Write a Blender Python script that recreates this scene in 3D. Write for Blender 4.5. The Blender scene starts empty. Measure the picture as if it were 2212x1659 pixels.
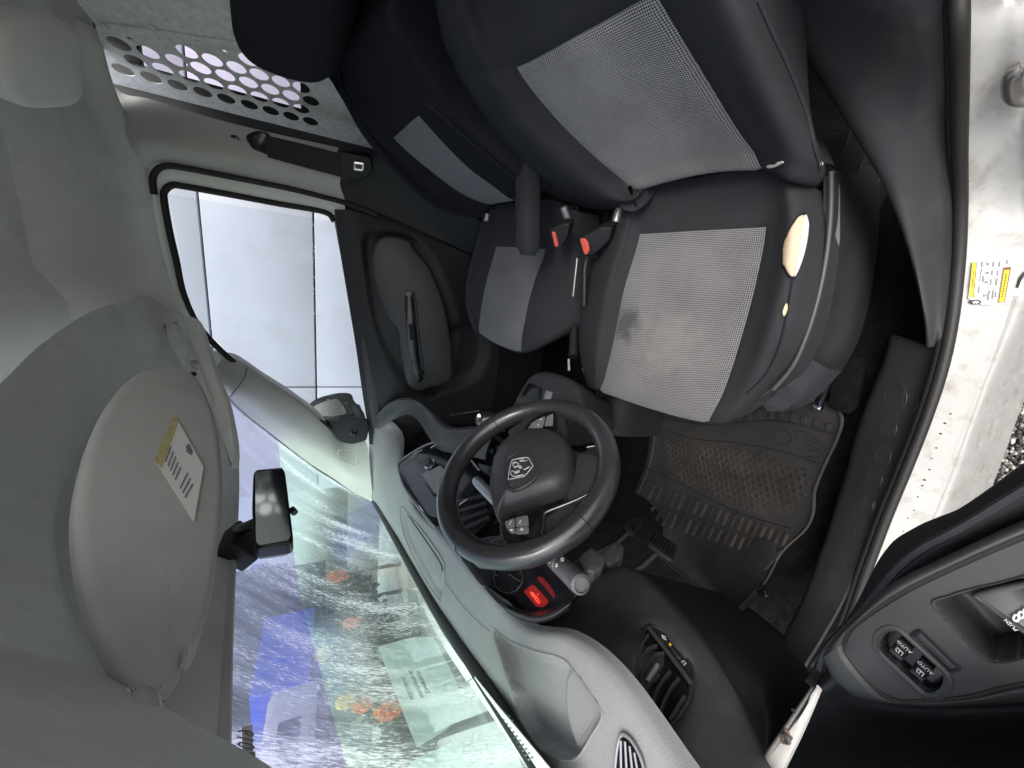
import bpy, bmesh, math, random
import numpy as np
from mathutils import Vector
from mathutils.geometry import delaunay_2d_cdt

random.seed(7)
S = bpy.context.scene
COL = S.collection

# ------------------------------------------------------------------ camera
CAM = np.array([-0.95, 0.0, 1.48])
YAW, PITCH, FPX = math.radians(18), math.radians(25), 805.0   # focal length in units of a 2212 px wide frame
_h = np.array([math.cos(YAW), math.sin(YAW), 0.0]); _Z = np.array([0, 0, 1.0])
CF = math.cos(PITCH) * _h - math.sin(PITCH) * _Z      # view direction
CR = -math.cos(PITCH) * _Z - math.sin(PITCH) * _h     # picture right (phone held sideways: this is down in the van)
CD = np.array([-math.sin(YAW), math.cos(YAW), 0.0])   # picture down (towards the front of the van)
cd = bpy.data.cameras.new("camera"); cam = bpy.data.objects.new("camera", cd); COL.objects.link(cam)
from mathutils import Matrix
cam.matrix_world = Matrix(((CR[0], -CD[0], -CF[0], CAM[0]), (CR[1], -CD[1], -CF[1], CAM[1]), (CR[2], -CD[2], -CF[2], CAM[2]), (0, 0, 0, 1)))
cd.sensor_fit = 'HORIZONTAL'; cd.sensor_width = 36.0; cd.lens = 36.0 * FPX / 2212.0
cd.clip_start = 0.02; cd.clip_end = 500
S.camera = cam

# ------------------------------------------------------------------ world, sun, exposure
W = bpy.data.worlds.new("World"); S.world = W; W.use_nodes = True
wn = W.node_tree.nodes; wl = W.node_tree.links; wn.clear()
SUN_EL, SUN_AZ = math.radians(52), math.radians(200)
sky = wn.new('ShaderNodeTexSky'); sky.sky_type = 'NISHITA'; sky.sun_disc = False
sky.sun_elevation = SUN_EL; sky.sun_rotation = SUN_AZ; sky.air_density = 1.0; sky.dust_density = 4.0; sky.ozone_density = 1.0
hs = wn.new('ShaderNodeHueSaturation'); hs.inputs['Saturation'].default_value = 0.5   # overcast: little blue left
bg = wn.new('ShaderNodeBackground'); bg.inputs['Strength'].default_value = 0.15
wo = wn.new('ShaderNodeOutputWorld')
wl.new(sky.outputs['Color'], hs.inputs['Color']); wl.new(hs.outputs['Color'], bg.inputs['Color']); wl.new(bg.outputs['Background'], wo.inputs['Surface'])
sd = bpy.data.lights.new("sun", 'SUN'); sd.energy = 0.8; sd.angle = math.radians(25); sd.color = (1.0, 0.97, 0.93)
sun = bpy.data.objects.new("sun", sd); COL.objects.link(sun); sun.location = (-3, -4, 8)
# light comes from the left side of the van, a little behind: the open door side
_sd = Vector((-math.cos(SUN_EL) * 0.93, -math.cos(SUN_EL) * 0.36, math.sin(SUN_EL)))
sun.rotation_euler = _sd.to_track_quat('Z', 'Y').to_euler()
sky.sun_rotation = math.atan2(_sd.x, _sd.y)
S.view_settings.view_transform = 'Standard'; S.view_settings.look = 'None'; S.view_settings.gamma = 1.0
S.view_settings.use_curve_mapping = False
S.view_settings.exposure = 1.0
S.render.engine = 'CYCLES'
S.cycles.max_bounces = 10; S.cycles.diffuse_bounces = 4; S.cycles.glossy_bounces = 4; S.cycles.transmission_bounces = 8; S.cycles.transparent_max_bounces = 16
S.cycles.sample_clamp_indirect = 8.0

# ------------------------------------------------------------------ helpers: points
def ray(u, v):
    return (u - 1106.0) / FPX * CR + (v - 829.5) / FPX * CD + CF
def P(u, v, x=None, y=None, z=None, pl=None, d=None):
    """the point of the van that shows at (u, v) of the photograph and lies on the given plane of the van"""
    r = ray(u, v)
    if d is not None: return CAM + r * d
    if pl is not None:
        p0, n = pl; return CAM + r * (np.dot(p0 - CAM, n) / np.dot(r, n))
    ax, val = (0, x) if x is not None else (1, y) if y is not None else (2, z)
    return CAM + r * ((val - CAM[ax]) / r[ax])
def proj(p):
    q = np.asarray(p) - CAM; zz = q @ CF
    return np.array([1106 + FPX * (q @ CR) / zz, 829.5 + FPX * (q @ CD) / zz])
def plane3(a, b, c):
    n = np.cross(b - a, c - a); n = n / np.linalg.norm(n)
    if np.dot(n, CAM - a) < 0: n = -n
    return (a, n)
def unit(v):
    v = np.asarray(v, float); return v / np.linalg.norm(v)
V = lambda *a: np.array(a, float)

# ------------------------------------------------------------------ helpers: curves and grids
def cr_curve(pts, n, closed=False):
    """Catmull-Rom through the points, n samples per span"""
    p = [np.asarray(q, float) for q in pts]; m = len(p); out = []
    spans = m if closed else m - 1
    for i in range(spans):
        p1, p2 = p[i], p[(i + 1) % m]
        p0 = p[(i - 1) % m] if (closed or i > 0) else 2 * p1 - p2
        p3 = p[(i + 2) % m] if (closed or i + 2 < m) else 2 * p2 - p1
        for k in range(n):
            t = k / n
            out.append(0.5 * ((2 * p1) + (-p0 + p2) * t + (2 * p0 - 5 * p1 + 4 * p2 - p3) * t * t + (-p0 + 3 * p1 - 3 * p2 + p3) * t ** 3))
    if not closed: out.append(p[-1])
    return out
def cr_grid(rows, nr, nc):
    """rows of control points -> dense grid (Catmull-Rom both ways)"""
    rr = [cr_curve(r, nc) for r in rows]
    cols = [cr_curve([r[j] for r in rr], nr) for j in range(len(rr[0]))]
    return np.array([[cols[j][i] for j in range(len(cols))] for i in range(len(cols[0]))])
def grid_normals(G):
    du = np.gradient(G, axis=1); dv = np.gradient(G, axis=0)
    n = np.cross(du, dv); n /= (np.linalg.norm(n, axis=2, keepdims=True) + 1e-12)
    return n
def face_cam(G):
    """normals of the grid turned to the side of the cabin (where the camera stands)"""
    n = grid_normals(G); c = G.reshape(-1, 3)
    s = np.sum(n.reshape(-1, 3) * (CAM - c), axis=1).mean()
    return n if s >= 0 else -n
def in_poly(x, y, poly):
    c = False; j = len(poly) - 1
    for i in range(len(poly)):
        xi, yi = poly[i][0], poly[i][1]; xj, yj = poly[j][0], poly[j][1]
        if (yi > y) != (yj > y) and x < (xj - xi) * (y - yi) / (yj - yi + 1e-12) + xi: c = not c
        j = i
    return c
def poly_dist(x, y, poly):
    P_ = np.asarray(poly, float); Q = np.roll(P_, -1, axis=0); d = Q - P_; w = V(x, y) - P_
    t = np.clip((w * d).sum(1) / ((d * d).sum(1) + 1e-12), 0, 1)
    return np.sqrt((((w - t[:, None] * d)) ** 2).sum(1)).min()
_bv = {}
def on_grid(u, v, G, lift):
    """point of a surface that shows at (u, v), lifted towards the viewer's side"""
    from mathutils.bvhtree import BVHTree
    if id(G) not in _bv:
        R, Cn = G.shape[:2]
        f = [(i * Cn + j, i * Cn + j + 1, (i + 1) * Cn + j + 1, (i + 1) * Cn + j) for i in range(R - 1) for j in range(Cn - 1)]
        _bv[id(G)] = (BVHTree.FromPolygons([tuple(p) for p in G.reshape(-1, 3)], f), G)
    r = unit(ray(u, v)); h = _bv[id(G)][0].ray_cast(Vector(CAM), Vector(r))
    if h[0] is not None: return np.array(h[0]) - r * lift
    D = G.reshape(-1, 3) - CAM; t = D @ r; d = np.linalg.norm(D - t[:, None] * r, axis=1); return CAM + r * (t[d.argmin()] - lift)
def emboss(G, poly, depth, width, n=None):
    """press the area that shows inside poly into the grid by depth with a rounded wall of the given width (frame units)"""
    nn = face_cam(G) if n is None else n
    for i in range(G.shape[0]):
        for j in range(G.shape[1]):
            q = proj(G[i, j])
            if in_poly(q[0], q[1], poly):
                t = min(1, poly_dist(q[0], q[1], poly) / width); t = t * t * (3 - 2 * t)
                G[i, j] = G[i, j] - nn[i, j] * depth * t
    return G

# ------------------------------------------------------------------ helpers: objects
def wloc(o):
    v = np.zeros(3)
    while o is not None:
        v += np.array(o.location); o = o.parent
    return v
def tag(o, label=None, cat=None, group=None, kind=None):
    if label: o["label"] = label
    if cat: o["category"] = cat
    if group: o["group"] = group
    if kind: o["kind"] = kind
    return o
def thing(name, label, cat, loc, group=None):
    o = bpy.data.objects.new(name, None); o.empty_display_size = 0.05; COL.objects.link(o)
    o.location = tuple(float(a) for a in loc)
    return tag(o, label, cat, group)
def mk(name, verts, faces, mat, parent=None, smooth=True, uvs=None, angle=None):
    off = wloc(parent) if parent is not None else np.zeros(3)
    me = bpy.data.meshes.new(name)
    me.from_pydata([tuple(float(c) for c in (np.asarray(v) - off)) for v in verts], [], [tuple(int(i) for i in f) for f in faces])
    if uvs is not None:
        uvl = me.uv_layers.new(name="uv")
        for lp in me.loops: uvl.data[lp.index].uv = uvs[lp.vertex_index]
    me.validate()
    if smooth:
        me.polygons.foreach_set("use_smooth", [True] * len(me.polygons))
        if angle: me.set_sharp_from_angle(angle=math.radians(angle))
    me.materials.append(mat)
    o = bpy.data.objects.new(name, me); COL.objects.link(o)
    if parent is not None: o.parent = parent
    return o
def sheet(name, G, mat, parent=None, thick=0.006, mask=None, lift=0.0, angle=60, nrm=None):
    """a solid skin: the grid as the visible side, a back side `thick` behind it and rims between"""
    n = face_cam(G) if nrm is None else nrm
    R, Cn = G.shape[:2]
    T = G + n * lift; B = G - n * thick
    dr = np.concatenate([[0], np.cumsum(np.linalg.norm(np.diff(G, axis=0), axis=2).mean(1))])
    dc = np.concatenate([[0], np.cumsum(np.linalg.norm(np.diff(G, axis=1), axis=2).mean(0))])
    vt = list(T.reshape(-1, 3)) + list(B.reshape(-1, 3)); N = R * Cn
    uv = [(dc[j], dr[i]) for i in range(R) for j in range(Cn)] * 2
    on = lambda i, j: 0 <= i < R - 1 and 0 <= j < Cn - 1 and (mask is None or mask(i, j))
    f = []
    a00 = np.cross(G[0, 1] - G[0, 0], G[1, 0] - G[0, 0]); flip = True
    mid = (R // 2, Cn // 2)
    e1 = G[mid[0], min(mid[1] + 1, Cn - 1)] - G[mid]; e2 = G[min(mid[0] + 1, R - 1), mid[1]] - G[mid]
    flip = np.dot(np.cross(e1, e2), n[mid]) < 0
    def add(q): f.append(q[::-1] if flip else q)
    for i in range(R - 1):
        for j in range(Cn - 1):
            if not on(i, j): continue
            a, b, c, d = i * Cn + j, i * Cn + j + 1, (i + 1) * Cn + j + 1, (i + 1) * Cn + j
            add((a, b, c, d)); add((N + d, N + c, N + b, N + a))
            if not on(i - 1, j): add((b, a, N + a, N + b))
            if not on(i + 1, j): add((d, c, N + c, N + d))
            if not on(i, j - 1): add((a, d, N + d, N + a))
            if not on(i, j + 1): add((c, b, N + b, N + c))
    used = sorted({k for q in f for k in q}); mp = {k: i for i, k in enumerate(used)}
    return mk(name, [vt[k] for k in used], [tuple(mp[k] for k in q) for q in f], mat, parent, True, [uv[k] for k in used], angle)
def offset2d(pts, d):
    """inset a closed 2-D polygon (counter-clockwise) by d"""
    p = np.asarray(pts); e = np.roll(p, -1, 0) - p; e /= (np.linalg.norm(e, axis=1, keepdims=True) + 1e-12)
    nn = np.stack([-e[:, 1], e[:, 0]], 1); ns = nn + np.roll(nn, 1, 0)
    ns /= np.maximum(np.linalg.norm(ns, axis=1, keepdims=True), 0.5) ** 2 / np.maximum(np.linalg.norm(ns, axis=1, keepdims=True), 1e-9)
    return p + ns * d
def slab(name, pts, thick, mat, parent=None, bevel=0.0, up=None, crown=0.0, segs=3, flat=False):
    """a plate from a 3-D outline lying roughly in a plane: outline = its outer edge at the visible side, thickness goes away from `up`"""
    p = np.array([np.asarray(q, float) for q in pts]); c = p.mean(0)
    u_, s_, vh = np.linalg.svd(p - c); n = vh[2]
    ref = (CAM - c) if up is None else np.asarray(up, float)
    if np.dot(n, ref) < 0: n = -n
    ax = unit(vh[0]); ay = np.cross(n, ax)
    q2 = np.stack([(p - c) @ ax, (p - c) @ ay], 1); hgt = (p - c) @ n
    area = 0.5 * np.sum(q2[:, 0] * np.roll(q2[:, 1], -1) - np.roll(q2[:, 0], -1) * q2[:, 1])
    if area < 0: q2 = q2[::-1]; hgt = hgt[::-1]
    rings = []
    if bevel > 0:
        rings.append((0.0, -thick)); 
        for k in range(segs + 1):
            a = math.pi / 2 * k / segs
            rings.append((bevel * (1 - math.cos(a)), -bevel * (1 - math.sin(a))))
    else: rings = [(0.0, -thick), (0.0, 0.0)]
    vs = []; N = len(q2)
    for ins, h in rings:
        qq = offset2d(q2, ins) if ins > 0 else q2
        for (x, y), hh in zip(qq, hgt): vs.append(c + ax * x + ay * y + n * (hh + h))
    fs = [tuple(range(N - 1, -1, -1))]
    for r in range(len(rings) - 1):
        for i in range(N):
            j = (i + 1) % N; fs.append((r * N + i, r * N + j, (r + 1) * N + j, (r + 1) * N + i))
    top0 = (len(rings) - 1) * N
    if crown:
        cc = np.mean([vs[top0 + i] for i in range(N)], 0)
        k0 = len(vs)
        for fr, hh in ((0.6, 0.7), (0.25, 1.0)):
            for i in range(N): vs.append(cc + (vs[top0 + i] - cc) * fr + n * crown * hh)
        for i in range(N):
            j = (i + 1) % N; fs.append((top0 + i, top0 + j, k0 + j, k0 + i)); fs.append((k0 + i, k0 + j, k0 + N + j, k0 + N + i))
        fs.append(tuple(range(k0 + N, k0 + 2 * N)))
    else: fs.append(tuple(range(top0, top0 + N)))
    o = mk(name, vs, fs, mat, parent, not flat, None, 40)
    bm = bmesh.new(); bm.from_mesh(o.data); bmesh.ops.triangulate(bm, faces=[f for f in bm.faces if len(f.verts) > 4]); bm.to_mesh(o.data); bm.free()
    return o
def tube(name, path, r, mat, parent=None, segs=10, closed=False, flat=(1, 1), up=None):
    p = [np.asarray(q, float) for q in path]; n = len(p)
    rs = [r] * n if not hasattr(r, '__len__') else list(r)
    vs = []; fs = []; prev = None
    for i in range(n):
        a = p[(i - 1) % n] if (closed or i > 0) else p[i]; b = p[(i + 1) % n] if (closed or i < n - 1) else p[i]
        t = unit(b - a)
        if prev is None:
            ref = V(0, 0, 1) if up is None else np.asarray(up, float)
            if abs(np.dot(ref, t)) > 0.95: ref = V(1, 0, 0)
            s = unit(np.cross(t, ref))
        else: s = unit(prev - t * np.dot(prev, t))
        if up is not None: s = unit(np.cross(t, np.asarray(up, float)))
        prev = s; w = np.cross(s, t)
        for k in range(segs):
            an = 2 * math.pi * k / segs
            vs.append(p[i] + s * math.cos(an) * rs[i] * flat[0] + w * math.sin(an) * rs[i] * flat[1])
    m = n if closed else n - 1
    for i in range(m):
        for k in range(segs):
            a, b = i * segs + k, i * segs + (k + 1) % segs; c, d = ((i + 1) % n) * segs + (k + 1) % segs, ((i + 1) % n) * segs + k
            fs.append((a, b, c, d))
    if not closed:
        fs.append(tuple(range(segs - 1, -1, -1))); fs.append(tuple((n - 1) * segs + k for k in range(segs)))
    o = mk(name, vs, fs, mat, parent, True, None, 50)
    return o
def lathe(name, origin, axis, prof, mat, parent=None, segs=24):
    """prof: (distance along axis, radius) pairs"""
    ax = unit(axis); s = unit(np.cross(ax, V(0.3, 0.2, 0.9) if abs(ax[2]) < 0.9 else V(1, 0, 0))); w = np.cross(ax, s)
    vs = []; fs = []
    for h, r in prof:
        for k in range(segs):
            a = 2 * math.pi * k / segs; vs.append(np.asarray(origin) + ax * h + (s * math.cos(a) + w * math.sin(a)) * r)
    for i in range(len(prof) - 1):
        for k in range(segs):
            fs.append((i * segs + k, i * segs + (k + 1) % segs, (i + 1) * segs + (k + 1) % segs, (i + 1) * segs + k))
    fs.append(tuple(range(segs - 1, -1, -1))); fs.append(tuple((len(prof) - 1) * segs + k for k in range(segs)))
    return mk(name, vs, fs, mat, parent, True, None, 40)
def obox(name, c, ax, ay, az, hx, hy, hz, mat, parent=None, bevel=0.002):
    """oriented box with rounded edges; ax, ay, az unit vectors"""
    bm = bmesh.new(); bmesh.ops.create_cube(bm, size=2.0)
    for v in bm.verts: v.co = Vector((v.co.x * hx, v.co.y * hy, v.co.z * hz))
    if bevel: bmesh.ops.bevel(bm, geom=list(bm.edges), offset=min(bevel, 0.45 * min(hx, hy, hz) * 2), segments=2, profile=0.5, affect='EDGES')
    vs = [np.asarray(c) + np.asarray(ax) * v.co.x + np.asarray(ay) * v.co.y + np.asarray(az) * v.co.z for v in bm.verts]
    bm.verts.index_update(); fs = [[v.index for v in f.verts] for f in bm.faces]; bm.free()
    return mk(name, vs, fs, mat, parent, True, None, 50)
def text(name, s, origin, xdir, ydir, size, mat, parent=None, extrude=0.0003, align='CENTER'):
    cu = bpy.data.curves.new(name, 'FONT'); cu.body = s; cu.size = size; cu.align_x = align; cu.align_y = 'CENTER'; cu.extrude = extrude; cu.resolution_u = 2
    tmp = bpy.data.objects.new(name, cu); COL.objects.link(tmp)
    dg = bpy.context.evaluated_depsgraph_get(); me = bpy.data.meshes.new_from_object(tmp.evaluated_get(dg))
    bpy.data.objects.remove(tmp); bpy.data.curves.remove(cu)
    xd, yd = unit(xdir), np.asarray(ydir, float); yd = unit(yd - xd * np.dot(xd, yd)); zd = np.cross(xd, yd)
    vs = [np.asarray(origin) + xd * v.co.x + yd * v.co.y + zd * v.co.z for v in me.vertices]; fs = [list(p.vertices) for p in me.polygons]
    bpy.data.meshes.remove(me)
    return mk(name, vs, fs, mat, parent, False)
def sm(pts, n=4): return [tuple(q) for q in cr_curve([V(*p) for p in pts], n, True)]      # smooth closed outline (2-D)
def smo(pts, n=4): return [tuple(q) for q in cr_curve([V(*p) for p in pts], n, False)]    # smooth open line (2-D)
def rnd(pts, k=0.25, n=3):
    """round the corners of a closed 2-D/3-D polygon"""
    out = []; m = len(pts); A = [np.asarray(p, float) for p in pts]
    for i in range(m):
        a, b, c = A[i - 1], A[i], A[(i + 1) % m]
        s, e = b + (a - b) * k, b + (c - b) * k
        for t in np.linspace(0, 1, n + 1): out.append((1 - t) ** 2 * s + 2 * t * (1 - t) * b + t * t * e)
    return out

def scale_poly(poly, k):
    c = np.mean([V(*q) for q in poly], 0); return [tuple(c + (V(*q) - c) * k) for q in poly]
def well(name, poly, pos, n, prof, mat_, parent):
    """a smooth moulded hollow: rim on the surface, rounded wall, flat floor; pos(u, v) gives the undisturbed surface"""
    N = len(poly); vs = []; fs = []
    for k, d in prof:
        for u, v in scale_poly(poly, k): vs.append(pos(u, v) - n * d)
    for r in range(len(prof) - 1): fs += [(r * N + i, r * N + (i + 1) % N, (r + 1) * N + (i + 1) % N, (r + 1) * N + i) for i in range(N)]
    fs.append(tuple((len(prof) - 1) * N + i for i in range(N)))
    return mk(name, vs, fs, mat_, parent, True, None, 70)

# ------------------------------------------------------------------ materials
def nt(name):
    m = bpy.data.materials.new(name); m.use_nodes = True
    n = m.node_tree.nodes; l = m.node_tree.links; n.clear()
    o = n.new('ShaderNodeOutputMaterial'); b = n.new('ShaderNodeBsdfPrincipled'); l.new(b.outputs[0], o.inputs['Surface'])
    return m, n, l, b, o
def mathn(n, l, op, a, b=None, c=None):
    x = n.new('ShaderNodeMath'); x.operation = op
    for k, q in enumerate((a, b, c)):
        if q is None: continue
        if isinstance(q, (int, float)): x.inputs[k].default_value = q
        else: l.new(q, x.inputs[k])
    return x.outputs[0]
def mat(name, col, rough=0.5, metal=0.0, spec=0.5, grain=0.0, gscale=900.0, var=0.15, vscale=9.0, bumpd=0.0006, coat=0.0, dirt=None, emit=None, estr=0.0):
    m, n, l, b, o = nt(name)
    tc = n.new('ShaderNodeTexCoord')
    nz = n.new('ShaderNodeTexNoise'); nz.inputs['Scale'].default_value = vscale; nz.inputs['Detail'].default_value = 3; nz.inputs['Roughness'].default_value = 0.65
    l.new(tc.outputs['Object'], nz.inputs['Vector'])
    rp = n.new('ShaderNodeValToRGB'); c = np.array(col)
    rp.color_ramp.elements[0].position = 0.3; rp.color_ramp.elements[1].position = 0.7
    rp.color_ramp.elements[0].color = tuple(c * (1 - var)) + (1,); rp.color_ramp.elements[1].color = tuple(np.minimum(c * (1 + var), 1)) + (1,)
    l.new(nz.outputs['Fac'], rp.inputs['Fac']); src = rp.outputs['Color']
    if dirt:
        dcol, dscale, dlo, dhi, damt = dirt
        d = n.new('ShaderNodeTexNoise'); d.inputs['Scale'].default_value = dscale; d.inputs['Detail'].default_value = 5; d.inputs['Roughness'].default_value = 0.7
        l.new(tc.outputs['Object'], d.inputs['Vector'])
        mr = n.new('ShaderNodeMapRange'); mr.inputs['From Min'].default_value = dlo; mr.inputs['From Max'].default_value = dhi; mr.inputs['To Max'].default_value = damt
        l.new(d.outputs['Fac'], mr.inputs['Value'])
        mx = n.new('ShaderNodeMixRGB'); l.new(mr.outputs[0], mx.inputs['Fac']); l.new(src, mx.inputs['Color1']); mx.inputs['Color2'].default_value = tuple(dcol) + (1,); src = mx.outputs['Color']
    l.new(src, b.inputs['Base Color'])
    b.inputs['Metallic'].default_value = metal; b.inputs['Specular IOR Level'].default_value = spec; b.inputs['Coat Weight'].default_value = coat
    rr = n.new('ShaderNodeMapRange'); rr.inputs['To Min'].default_value = max(0.03, rough - 0.08); rr.inputs['To Max'].default_value = min(1, rough + 0.08)
    l.new(nz.outputs['Fac'], rr.inputs['Value']); l.new(rr.outputs[0], b.inputs['Roughness'])
    if grain > 0:
        g = n.new('ShaderNodeTexNoise'); g.inputs['Scale'].default_value = gscale; g.inputs['Detail'].default_value = 2; l.new(tc.outputs['Object'], g.inputs['Vector'])
        bp = n.new('ShaderNodeBump'); bp.inputs['Strength'].default_value = grain; bp.inputs['Distance'].default_value = bumpd
        l.new(g.outputs['Fac'], bp.inputs['Height']); l.new(bp.outputs[0], b.inputs['Normal'])
    if emit: b.inputs['Emission Color'].default_value = tuple(emit) + (1,); b.inputs['Emission Strength'].default_value = estr
    return m
def weave(name, light, dark, pu, pv, bump=0.5, wear=None):
    """knotted seat cloth: light threads on a dark ground, laid along the cloth's own uv (metres)"""
    m, n, l, b, o = nt(name)
    uv = n.new('ShaderNodeUVMap'); sp = n.new('ShaderNodeSeparateXYZ'); l.new(uv.outputs[0], sp.inputs[0])
    tc = n.new('ShaderNodeTexCoord')
    wz = n.new('ShaderNodeTexNoise'); wz.inputs['Scale'].default_value = 120; l.new(tc.outputs['Object'], wz.inputs['Vector'])
    jit = mathn(n, l, 'MULTIPLY', mathn(n, l, 'SUBTRACT', wz.outputs['Fac'], 0.5), 1.8)
    U = mathn(n, l, 'MULTIPLY', sp.outputs['X'], 2 * math.pi / pu); Vv = mathn(n, l, 'MULTIPLY', sp.outputs['Y'], 2 * math.pi / pv)
    a = mathn(n, l, 'SINE', mathn(n, l, 'ADD', mathn(n, l, 'ADD', U, Vv), jit)); c = mathn(n, l, 'SINE', mathn(n, l, 'ADD', mathn(n, l, 'SUBTRACT', U, Vv), jit))
    k = mathn(n, l, 'ADD', mathn(n, l, 'MULTIPLY', mathn(n, l, 'MULTIPLY', a, c), 0.5), 0.5)
    nz = n.new('ShaderNodeTexNoise'); nz.inputs['Scale'].default_value = 7; nz.inputs['Detail'].default_value = 6; l.new(tc.outputs['Object'], nz.inputs['Vector'])
    k2 = mathn(n, l, 'ADD', k, mathn(n, l, 'MULTIPLY', mathn(n, l, 'SUBTRACT', nz.outputs['Fac'], 0.5), 0.55))
    rp = n.new('ShaderNodeValToRGB'); rp.color_ramp.elements[0].position = 0.22; rp.color_ramp.elements[1].position = 0.62
    rp.color_ramp.elements[0].color = tuple(dark) + (1,); rp.color_ramp.elements[1].color = tuple(light) + (1,)
    l.new(k2, rp.inputs['Fac']); src = rp.outputs['Color']
    if wear:
        for (wc, wr, wcol, wamt) in wear:
            vm = n.new('ShaderNodeVectorMath'); vm.operation = 'DISTANCE'; l.new(tc.outputs['Object'], vm.inputs[0]); vm.inputs[1].default_value = tuple(wc)
            e = n.new('ShaderNodeTexNoise'); e.inputs['Scale'].default_value = 30; e.inputs['Detail'].default_value = 8; l.new(tc.outputs['Object'], e.inputs['Vector'])
            dd = mathn(n, l, 'ADD', vm.outputs['Value'], mathn(n, l, 'MULTIPLY', mathn(n, l, 'SUBTRACT', e.outputs['Fac'], 0.5), wr * 1.6))
            mr = n.new('ShaderNodeMapRange'); mr.inputs['From Min'].default_value = wr; mr.inputs['From Max'].default_value = wr * 0.35; mr.inputs['To Max'].default_value = wamt; l.new(dd, mr.inputs['Value'])
            mx = n.new('ShaderNodeMixRGB'); l.new(mr.outputs[0], mx.inputs['Fac']); l.new(src, mx.inputs['Color1']); mx.inputs['Color2'].default_value = tuple(wcol) + (1,); src = mx.outputs['Color']
    l.new(src, b.inputs['Base Color']); b.inputs['Roughness'].default_value = 0.95; b.inputs['Specular IOR Level'].default_value = 0.15
    b.inputs['Sheen Weight'].default_value = 0.2
    bp = n.new('ShaderNodeBump'); bp.inputs['Strength'].default_value = bump; bp.inputs['Distance'].default_value = 0.0012; l.new(k, bp.inputs['Height']); l.new(bp.outputs[0], b.inputs['Normal'])
    return m
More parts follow.
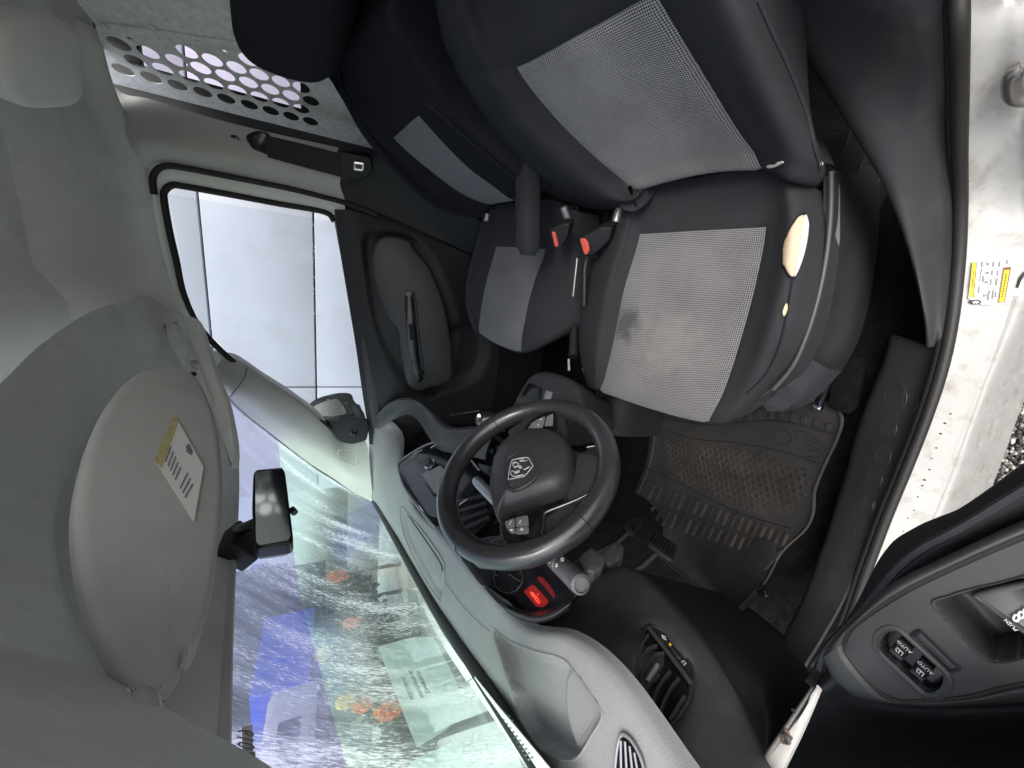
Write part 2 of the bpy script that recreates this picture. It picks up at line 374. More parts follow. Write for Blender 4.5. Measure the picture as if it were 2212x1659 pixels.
def glassy(name, tint, refl=0.06, wet=0.0, wscale=60.0, stretch=(1, 1, 1), drops=0.0, veil=(0.8, 0.85, 0.85), rough=0.0):
    """thin pane: see-through with a mirror sheen; rain on it bends and whitens what lies behind"""
    m, n, l, b, o = nt(name); n.remove(b)
    tr = n.new('ShaderNodeBsdfTransparent'); tr.inputs['Color'].default_value = tuple(tint) + (1,)
    gl = n.new('ShaderNodeBsdfGlossy'); gl.inputs['Roughness'].default_value = 0.01
    fr = n.new('ShaderNodeFresnel'); fr.inputs['IOR'].default_value = 1.5
    mx = n.new('ShaderNodeMixShader'); l.new(fr.outputs[0], mx.inputs['Fac']); l.new(tr.outputs[0], mx.inputs[1]); l.new(gl.outputs[0], mx.inputs[2])
    out = mx.outputs[0]
    if wet > 0 or drops > 0:
        tc = n.new('ShaderNodeTexCoord'); mp = n.new('ShaderNodeMapping'); mp.inputs['Scale'].default_value = stretch; l.new(tc.outputs['Object'], mp.inputs['Vector'])
        if wet > 0:
            nz = n.new('ShaderNodeTexNoise'); nz.inputs['Scale'].default_value = wscale; nz.inputs['Detail'].default_value = 5; nz.inputs['Roughness'].default_value = 0.7; nz.inputs['Distortion'].default_value = 0.6
            l.new(mp.outputs[0], nz.inputs['Vector'])
            bp = n.new('ShaderNodeBump'); bp.inputs['Strength'].default_value = 1.0; bp.inputs['Distance'].default_value = 0.02; l.new(nz.outputs['Fac'], bp.inputs['Height'])
            rf = n.new('ShaderNodeBsdfRefraction'); rf.inputs['IOR'].default_value = 1.12; rf.inputs['Roughness'].default_value = rough; rf.inputs['Color'].default_value = tuple(tint) + (1,)
            l.new(bp.outputs[0], rf.inputs['Normal'])
            big = n.new('ShaderNodeTexNoise'); big.inputs['Scale'].default_value = 5.0; big.inputs['Detail'].default_value = 4; l.new(mp.outputs[0], big.inputs['Vector'])
            mr = n.new('ShaderNodeMapRange'); mr.inputs['From Min'].default_value = 0.35; mr.inputs['From Max'].default_value = 0.6; mr.inputs['To Min'].default_value = wet * 0.4; mr.inputs['To Max'].default_value = wet; l.new(big.outputs['Fac'], mr.inputs['Value'])
            m2 = n.new('ShaderNodeMixShader'); l.new(mr.outputs[0], m2.inputs['Fac']); l.new(out, m2.inputs[1]); l.new(rf.outputs[0], m2.inputs[2]); out = m2.outputs[0]
            # thin bright streaks of running water that scatter the daylight
            st = n.new('ShaderNodeTexNoise'); st.inputs['Scale'].default_value = wscale * 2.2; st.inputs['Detail'].default_value = 8; st.inputs['Roughness'].default_value = 0.75; l.new(mp.outputs[0], st.inputs['Vector'])
            sm_ = mathn(n, l, 'MULTIPLY', mathn(n, l, 'ADD', st.outputs['Fac'], mathn(n, l, 'MULTIPLY', big.outputs['Fac'], 0.7)), 1.0)
            ms = n.new('ShaderNodeMapRange'); ms.inputs['From Min'].default_value = 0.86; ms.inputs['From Max'].default_value = 1.0; ms.inputs['To Max'].default_value = 0.55; l.new(sm_, ms.inputs['Value'])
            df = n.new('ShaderNodeBsdfTranslucent'); df.inputs['Color'].default_value = tuple(veil) + (1,)
            m3 = n.new('ShaderNodeMixShader'); l.new(ms.outputs[0], m3.inputs['Fac']); l.new(out, m3.inputs[1]); l.new(df.outputs[0], m3.inputs[2]); out = m3.outputs[0]
        if drops > 0:
            vo = n.new('ShaderNodeTexVoronoi'); vo.inputs['Scale'].default_value = 130; l.new(tc.outputs['Object'], vo.inputs['Vector'])
            sc = n.new('ShaderNodeSeparateColor'); l.new(vo.outputs['Color'], sc.inputs[0])
            keep = mathn(n, l, 'GREATER_THAN', sc.outputs[0], 1 - drops)
            ins = mathn(n, l, 'LESS_THAN', vo.outputs['Distance'], mathn(n, l, 'MULTIPLY', sc.outputs[1], 0.35))
            fac = mathn(n, l, 'MULTIPLY', keep, ins)
            bp2 = n.new('ShaderNodeBump'); bp2.invert = True; bp2.inputs['Distance'].default_value = 0.004; l.new(vo.outputs['Distance'], bp2.inputs['Height'])
            r2 = n.new('ShaderNodeBsdfRefraction'); r2.inputs['IOR'].default_value = 1.33; r2.inputs['Roughness'].default_value = 0.02; l.new(bp2.outputs[0], r2.inputs['Normal']); r2.inputs['Color'].default_value = tuple(tint) + (1,)
            m4 = n.new('ShaderNodeMixShader'); l.new(fac, m4.inputs['Fac']); l.new(out, m4.inputs[1]); l.new(r2.outputs[0], m4.inputs[2]); out = m4.outputs[0]
    l.new(out, o.inputs['Surface'])
    return m

M = {}
M['lining'] = mat('headliner cloth', (0.80, 0.82, 0.79), 0.95, spec=0.15, grain=0.5, gscale=420, var=0.06, vscale=5, bumpd=0.0015, dirt=((0.45, 0.42, 0.36), 6, 0.55, 0.85, 0.5))
M['visor'] = mat('visor vinyl', (0.49, 0.488, 0.470), 0.8, spec=0.25, grain=0.4, gscale=700, var=0.06, vscale=5, dirt=((0.37, 0.36, 0.33), 7, 0.55, 0.85, 0.5))
M['pale'] = mat('pale grey pillar plastic', (0.58, 0.59, 0.56), 0.6, spec=0.3, grain=0.25, gscale=1100, var=0.04)
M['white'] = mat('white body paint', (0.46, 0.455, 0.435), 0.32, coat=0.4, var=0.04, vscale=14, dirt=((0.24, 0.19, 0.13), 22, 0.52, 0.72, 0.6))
M['frame'] = mat('painted door frame', (0.84, 0.87, 0.82), 0.35, coat=0.3, var=0.03)
M['dark'] = mat('charcoal trim plastic', (0.034, 0.035, 0.038), 0.45, spec=0.5, grain=0.18, gscale=1400, var=0.12, bumpd=0.0004, dirt=((0.12, 0.11, 0.10), 40, 0.55, 0.8, 0.35))
M['armrest'] = mat('soft grey armrest plastic', (0.058, 0.061, 0.062), 0.42, spec=0.5, grain=0.12, gscale=2200, var=0.08, bumpd=0.0003)
M['lidgrey'] = mat('grey cup lid plastic', (0.10, 0.102, 0.105), 0.5, grain=0.12, gscale=2200, var=0.06, bumpd=0.0003)
M['darker'] = mat('black trim plastic', (0.013, 0.014, 0.016), 0.6, grain=0.4, gscale=850, var=0.12)
M['gloss'] = mat('gloss black plastic', (0.008, 0.008, 0.010), 0.12, var=0.1)
M['rubber'] = mat('black rubber seal', (0.018, 0.017, 0.016), 0.55, grain=0.3, gscale=400, var=0.2)
M['dashtop_skylit'] = mat('sky-lightened dash top plastic', (0.255, 0.262, 0.262), 0.5, grain=0.8, gscale=900, var=0.07, dirt=((0.36, 0.36, 0.34), 60, 0.55, 0.8, 0.35))  # same dark plastic as the lower dash; sky light put into the paler colour
M['fabric'] = mat('charcoal seat cloth', (0.038, 0.040, 0.044), 0.95, spec=0.15, grain=0.8, gscale=1300, var=0.14, vscale=6, bumpd=0.0008)
M['fabric2'] = mat('near black seat cloth', (0.019, 0.020, 0.025), 0.95, spec=0.12, grain=0.8, gscale=1300, var=0.15, vscale=6, bumpd=0.0008)
M['badge'] = mat('bright badge metal', (0.80, 0.80, 0.82), 0.22, metal=0.45, var=0.05)
M['trimgloss'] = mat('black chrome trim', (0.16, 0.16, 0.17), 0.14, metal=0.8, var=0.05)
M['stalk'] = mat('light-brightened grey stalk plastic', (0.11, 0.11, 0.115), 0.4, grain=0.2, gscale=700, var=0.25, vscale=70)  # light on the stalk put into a paler grey; shroud shares it
M['radiogrey'] = mat('blue grey radio plastic', (0.085, 0.088, 0.105), 0.35, var=0.06)
M['printdim'] = mat('unlit dial print', (0.055, 0.055, 0.055), 0.6, var=0.02)
M['silver'] = mat('silver plastic', (0.42, 0.43, 0.45), 0.35, metal=0.6, var=0.05)
M['chrome'] = mat('chrome', (0.75, 0.75, 0.76), 0.12, metal=1.0, var=0.03)
M['steel'] = mat('seat rail steel', (0.35, 0.34, 0.33), 0.35, metal=0.9, var=0.15, dirt=((0.10, 0.07, 0.05), 60, 0.5, 0.75, 0.6))
M['galv'] = mat('galvanised partition sheet', (0.74, 0.76, 0.74), 0.55, metal=0.0, grain=0.3, gscale=300, var=0.16, vscale=60)
M['leather'] = mat('steering wheel leather', (0.030, 0.030, 0.033), 0.30, spec=0.8, grain=0.3, gscale=520, var=0.2, bumpd=0.0005, coat=0.35)
M['carpet'] = mat('black floor carpet', (0.011, 0.010, 0.010), 0.98, spec=0.05, grain=1.0, gscale=350, var=0.4, vscale=60, bumpd=0.003, dirt=((0.07, 0.055, 0.04), 120, 0.66, 0.78, 0.4))
M['mat'] = mat('rubber floor mat', (0.024, 0.023, 0.023), 0.62, grain=0.3, gscale=700, var=0.25, vscale=12, dirt=((0.055, 0.043, 0.033), 9, 0.50, 0.78, 0.6))
M['foam'] = mat('torn seat foam', (0.72, 0.55, 0.38), 0.95, spec=0.1, grain=0.6, gscale=500, var=0.08)
M['foamw'] = mat('white seam tape', (0.75, 0.74, 0.72), 0.9, spec=0.1, grain=0.5, gscale=600, var=0.08)
M['red'] = mat('red buckle button', (0.80, 0.13, 0.10), 0.4, var=0.06)
M['printw'] = mat('white print', (0.80, 0.80, 0.80), 0.6, var=0.02)
M['printk'] = mat('black print', (0.03, 0.03, 0.03), 0.6, var=0.02)
M['printg'] = mat('grey print', (0.20, 0.20, 0.21), 0.6, var=0.02)
M['paper'] = mat('white paper', (0.82, 0.83, 0.80), 0.8, spec=0.1, var=0.02)
M['sticker'] = mat('white sticker', (0.80, 0.79, 0.76), 0.45, var=0.03)
M['yellow'] = mat('yellow sticker', (0.80, 0.60, 0.03), 0.45, var=0.04)
M['brownlabel'] = mat('brown sticker edge', (0.16, 0.07, 0.03), 0.5, var=0.05)
M['beige'] = mat('beige paper scrap', (0.66, 0.52, 0.30), 0.9, spec=0.1, var=0.12)
M['labelyellow'] = mat('faded yellow label', (0.50, 0.44, 0.20), 0.6, var=0.2, vscale=120)
M['screen'] = mat('grey display glass', (0.17, 0.175, 0.18), 0.18, var=0.02)
M['redlcd'] = mat('red lit display', (0.12, 0.008, 0.008), 0.4, emit=(1.0, 0.02, 0.02), estr=0.08)
M['reddigit'] = mat('red lit digits', (0.9, 0.05, 0.02), 0.4, emit=(1.0, 0.09, 0.04), estr=0.9)
M['mirror'] = mat('mirror glass', (0.62, 0.64, 0.64), 0.02, metal=1.0, var=0.0)
M['belt'] = mat('black belt webbing', (0.022, 0.022, 0.025), 0.8, grain=0.9, gscale=500, var=0.1)
M['lens'] = mat('lamp lens', (0.72, 0.74, 0.74), 0.25, var=0.05)
M['wall'] = mat('white painted panel', (0.42, 0.45, 0.50), 0.45, var=0.06, vscale=1.2, dirt=((0.30, 0.31, 0.33), 2.2, 0.5, 0.8, 0.5))

# ================================================================== the place outside
def asphalt():
    m, n, l, b, o = nt('wet asphalt')
    tc = n.new('ShaderNodeTexCoord'); vo = n.new('ShaderNodeTexVoronoi'); vo.inputs['Scale'].default_value = 140; l.new(tc.outputs['Object'], vo.inputs['Vector'])
    sc = n.new('ShaderNodeSeparateColor'); l.new(vo.outputs['Color'], sc.inputs[0])
    rp = n.new('ShaderNodeValToRGB'); e = rp.color_ramp.elements; e[0].position = 0.3; e[0].color = (0.035, 0.032, 0.03, 1); e[1].position = 0.97; e[1].color = (0.65, 0.60, 0.52, 1)
    k = e.new(0.74); k.color = (0.13, 0.12, 0.11, 1)
    l.new(sc.outputs[0], rp.inputs['Fac']); l.new(rp.outputs[0], b.inputs['Base Color']); b.inputs['Roughness'].default_value = 0.45
    bp = n.new('ShaderNodeBump'); bp.invert = True; bp.inputs['Distance'].default_value = 0.012; l.new(vo.outputs['Distance'], bp.inputs['Height']); l.new(bp.outputs[0], b.inputs['Normal'])
    return m
M['asphalt'] = asphalt()
g = mk('ground', [(-60, -60, 0), (60, -60, 0), (60, 60, 0), (-60, 60, 0)], [(0, 1, 2, 3)], M['asphalt'], None, False); tag(g, kind='structure')

# white panelled wall beside the passenger window
wall = thing('panelled_wall', 'white panelled wall with dark seams outside the passenger window', 'wall', (3.3, 0, 0))
XW = 2.6
seam_hi, seam_lo = P(440, 560, x=XW)[2], P(680, 650, x=XW)[2]
yj = P(690, 836, x=XW)[1]
zs = [0.35, seam_lo - 0.62, seam_lo, seam_hi, seam_hi + 0.75]
for (ya, yb) in ((-3.2, yj), (yj + 0.006, yj + 1.05)):
    for k in range(4):
        za, zb = zs[k] + 0.006, zs[k + 1] - 0.006
        obox('panel', V(XW + 0.05, (ya + yb) / 2, (za + zb) / 2), V(1, 0, 0), V(0, 1, 0), V(0, 0, 1), 0.05, (yb - ya) / 2 - 0.003, (zb - za) / 2, M['wall'], wall, 0.006)
obox('backing', V(XW + 0.16, (-3.2 + yj + 1.05) / 2, (zs[0] + zs[-1]) / 2), V(1, 0, 0), V(0, 1, 0), V(0, 0, 1), 0.055, (yj + 1.05 + 3.2) / 2, (zs[-1] - zs[0]) / 2, M['darker'], wall, 0.004)

# ------------------------------------------------------------------ what stands in front, seen through rain
M['green'] = mat('dark wet foliage', (0.025, 0.035, 0.022), 0.9, var=0.5, vscale=6)
M['orange'] = mat('orange foliage', (0.90, 0.22, 0.01), 0.7, var=0.2, vscale=9)
M['amber'] = mat('yellow foliage', (0.85, 0.55, 0.03), 0.7, var=0.2, vscale=9)
M['blue'] = mat('blue paint', (0.03, 0.07, 0.60), 0.4, var=0.2, vscale=2)
M['wetroad'] = mat('pale wet concrete', (0.62, 0.64, 0.61), 0.25, var=0.15, vscale=1.5)
def clump(name, label, cat, c, r, m, seed, n=260, leaf=0.09, group=None, stretch=(1, 1, 1)):
    rg = np.random.default_rng(seed); vs = []; fs = []
    for i in range(n):
        d = unit(rg.normal(size=3)); p = V(*c) + d * r * (0.55 + 0.5 * rg.random()) * V(*stretch); p[2] = max(p[2], 0.02)
        a = unit(rg.normal(size=3)); b = unit(np.cross(a, rg.normal(size=3))); s = leaf * (0.6 + 0.8 * rg.random())
        k = len(vs); vs += [p + a * s, p + b * s * 0.6, p - a * s, p - b * s * 0.6]; fs.append((k, k + 1, k + 2, k + 3))
    t = thing(name, label, cat, (c[0], c[1], 0), group)
    mk('crown', vs, fs, m, t, False)
    tube('trunk', [(c[0], c[1], 0), (c[0] + .02, c[1], c[2] * 0.5), (c[0], c[1], c[2])], [0.05, 0.04, 0.02], M['darker'], t, 7)
    return t
def road(name, pts, m, z):
    q = [P(u, v, z=z) for u, v in pts]
    o = slab(name, q, 0.01, m, None, 0.0, up=V(0, 0, 1), flat=True); return tag(o, kind='structure')

# ================================================================== the van
PARTY0, PARTK = -0.42, 0.287
def part_pl(): 
    n = unit(V(-PARTK, 1, 0)); return (V(0.36, PARTY0, 1.5), n)
PPL = part_pl()

# ---- floor
fl = [[P(1290, 880, z=.495), None]]
floor = mk('cabin_floor', [(-.74, -.55, .495), (.78, -.55, .495), (.78, 1.15, .495), (-.74, 1.15, .495), (-.74, -.55, .475), (.78, -.55, .475), (.78, 1.15, .475), (-.74, 1.15, .475)],
   [(0, 1, 2, 3), (7, 6, 5, 4), (0, 4, 5, 1), (1, 5, 6, 2), (2, 6, 7, 3), (3, 7, 4, 0)], M['carpet'], None, False); tag(floor, kind='structure')
# firewall: the footwell rises to the bulkhead in front
fw = cr_grid([[V(x, .66, .497) for x in (-.76, -.3, .3, .78)], [V(x, .86, .60) for x in (-.76, -.3, .3, .78)], [V(x, 1.0, .82) for x in (-.76, -.3, .3, .78)], [V(x, 1.06, 1.10) for x in (-.76, -.3, .3, .78)]], 5, 4)
o = sheet('firewall', fw, M['carpet'], None, 0.01); tag(o, kind='structure')

# ---- roof lining
def roofz(x): return 2.11 - 0.10 * min(1.2, abs(x - 0.0) / (0.66 if x > 0 else .9)) ** 6
G = np.array([[V(x, y, roofz(x) - (0.02 if y > .2 else 0)) for x in np.linspace(-.86, .60, 40)] for y in np.linspace(-.62, .62, 16)])
roof = thing('roof_lining', 'grey cloth roof lining above the seats', 'headliner', (0, 0, 2.03))
sheet('lining', G, M['lining'], roof, 0.012)
# passenger side rail of the lining down to the door opening
railP = [(205, 60), (240, 185), (290, 300), (322, 372), (338, 450), (352, 530), (372, 610), (400, 690), (455, 770)]
rA = [P(u, v, x=.585) for u, v in railP]
rB = [p + V(.075, 0, .10) for p in rA]
rB2 = [p + V(-.03, 0, .10) for p in rA]
def arc_between(a, c, k): return a * (1 - k) + c * k
rows = [[a + V(.03, 0, .004) for a in rA], rA, [a + V(-.045, -.0, .045) for a in rA], [V(a[0] - .13, a[1], a[2] * .35 + (roofz(a[0] - .13) - .002) * .65) for a in rA], [V(a[0] - .30, a[1], roofz(a[0] - .30) + .006) for a in rA]]
GR = cr_grid(rows, 4, 4)
sheet('side_rail', GR, M['lining'], roof, 0.008)
# raised pad over the partition
pl_pad = (V(.2, -.25, 1.93), unit(V(-.25, .25, -1)))
pad = sm([(8, 75), (60, 50), (150, 55), (185, 80), (190, 150), (185, 222), (130, 240), (60, 235), (14, 180)], 4)
slab('lining_pad', [P(u, v, pl=pl_pad) for u, v in pad], 0.05, M['lining'], roof, 0.018, crown=0.006)

# ---- front header above the windscreen
A_ = [P(478, 775, x=.60), P(345, 655, z=1.975), P(290, 646, z=1.985), P(200, 674, z=1.99), P(100, 738, z=1.985), P(0, 830, z=1.97), P(-120, 930, z=1.93), P(-260, 1100, z=1.86), P(-420, 1330, z=1.76)]
B_ = [P(487, 858, x=.56), P(500, 905, x=.44), P(507, 960, y=.60), P(508, 1050, y=.60), P(500, 1180, y=.57), P(488, 1360, y=.50), P(476, 1560, y=.43), P(466, 1720, y=.38), P(450, 1920, y=.33)]
Mid = []
for a, b in zip(A_, B_):
    m_ = (a + b) / 2; Mid.append(m_ + V(0, .035, .045))
hdr = thing('header_lining', 'grey lined header above the windscreen, behind the sun visor', 'header', (0, .45, 1.75))
G = cr_grid([A_, Mid, B_], 22, 12)
emboss(G, sm([(330, 775), (270, 805), (205, 880), (150, 980), (118, 1080), (112, 1160), (130, 1270), (180, 1390), (260, 1500), (360, 1500), (430, 1330), (450, 1100), (430, 900), (390, 800)], 4), .055, 70)
sheet('panel', G, M['lining'], hdr, 0.008)
tube('edge', cr_curve([b + V(0, .004, -.002) for b in B_], 6), 0.0065, M['pale'], hdr, 8)

# ---- driver side rail, close to the lens
r0 = [P(u, v, y=yy) for u, v, yy in [(-480, 1230, .33), (-140, 1345, .36), (0, 1405, .37), (110, 1452, .375), (240, 1524, .375), (350, 1592, .37), (472, 1660, .365), (560, 1718, .36), (700, 1830, .35)]]
_r = [(-480, 1230, .33), (-140, 1345, .36), (0, 1405, .37), (110, 1452, .375), (240, 1524, .375), (350, 1592, .37), (472, 1660, .365), (560, 1718, .36), (700, 1830, .35)]
r1 = [P(u - 25, v + 45, y=y - .05) for u, v, y in _r]; r2 = [P(u - 60, v + 140, y=y - .11) for u, v, y in _r]; r3 = [P(u - 140, v + 420, y=y - .2) for u, v, y in _r]
dr = sheet('roof_rail', cr_grid([[p + V(.0, .012, .04) for p in r0], r0, r1, r2, r3], 6, 6), M['lining'], None, 0.012)
tag(dr, 'grey lined roof rail over the driver door opening', 'roof rail')

# ================================================================== sun visor (driver)
vA, vB, vD = P(330, 1490, y=.36), P(350, 790, x=-.2), P(160, 1100, y=.28)
VPL = plane3(vA, vB, vD); vn = VPL[1]
vis = thing('sun_visor', 'large grey driver sun visor folded up against the roof', 'sun visor', (vA + vB) / 2)
vout = sm([(352, 788), (300, 800), (245, 850), (200, 930), (172, 1030), (163, 1120), (176, 1230), (212, 1350), (262, 1440), (310, 1492), (345, 1503), (380, 1478), (398, 1452), (404, 1405), (425, 1392), (440, 1368), (462, 1280), (478, 1170), (486, 1060), (480, 960), (462, 880), (430, 815), (392, 790)], 4)
slab('board', [P(u, v, pl=VPL) for u, v in vout], 0.022, M['visor'], vis, 0.010, crown=0.003, segs=4)
VP2 = (VPL[0] + vn * 0.0045, vn)
# hinge arm and clip
tube('hinge_arm', [P(398, 1440, pl=VPL) - vn * .004, P(408, 1425, pl=VPL), P(414, 1402, pl=VPL) + vn * .003], 0.004, M['visor'], vis, 8)
hp = [P(300, 1495, pl=VPL) - vn * .01, P(296, 1530, pl=VPL) + vn * .014, P(310, 1560, pl=VPL) + vn * .01, P(335, 1545, pl=VPL) - vn * .012, P(340, 1510, pl=VPL) - vn * .006]
tube('pivot_bracket', cr_curve(hp, 4), [0.007] * 17, M['visor'], vis, 8)
hb = [P(u, v, pl=(VPL[0] + vn * .006, vn)) for u, v in sm([(275, 1480), (276, 1520), (300, 1556), (330, 1570), (352, 1545), (356, 1500), (330, 1480)], 3)]
slab('pivot_base', hb, 0.02, M['lining'], vis, 0.006)
# warning label on the visor
lab = [(378, 897), (442, 1010), (419, 1128), (398, 1092), (334, 988)]
lab = [(378, 897), (442, 1013), (418, 1128), (335, 990)]
LB = slab('warning_label', [P(u, v, pl=VP2) for u, v in [(378, 897), (440, 1008), (419, 1128), (340, 1003)]], 0.0004, M['sticker'], vis, 0, up=vn, flat=True)
VP3 = (VPL[0] + vn * 0.0050, vn)
slab('label_stripe', [P(u, v, pl=VP3) for u, v in [(377, 897), (385, 912), (348, 1012), (334, 992)]], 0.0003, M['labelyellow'], LB, 0, up=vn, flat=True)
a0, a1, a2 = V(360, 965), V(392, 920), V(430, 1010)
k = 0
for i in range(9):
    t = i / 9.0
    s = V(355, 1000) * (1 - t) + V(402, 1085) * t; e = V(376, 940) * (1 - t) + V(424, 1050) * t
    if i == 5: continue
    s2 = s + (e - s) * 0.08; e2 = s + (e - s) * (0.62 if i < 5 else 0.85)
    w = V(2.2, 3.2)
    slab('text_line', [P(*q, pl=VP3) for q in (s2, e2, e2 + w, s2 + w)], 0.0003, M['printg'], LB, 0, up=vn, flat=True)
slab('pictogram', [P(u, v, pl=VP3) for u, v in [(402, 962), (409, 958), (417, 976), (414, 984), (403, 976)]], 0.0003, M['printg'], LB, 0, up=vn, flat=True)

# ---- passenger visor end and roof lamp, beyond the driver visor
PVP = plane3(P(410, 690, x=.50), P(505, 1000, x=.02), P(385, 760, x=.42))
pv = thing('sun_visor', 'passenger sun visor folded up beside the roof lamp, seen on edge', 'sun visor', P(440, 800, pl=PVP))
slab('board', [P(u, v, pl=PVP) for u, v in sm([(392, 690), (408, 683), (423, 690), (437, 725), (462, 806), (486, 868), (503, 960), (500, 1010), (488, 985), (464, 905), (446, 835), (424, 770), (404, 722)], 3)], 0.018, M['lining'], pv, 0.006)
n_ = PVP[1]
slab('label', [P(u, v, pl=(PVP[0] + n_ * .003, n_)) for u, v in [(428, 716), (434, 722), (452, 765), (464, 808), (459, 806), (446, 775)]], 0.0006, M['sticker'], pv, 0, up=n_, flat=True)
bump = [P(u, v, pl=(PVP[0] + n_ * .006, n_)) for u, v in sm([(270, 672), (300, 652), (335, 650), (368, 664), (386, 685), (384, 696), (372, 690), (392, 740), (404, 790), (398, 800), (370, 755), (330, 712), (290, 690)], 3)]
slab('visor_pad', bump, 0.02, M['lining'], pv, 0.008, crown=.004)
lamp = thing('roof_lamp', 'small roof lamp with silver switch knobs above the windscreen', 'lamp', P(425, 830, pl=PVP))
L1 = (PVP[0] + n_ * .012, n_)
slab('lens', [P(u, v, pl=L1) for u, v in rnd([(407, 766), (420, 767), (436, 813), (454, 858), (449, 918), (441, 916), (412, 848), (396, 803)], .2)], 0.01, M['lens'], lamp, 0.002)
slab('reflector', [P(u, v, pl=(L1[0] + n_ * .001, n_)) for u, v in sm([(424, 828), (436, 840), (443, 866), (446, 884), (438, 880), (428, 855)], 3)], 0.002, M['pale'], lamp, 0.0008)
for (u, v) in ((421, 809), (424, 783)):
    lathe('switch_knob', P(u, v, pl=L1), n_, [(0, .006), (.006, .006), (.010, .004)], M['gloss'] if v > 800 else M['silver'], lamp, 12)
tube('wire_clip', [P(414, 780, pl=L1) + n_ * .003, P(418, 792, pl=L1) + n_ * .006, P(427, 798, pl=L1) + n_ * .003], 0.0018, M['silver'], lamp, 6)

# ================================================================== A pillar trim (passenger)
up_ = [(455, 770), (490, 792), (533, 800), (590, 838), (649, 876), (705, 918), (745, 958), (793, 962)]
lo_ = [(482, 838), (500, 865), (532, 897), (600, 950), (665, 1000), (718, 1034), (765, 1066), (806, 1088)]
xs = [.60, .59, .60, .62, .64, .66, .675, .685]
ra = [P(u, v, x=x + .015) for (u, v), x in zip(up_, xs)]; rc = [P(u, v, x=x + .03) for (u, v), x in zip(lo_, xs)]
rb = [(a + c) / 2 + V(-.035, -.01, -.0) for a, c in zip(ra, rc)]
pil = thing('pillar_trim', 'pale plastic pillar trim between windscreen and passenger window', 'pillar trim', ra[-1])
rz_ = [P(u - 22, v - 34, x=x + .06) for (u, v), x in zip(up_, xs)]
sheet('cover', cr_grid([rz_, ra, rb, rc], 7, 5), M['pale'], pil, 0.006)
tube('seam', [P(533, 793, x=.598), P(530, 812, x=.580), P(515, 835, x=.575), P(497, 858, x=.588)], 0.0015, M['dark'], pil, 6)
bpl = (P(752, 985, x=.652), unit(rb[6] - rb[5]))
b_n = unit(CAM - P(752, 985, x=.65))
bpl = (P(752, 985, x=.648), unit(np.cross(rb[6] - rb[4], rc[6] - ra[6])))
bo = [(733, 972), (762, 972), (770, 980), (770, 996), (762, 1004), (738, 994), (731, 984)]
tube('badge_rim', [P(u, v, pl=bpl) for u, v in sm(bo, 3)], 0.0022, M['pale'], pil, 6, closed=True)

# ---- windscreen
G_ = [P(797, 1078, x=.70), P(806, 1087, x=.685), P(858, 1183, z=1.285), P(916, 1290, z=1.262), P(972, 1382, z=1.252), P(1028, 1470, z=1.25), P(1110, 1600, z=1.25), P(1190, 1730, z=1.25)]
top_ = [P(487, 858, x=.575), P(500, 905, x=.46), P(507, 960, y=.615), P(508, 1050, y=.615), P(500, 1180, y=.585), P(488, 1360, y=.515), P(476, 1560, y=.445), P(466, 1720, y=.395)]
# follow the pillar on the passenger end
side = [P(u, v, x=x + .034) for (u, v), x in zip(lo_, xs)]
rows = []
for k in range(9):
    t = k / 8.0; row = []
    for j in range(8):
        p = top_[j] * (1 - t) + G_[j] * t
        bulge = 0.05 * math.sin(math.pi * t) * math.sin(math.pi * min(1, j / 7.0 + .02))
        row.append(p + V(0, bulge, bulge * .6))
    f = t * 7; i = min(6, int(f)); row[0] = side[i] * (1 - (f - i)) + side[i + 1] * (f - i)
    rows.append(row)
GW = cr_grid(rows, 4, 8)
M['glass'] = glassy('wet windscreen glass', (0.76, 0.95, 0.86), wet=0.72, wscale=60, stretch=(2.6, 0.6, 0.6), veil=(0.86, 1.0, 0.93))
M['band'] = glassy('blue shade band glass', (0.62, 0.63, 0.78), wet=0.7, wscale=60, stretch=(2.6, 0.6, 0.6), veil=(0.7, 0.7, 0.85))
bandline = [(585, 700), (600, 945), (606, 1010), (615, 1080), (628, 1150), (648, 1290), (700, 1480), (750, 1659), (800, 1800)]
def is_band(i, j):
    q = proj((GW[i, j] + GW[i + 1, j + 1]) / 2)
    for a, b in zip(bandline, bandline[1:]):
        if a[1] <= q[1] < b[1]: return q[0] < a[0] + (b[0] - a[0]) * (q[1] - a[1]) / (b[1] - a[1])
    return False
# a row of the grid is pulled onto the edge of the shade band so that it runs smoothly
def band_u(v):
    for a, b in zip(bandline, bandline[1:]):
        if a[1] <= v <= b[1]: return a[0] + (b[0] - a[0]) * (v - a[1]) / (b[1] - a[1])
    return bandline[0][0] if v < bandline[0][1] else bandline[-1][0]
brow = []
for j in range(GW.shape[1]):
    best = min(range(1, GW.shape[0] - 1), key=lambda i: abs(proj(GW[i, j])[0] - band_u(proj(GW[i, j])[1])))
    brow.append(best)
ws = thing('windscreen', 'rain covered windscreen with a blue tinted shade band along its top', 'windscreen', (0, .9, 1.26))
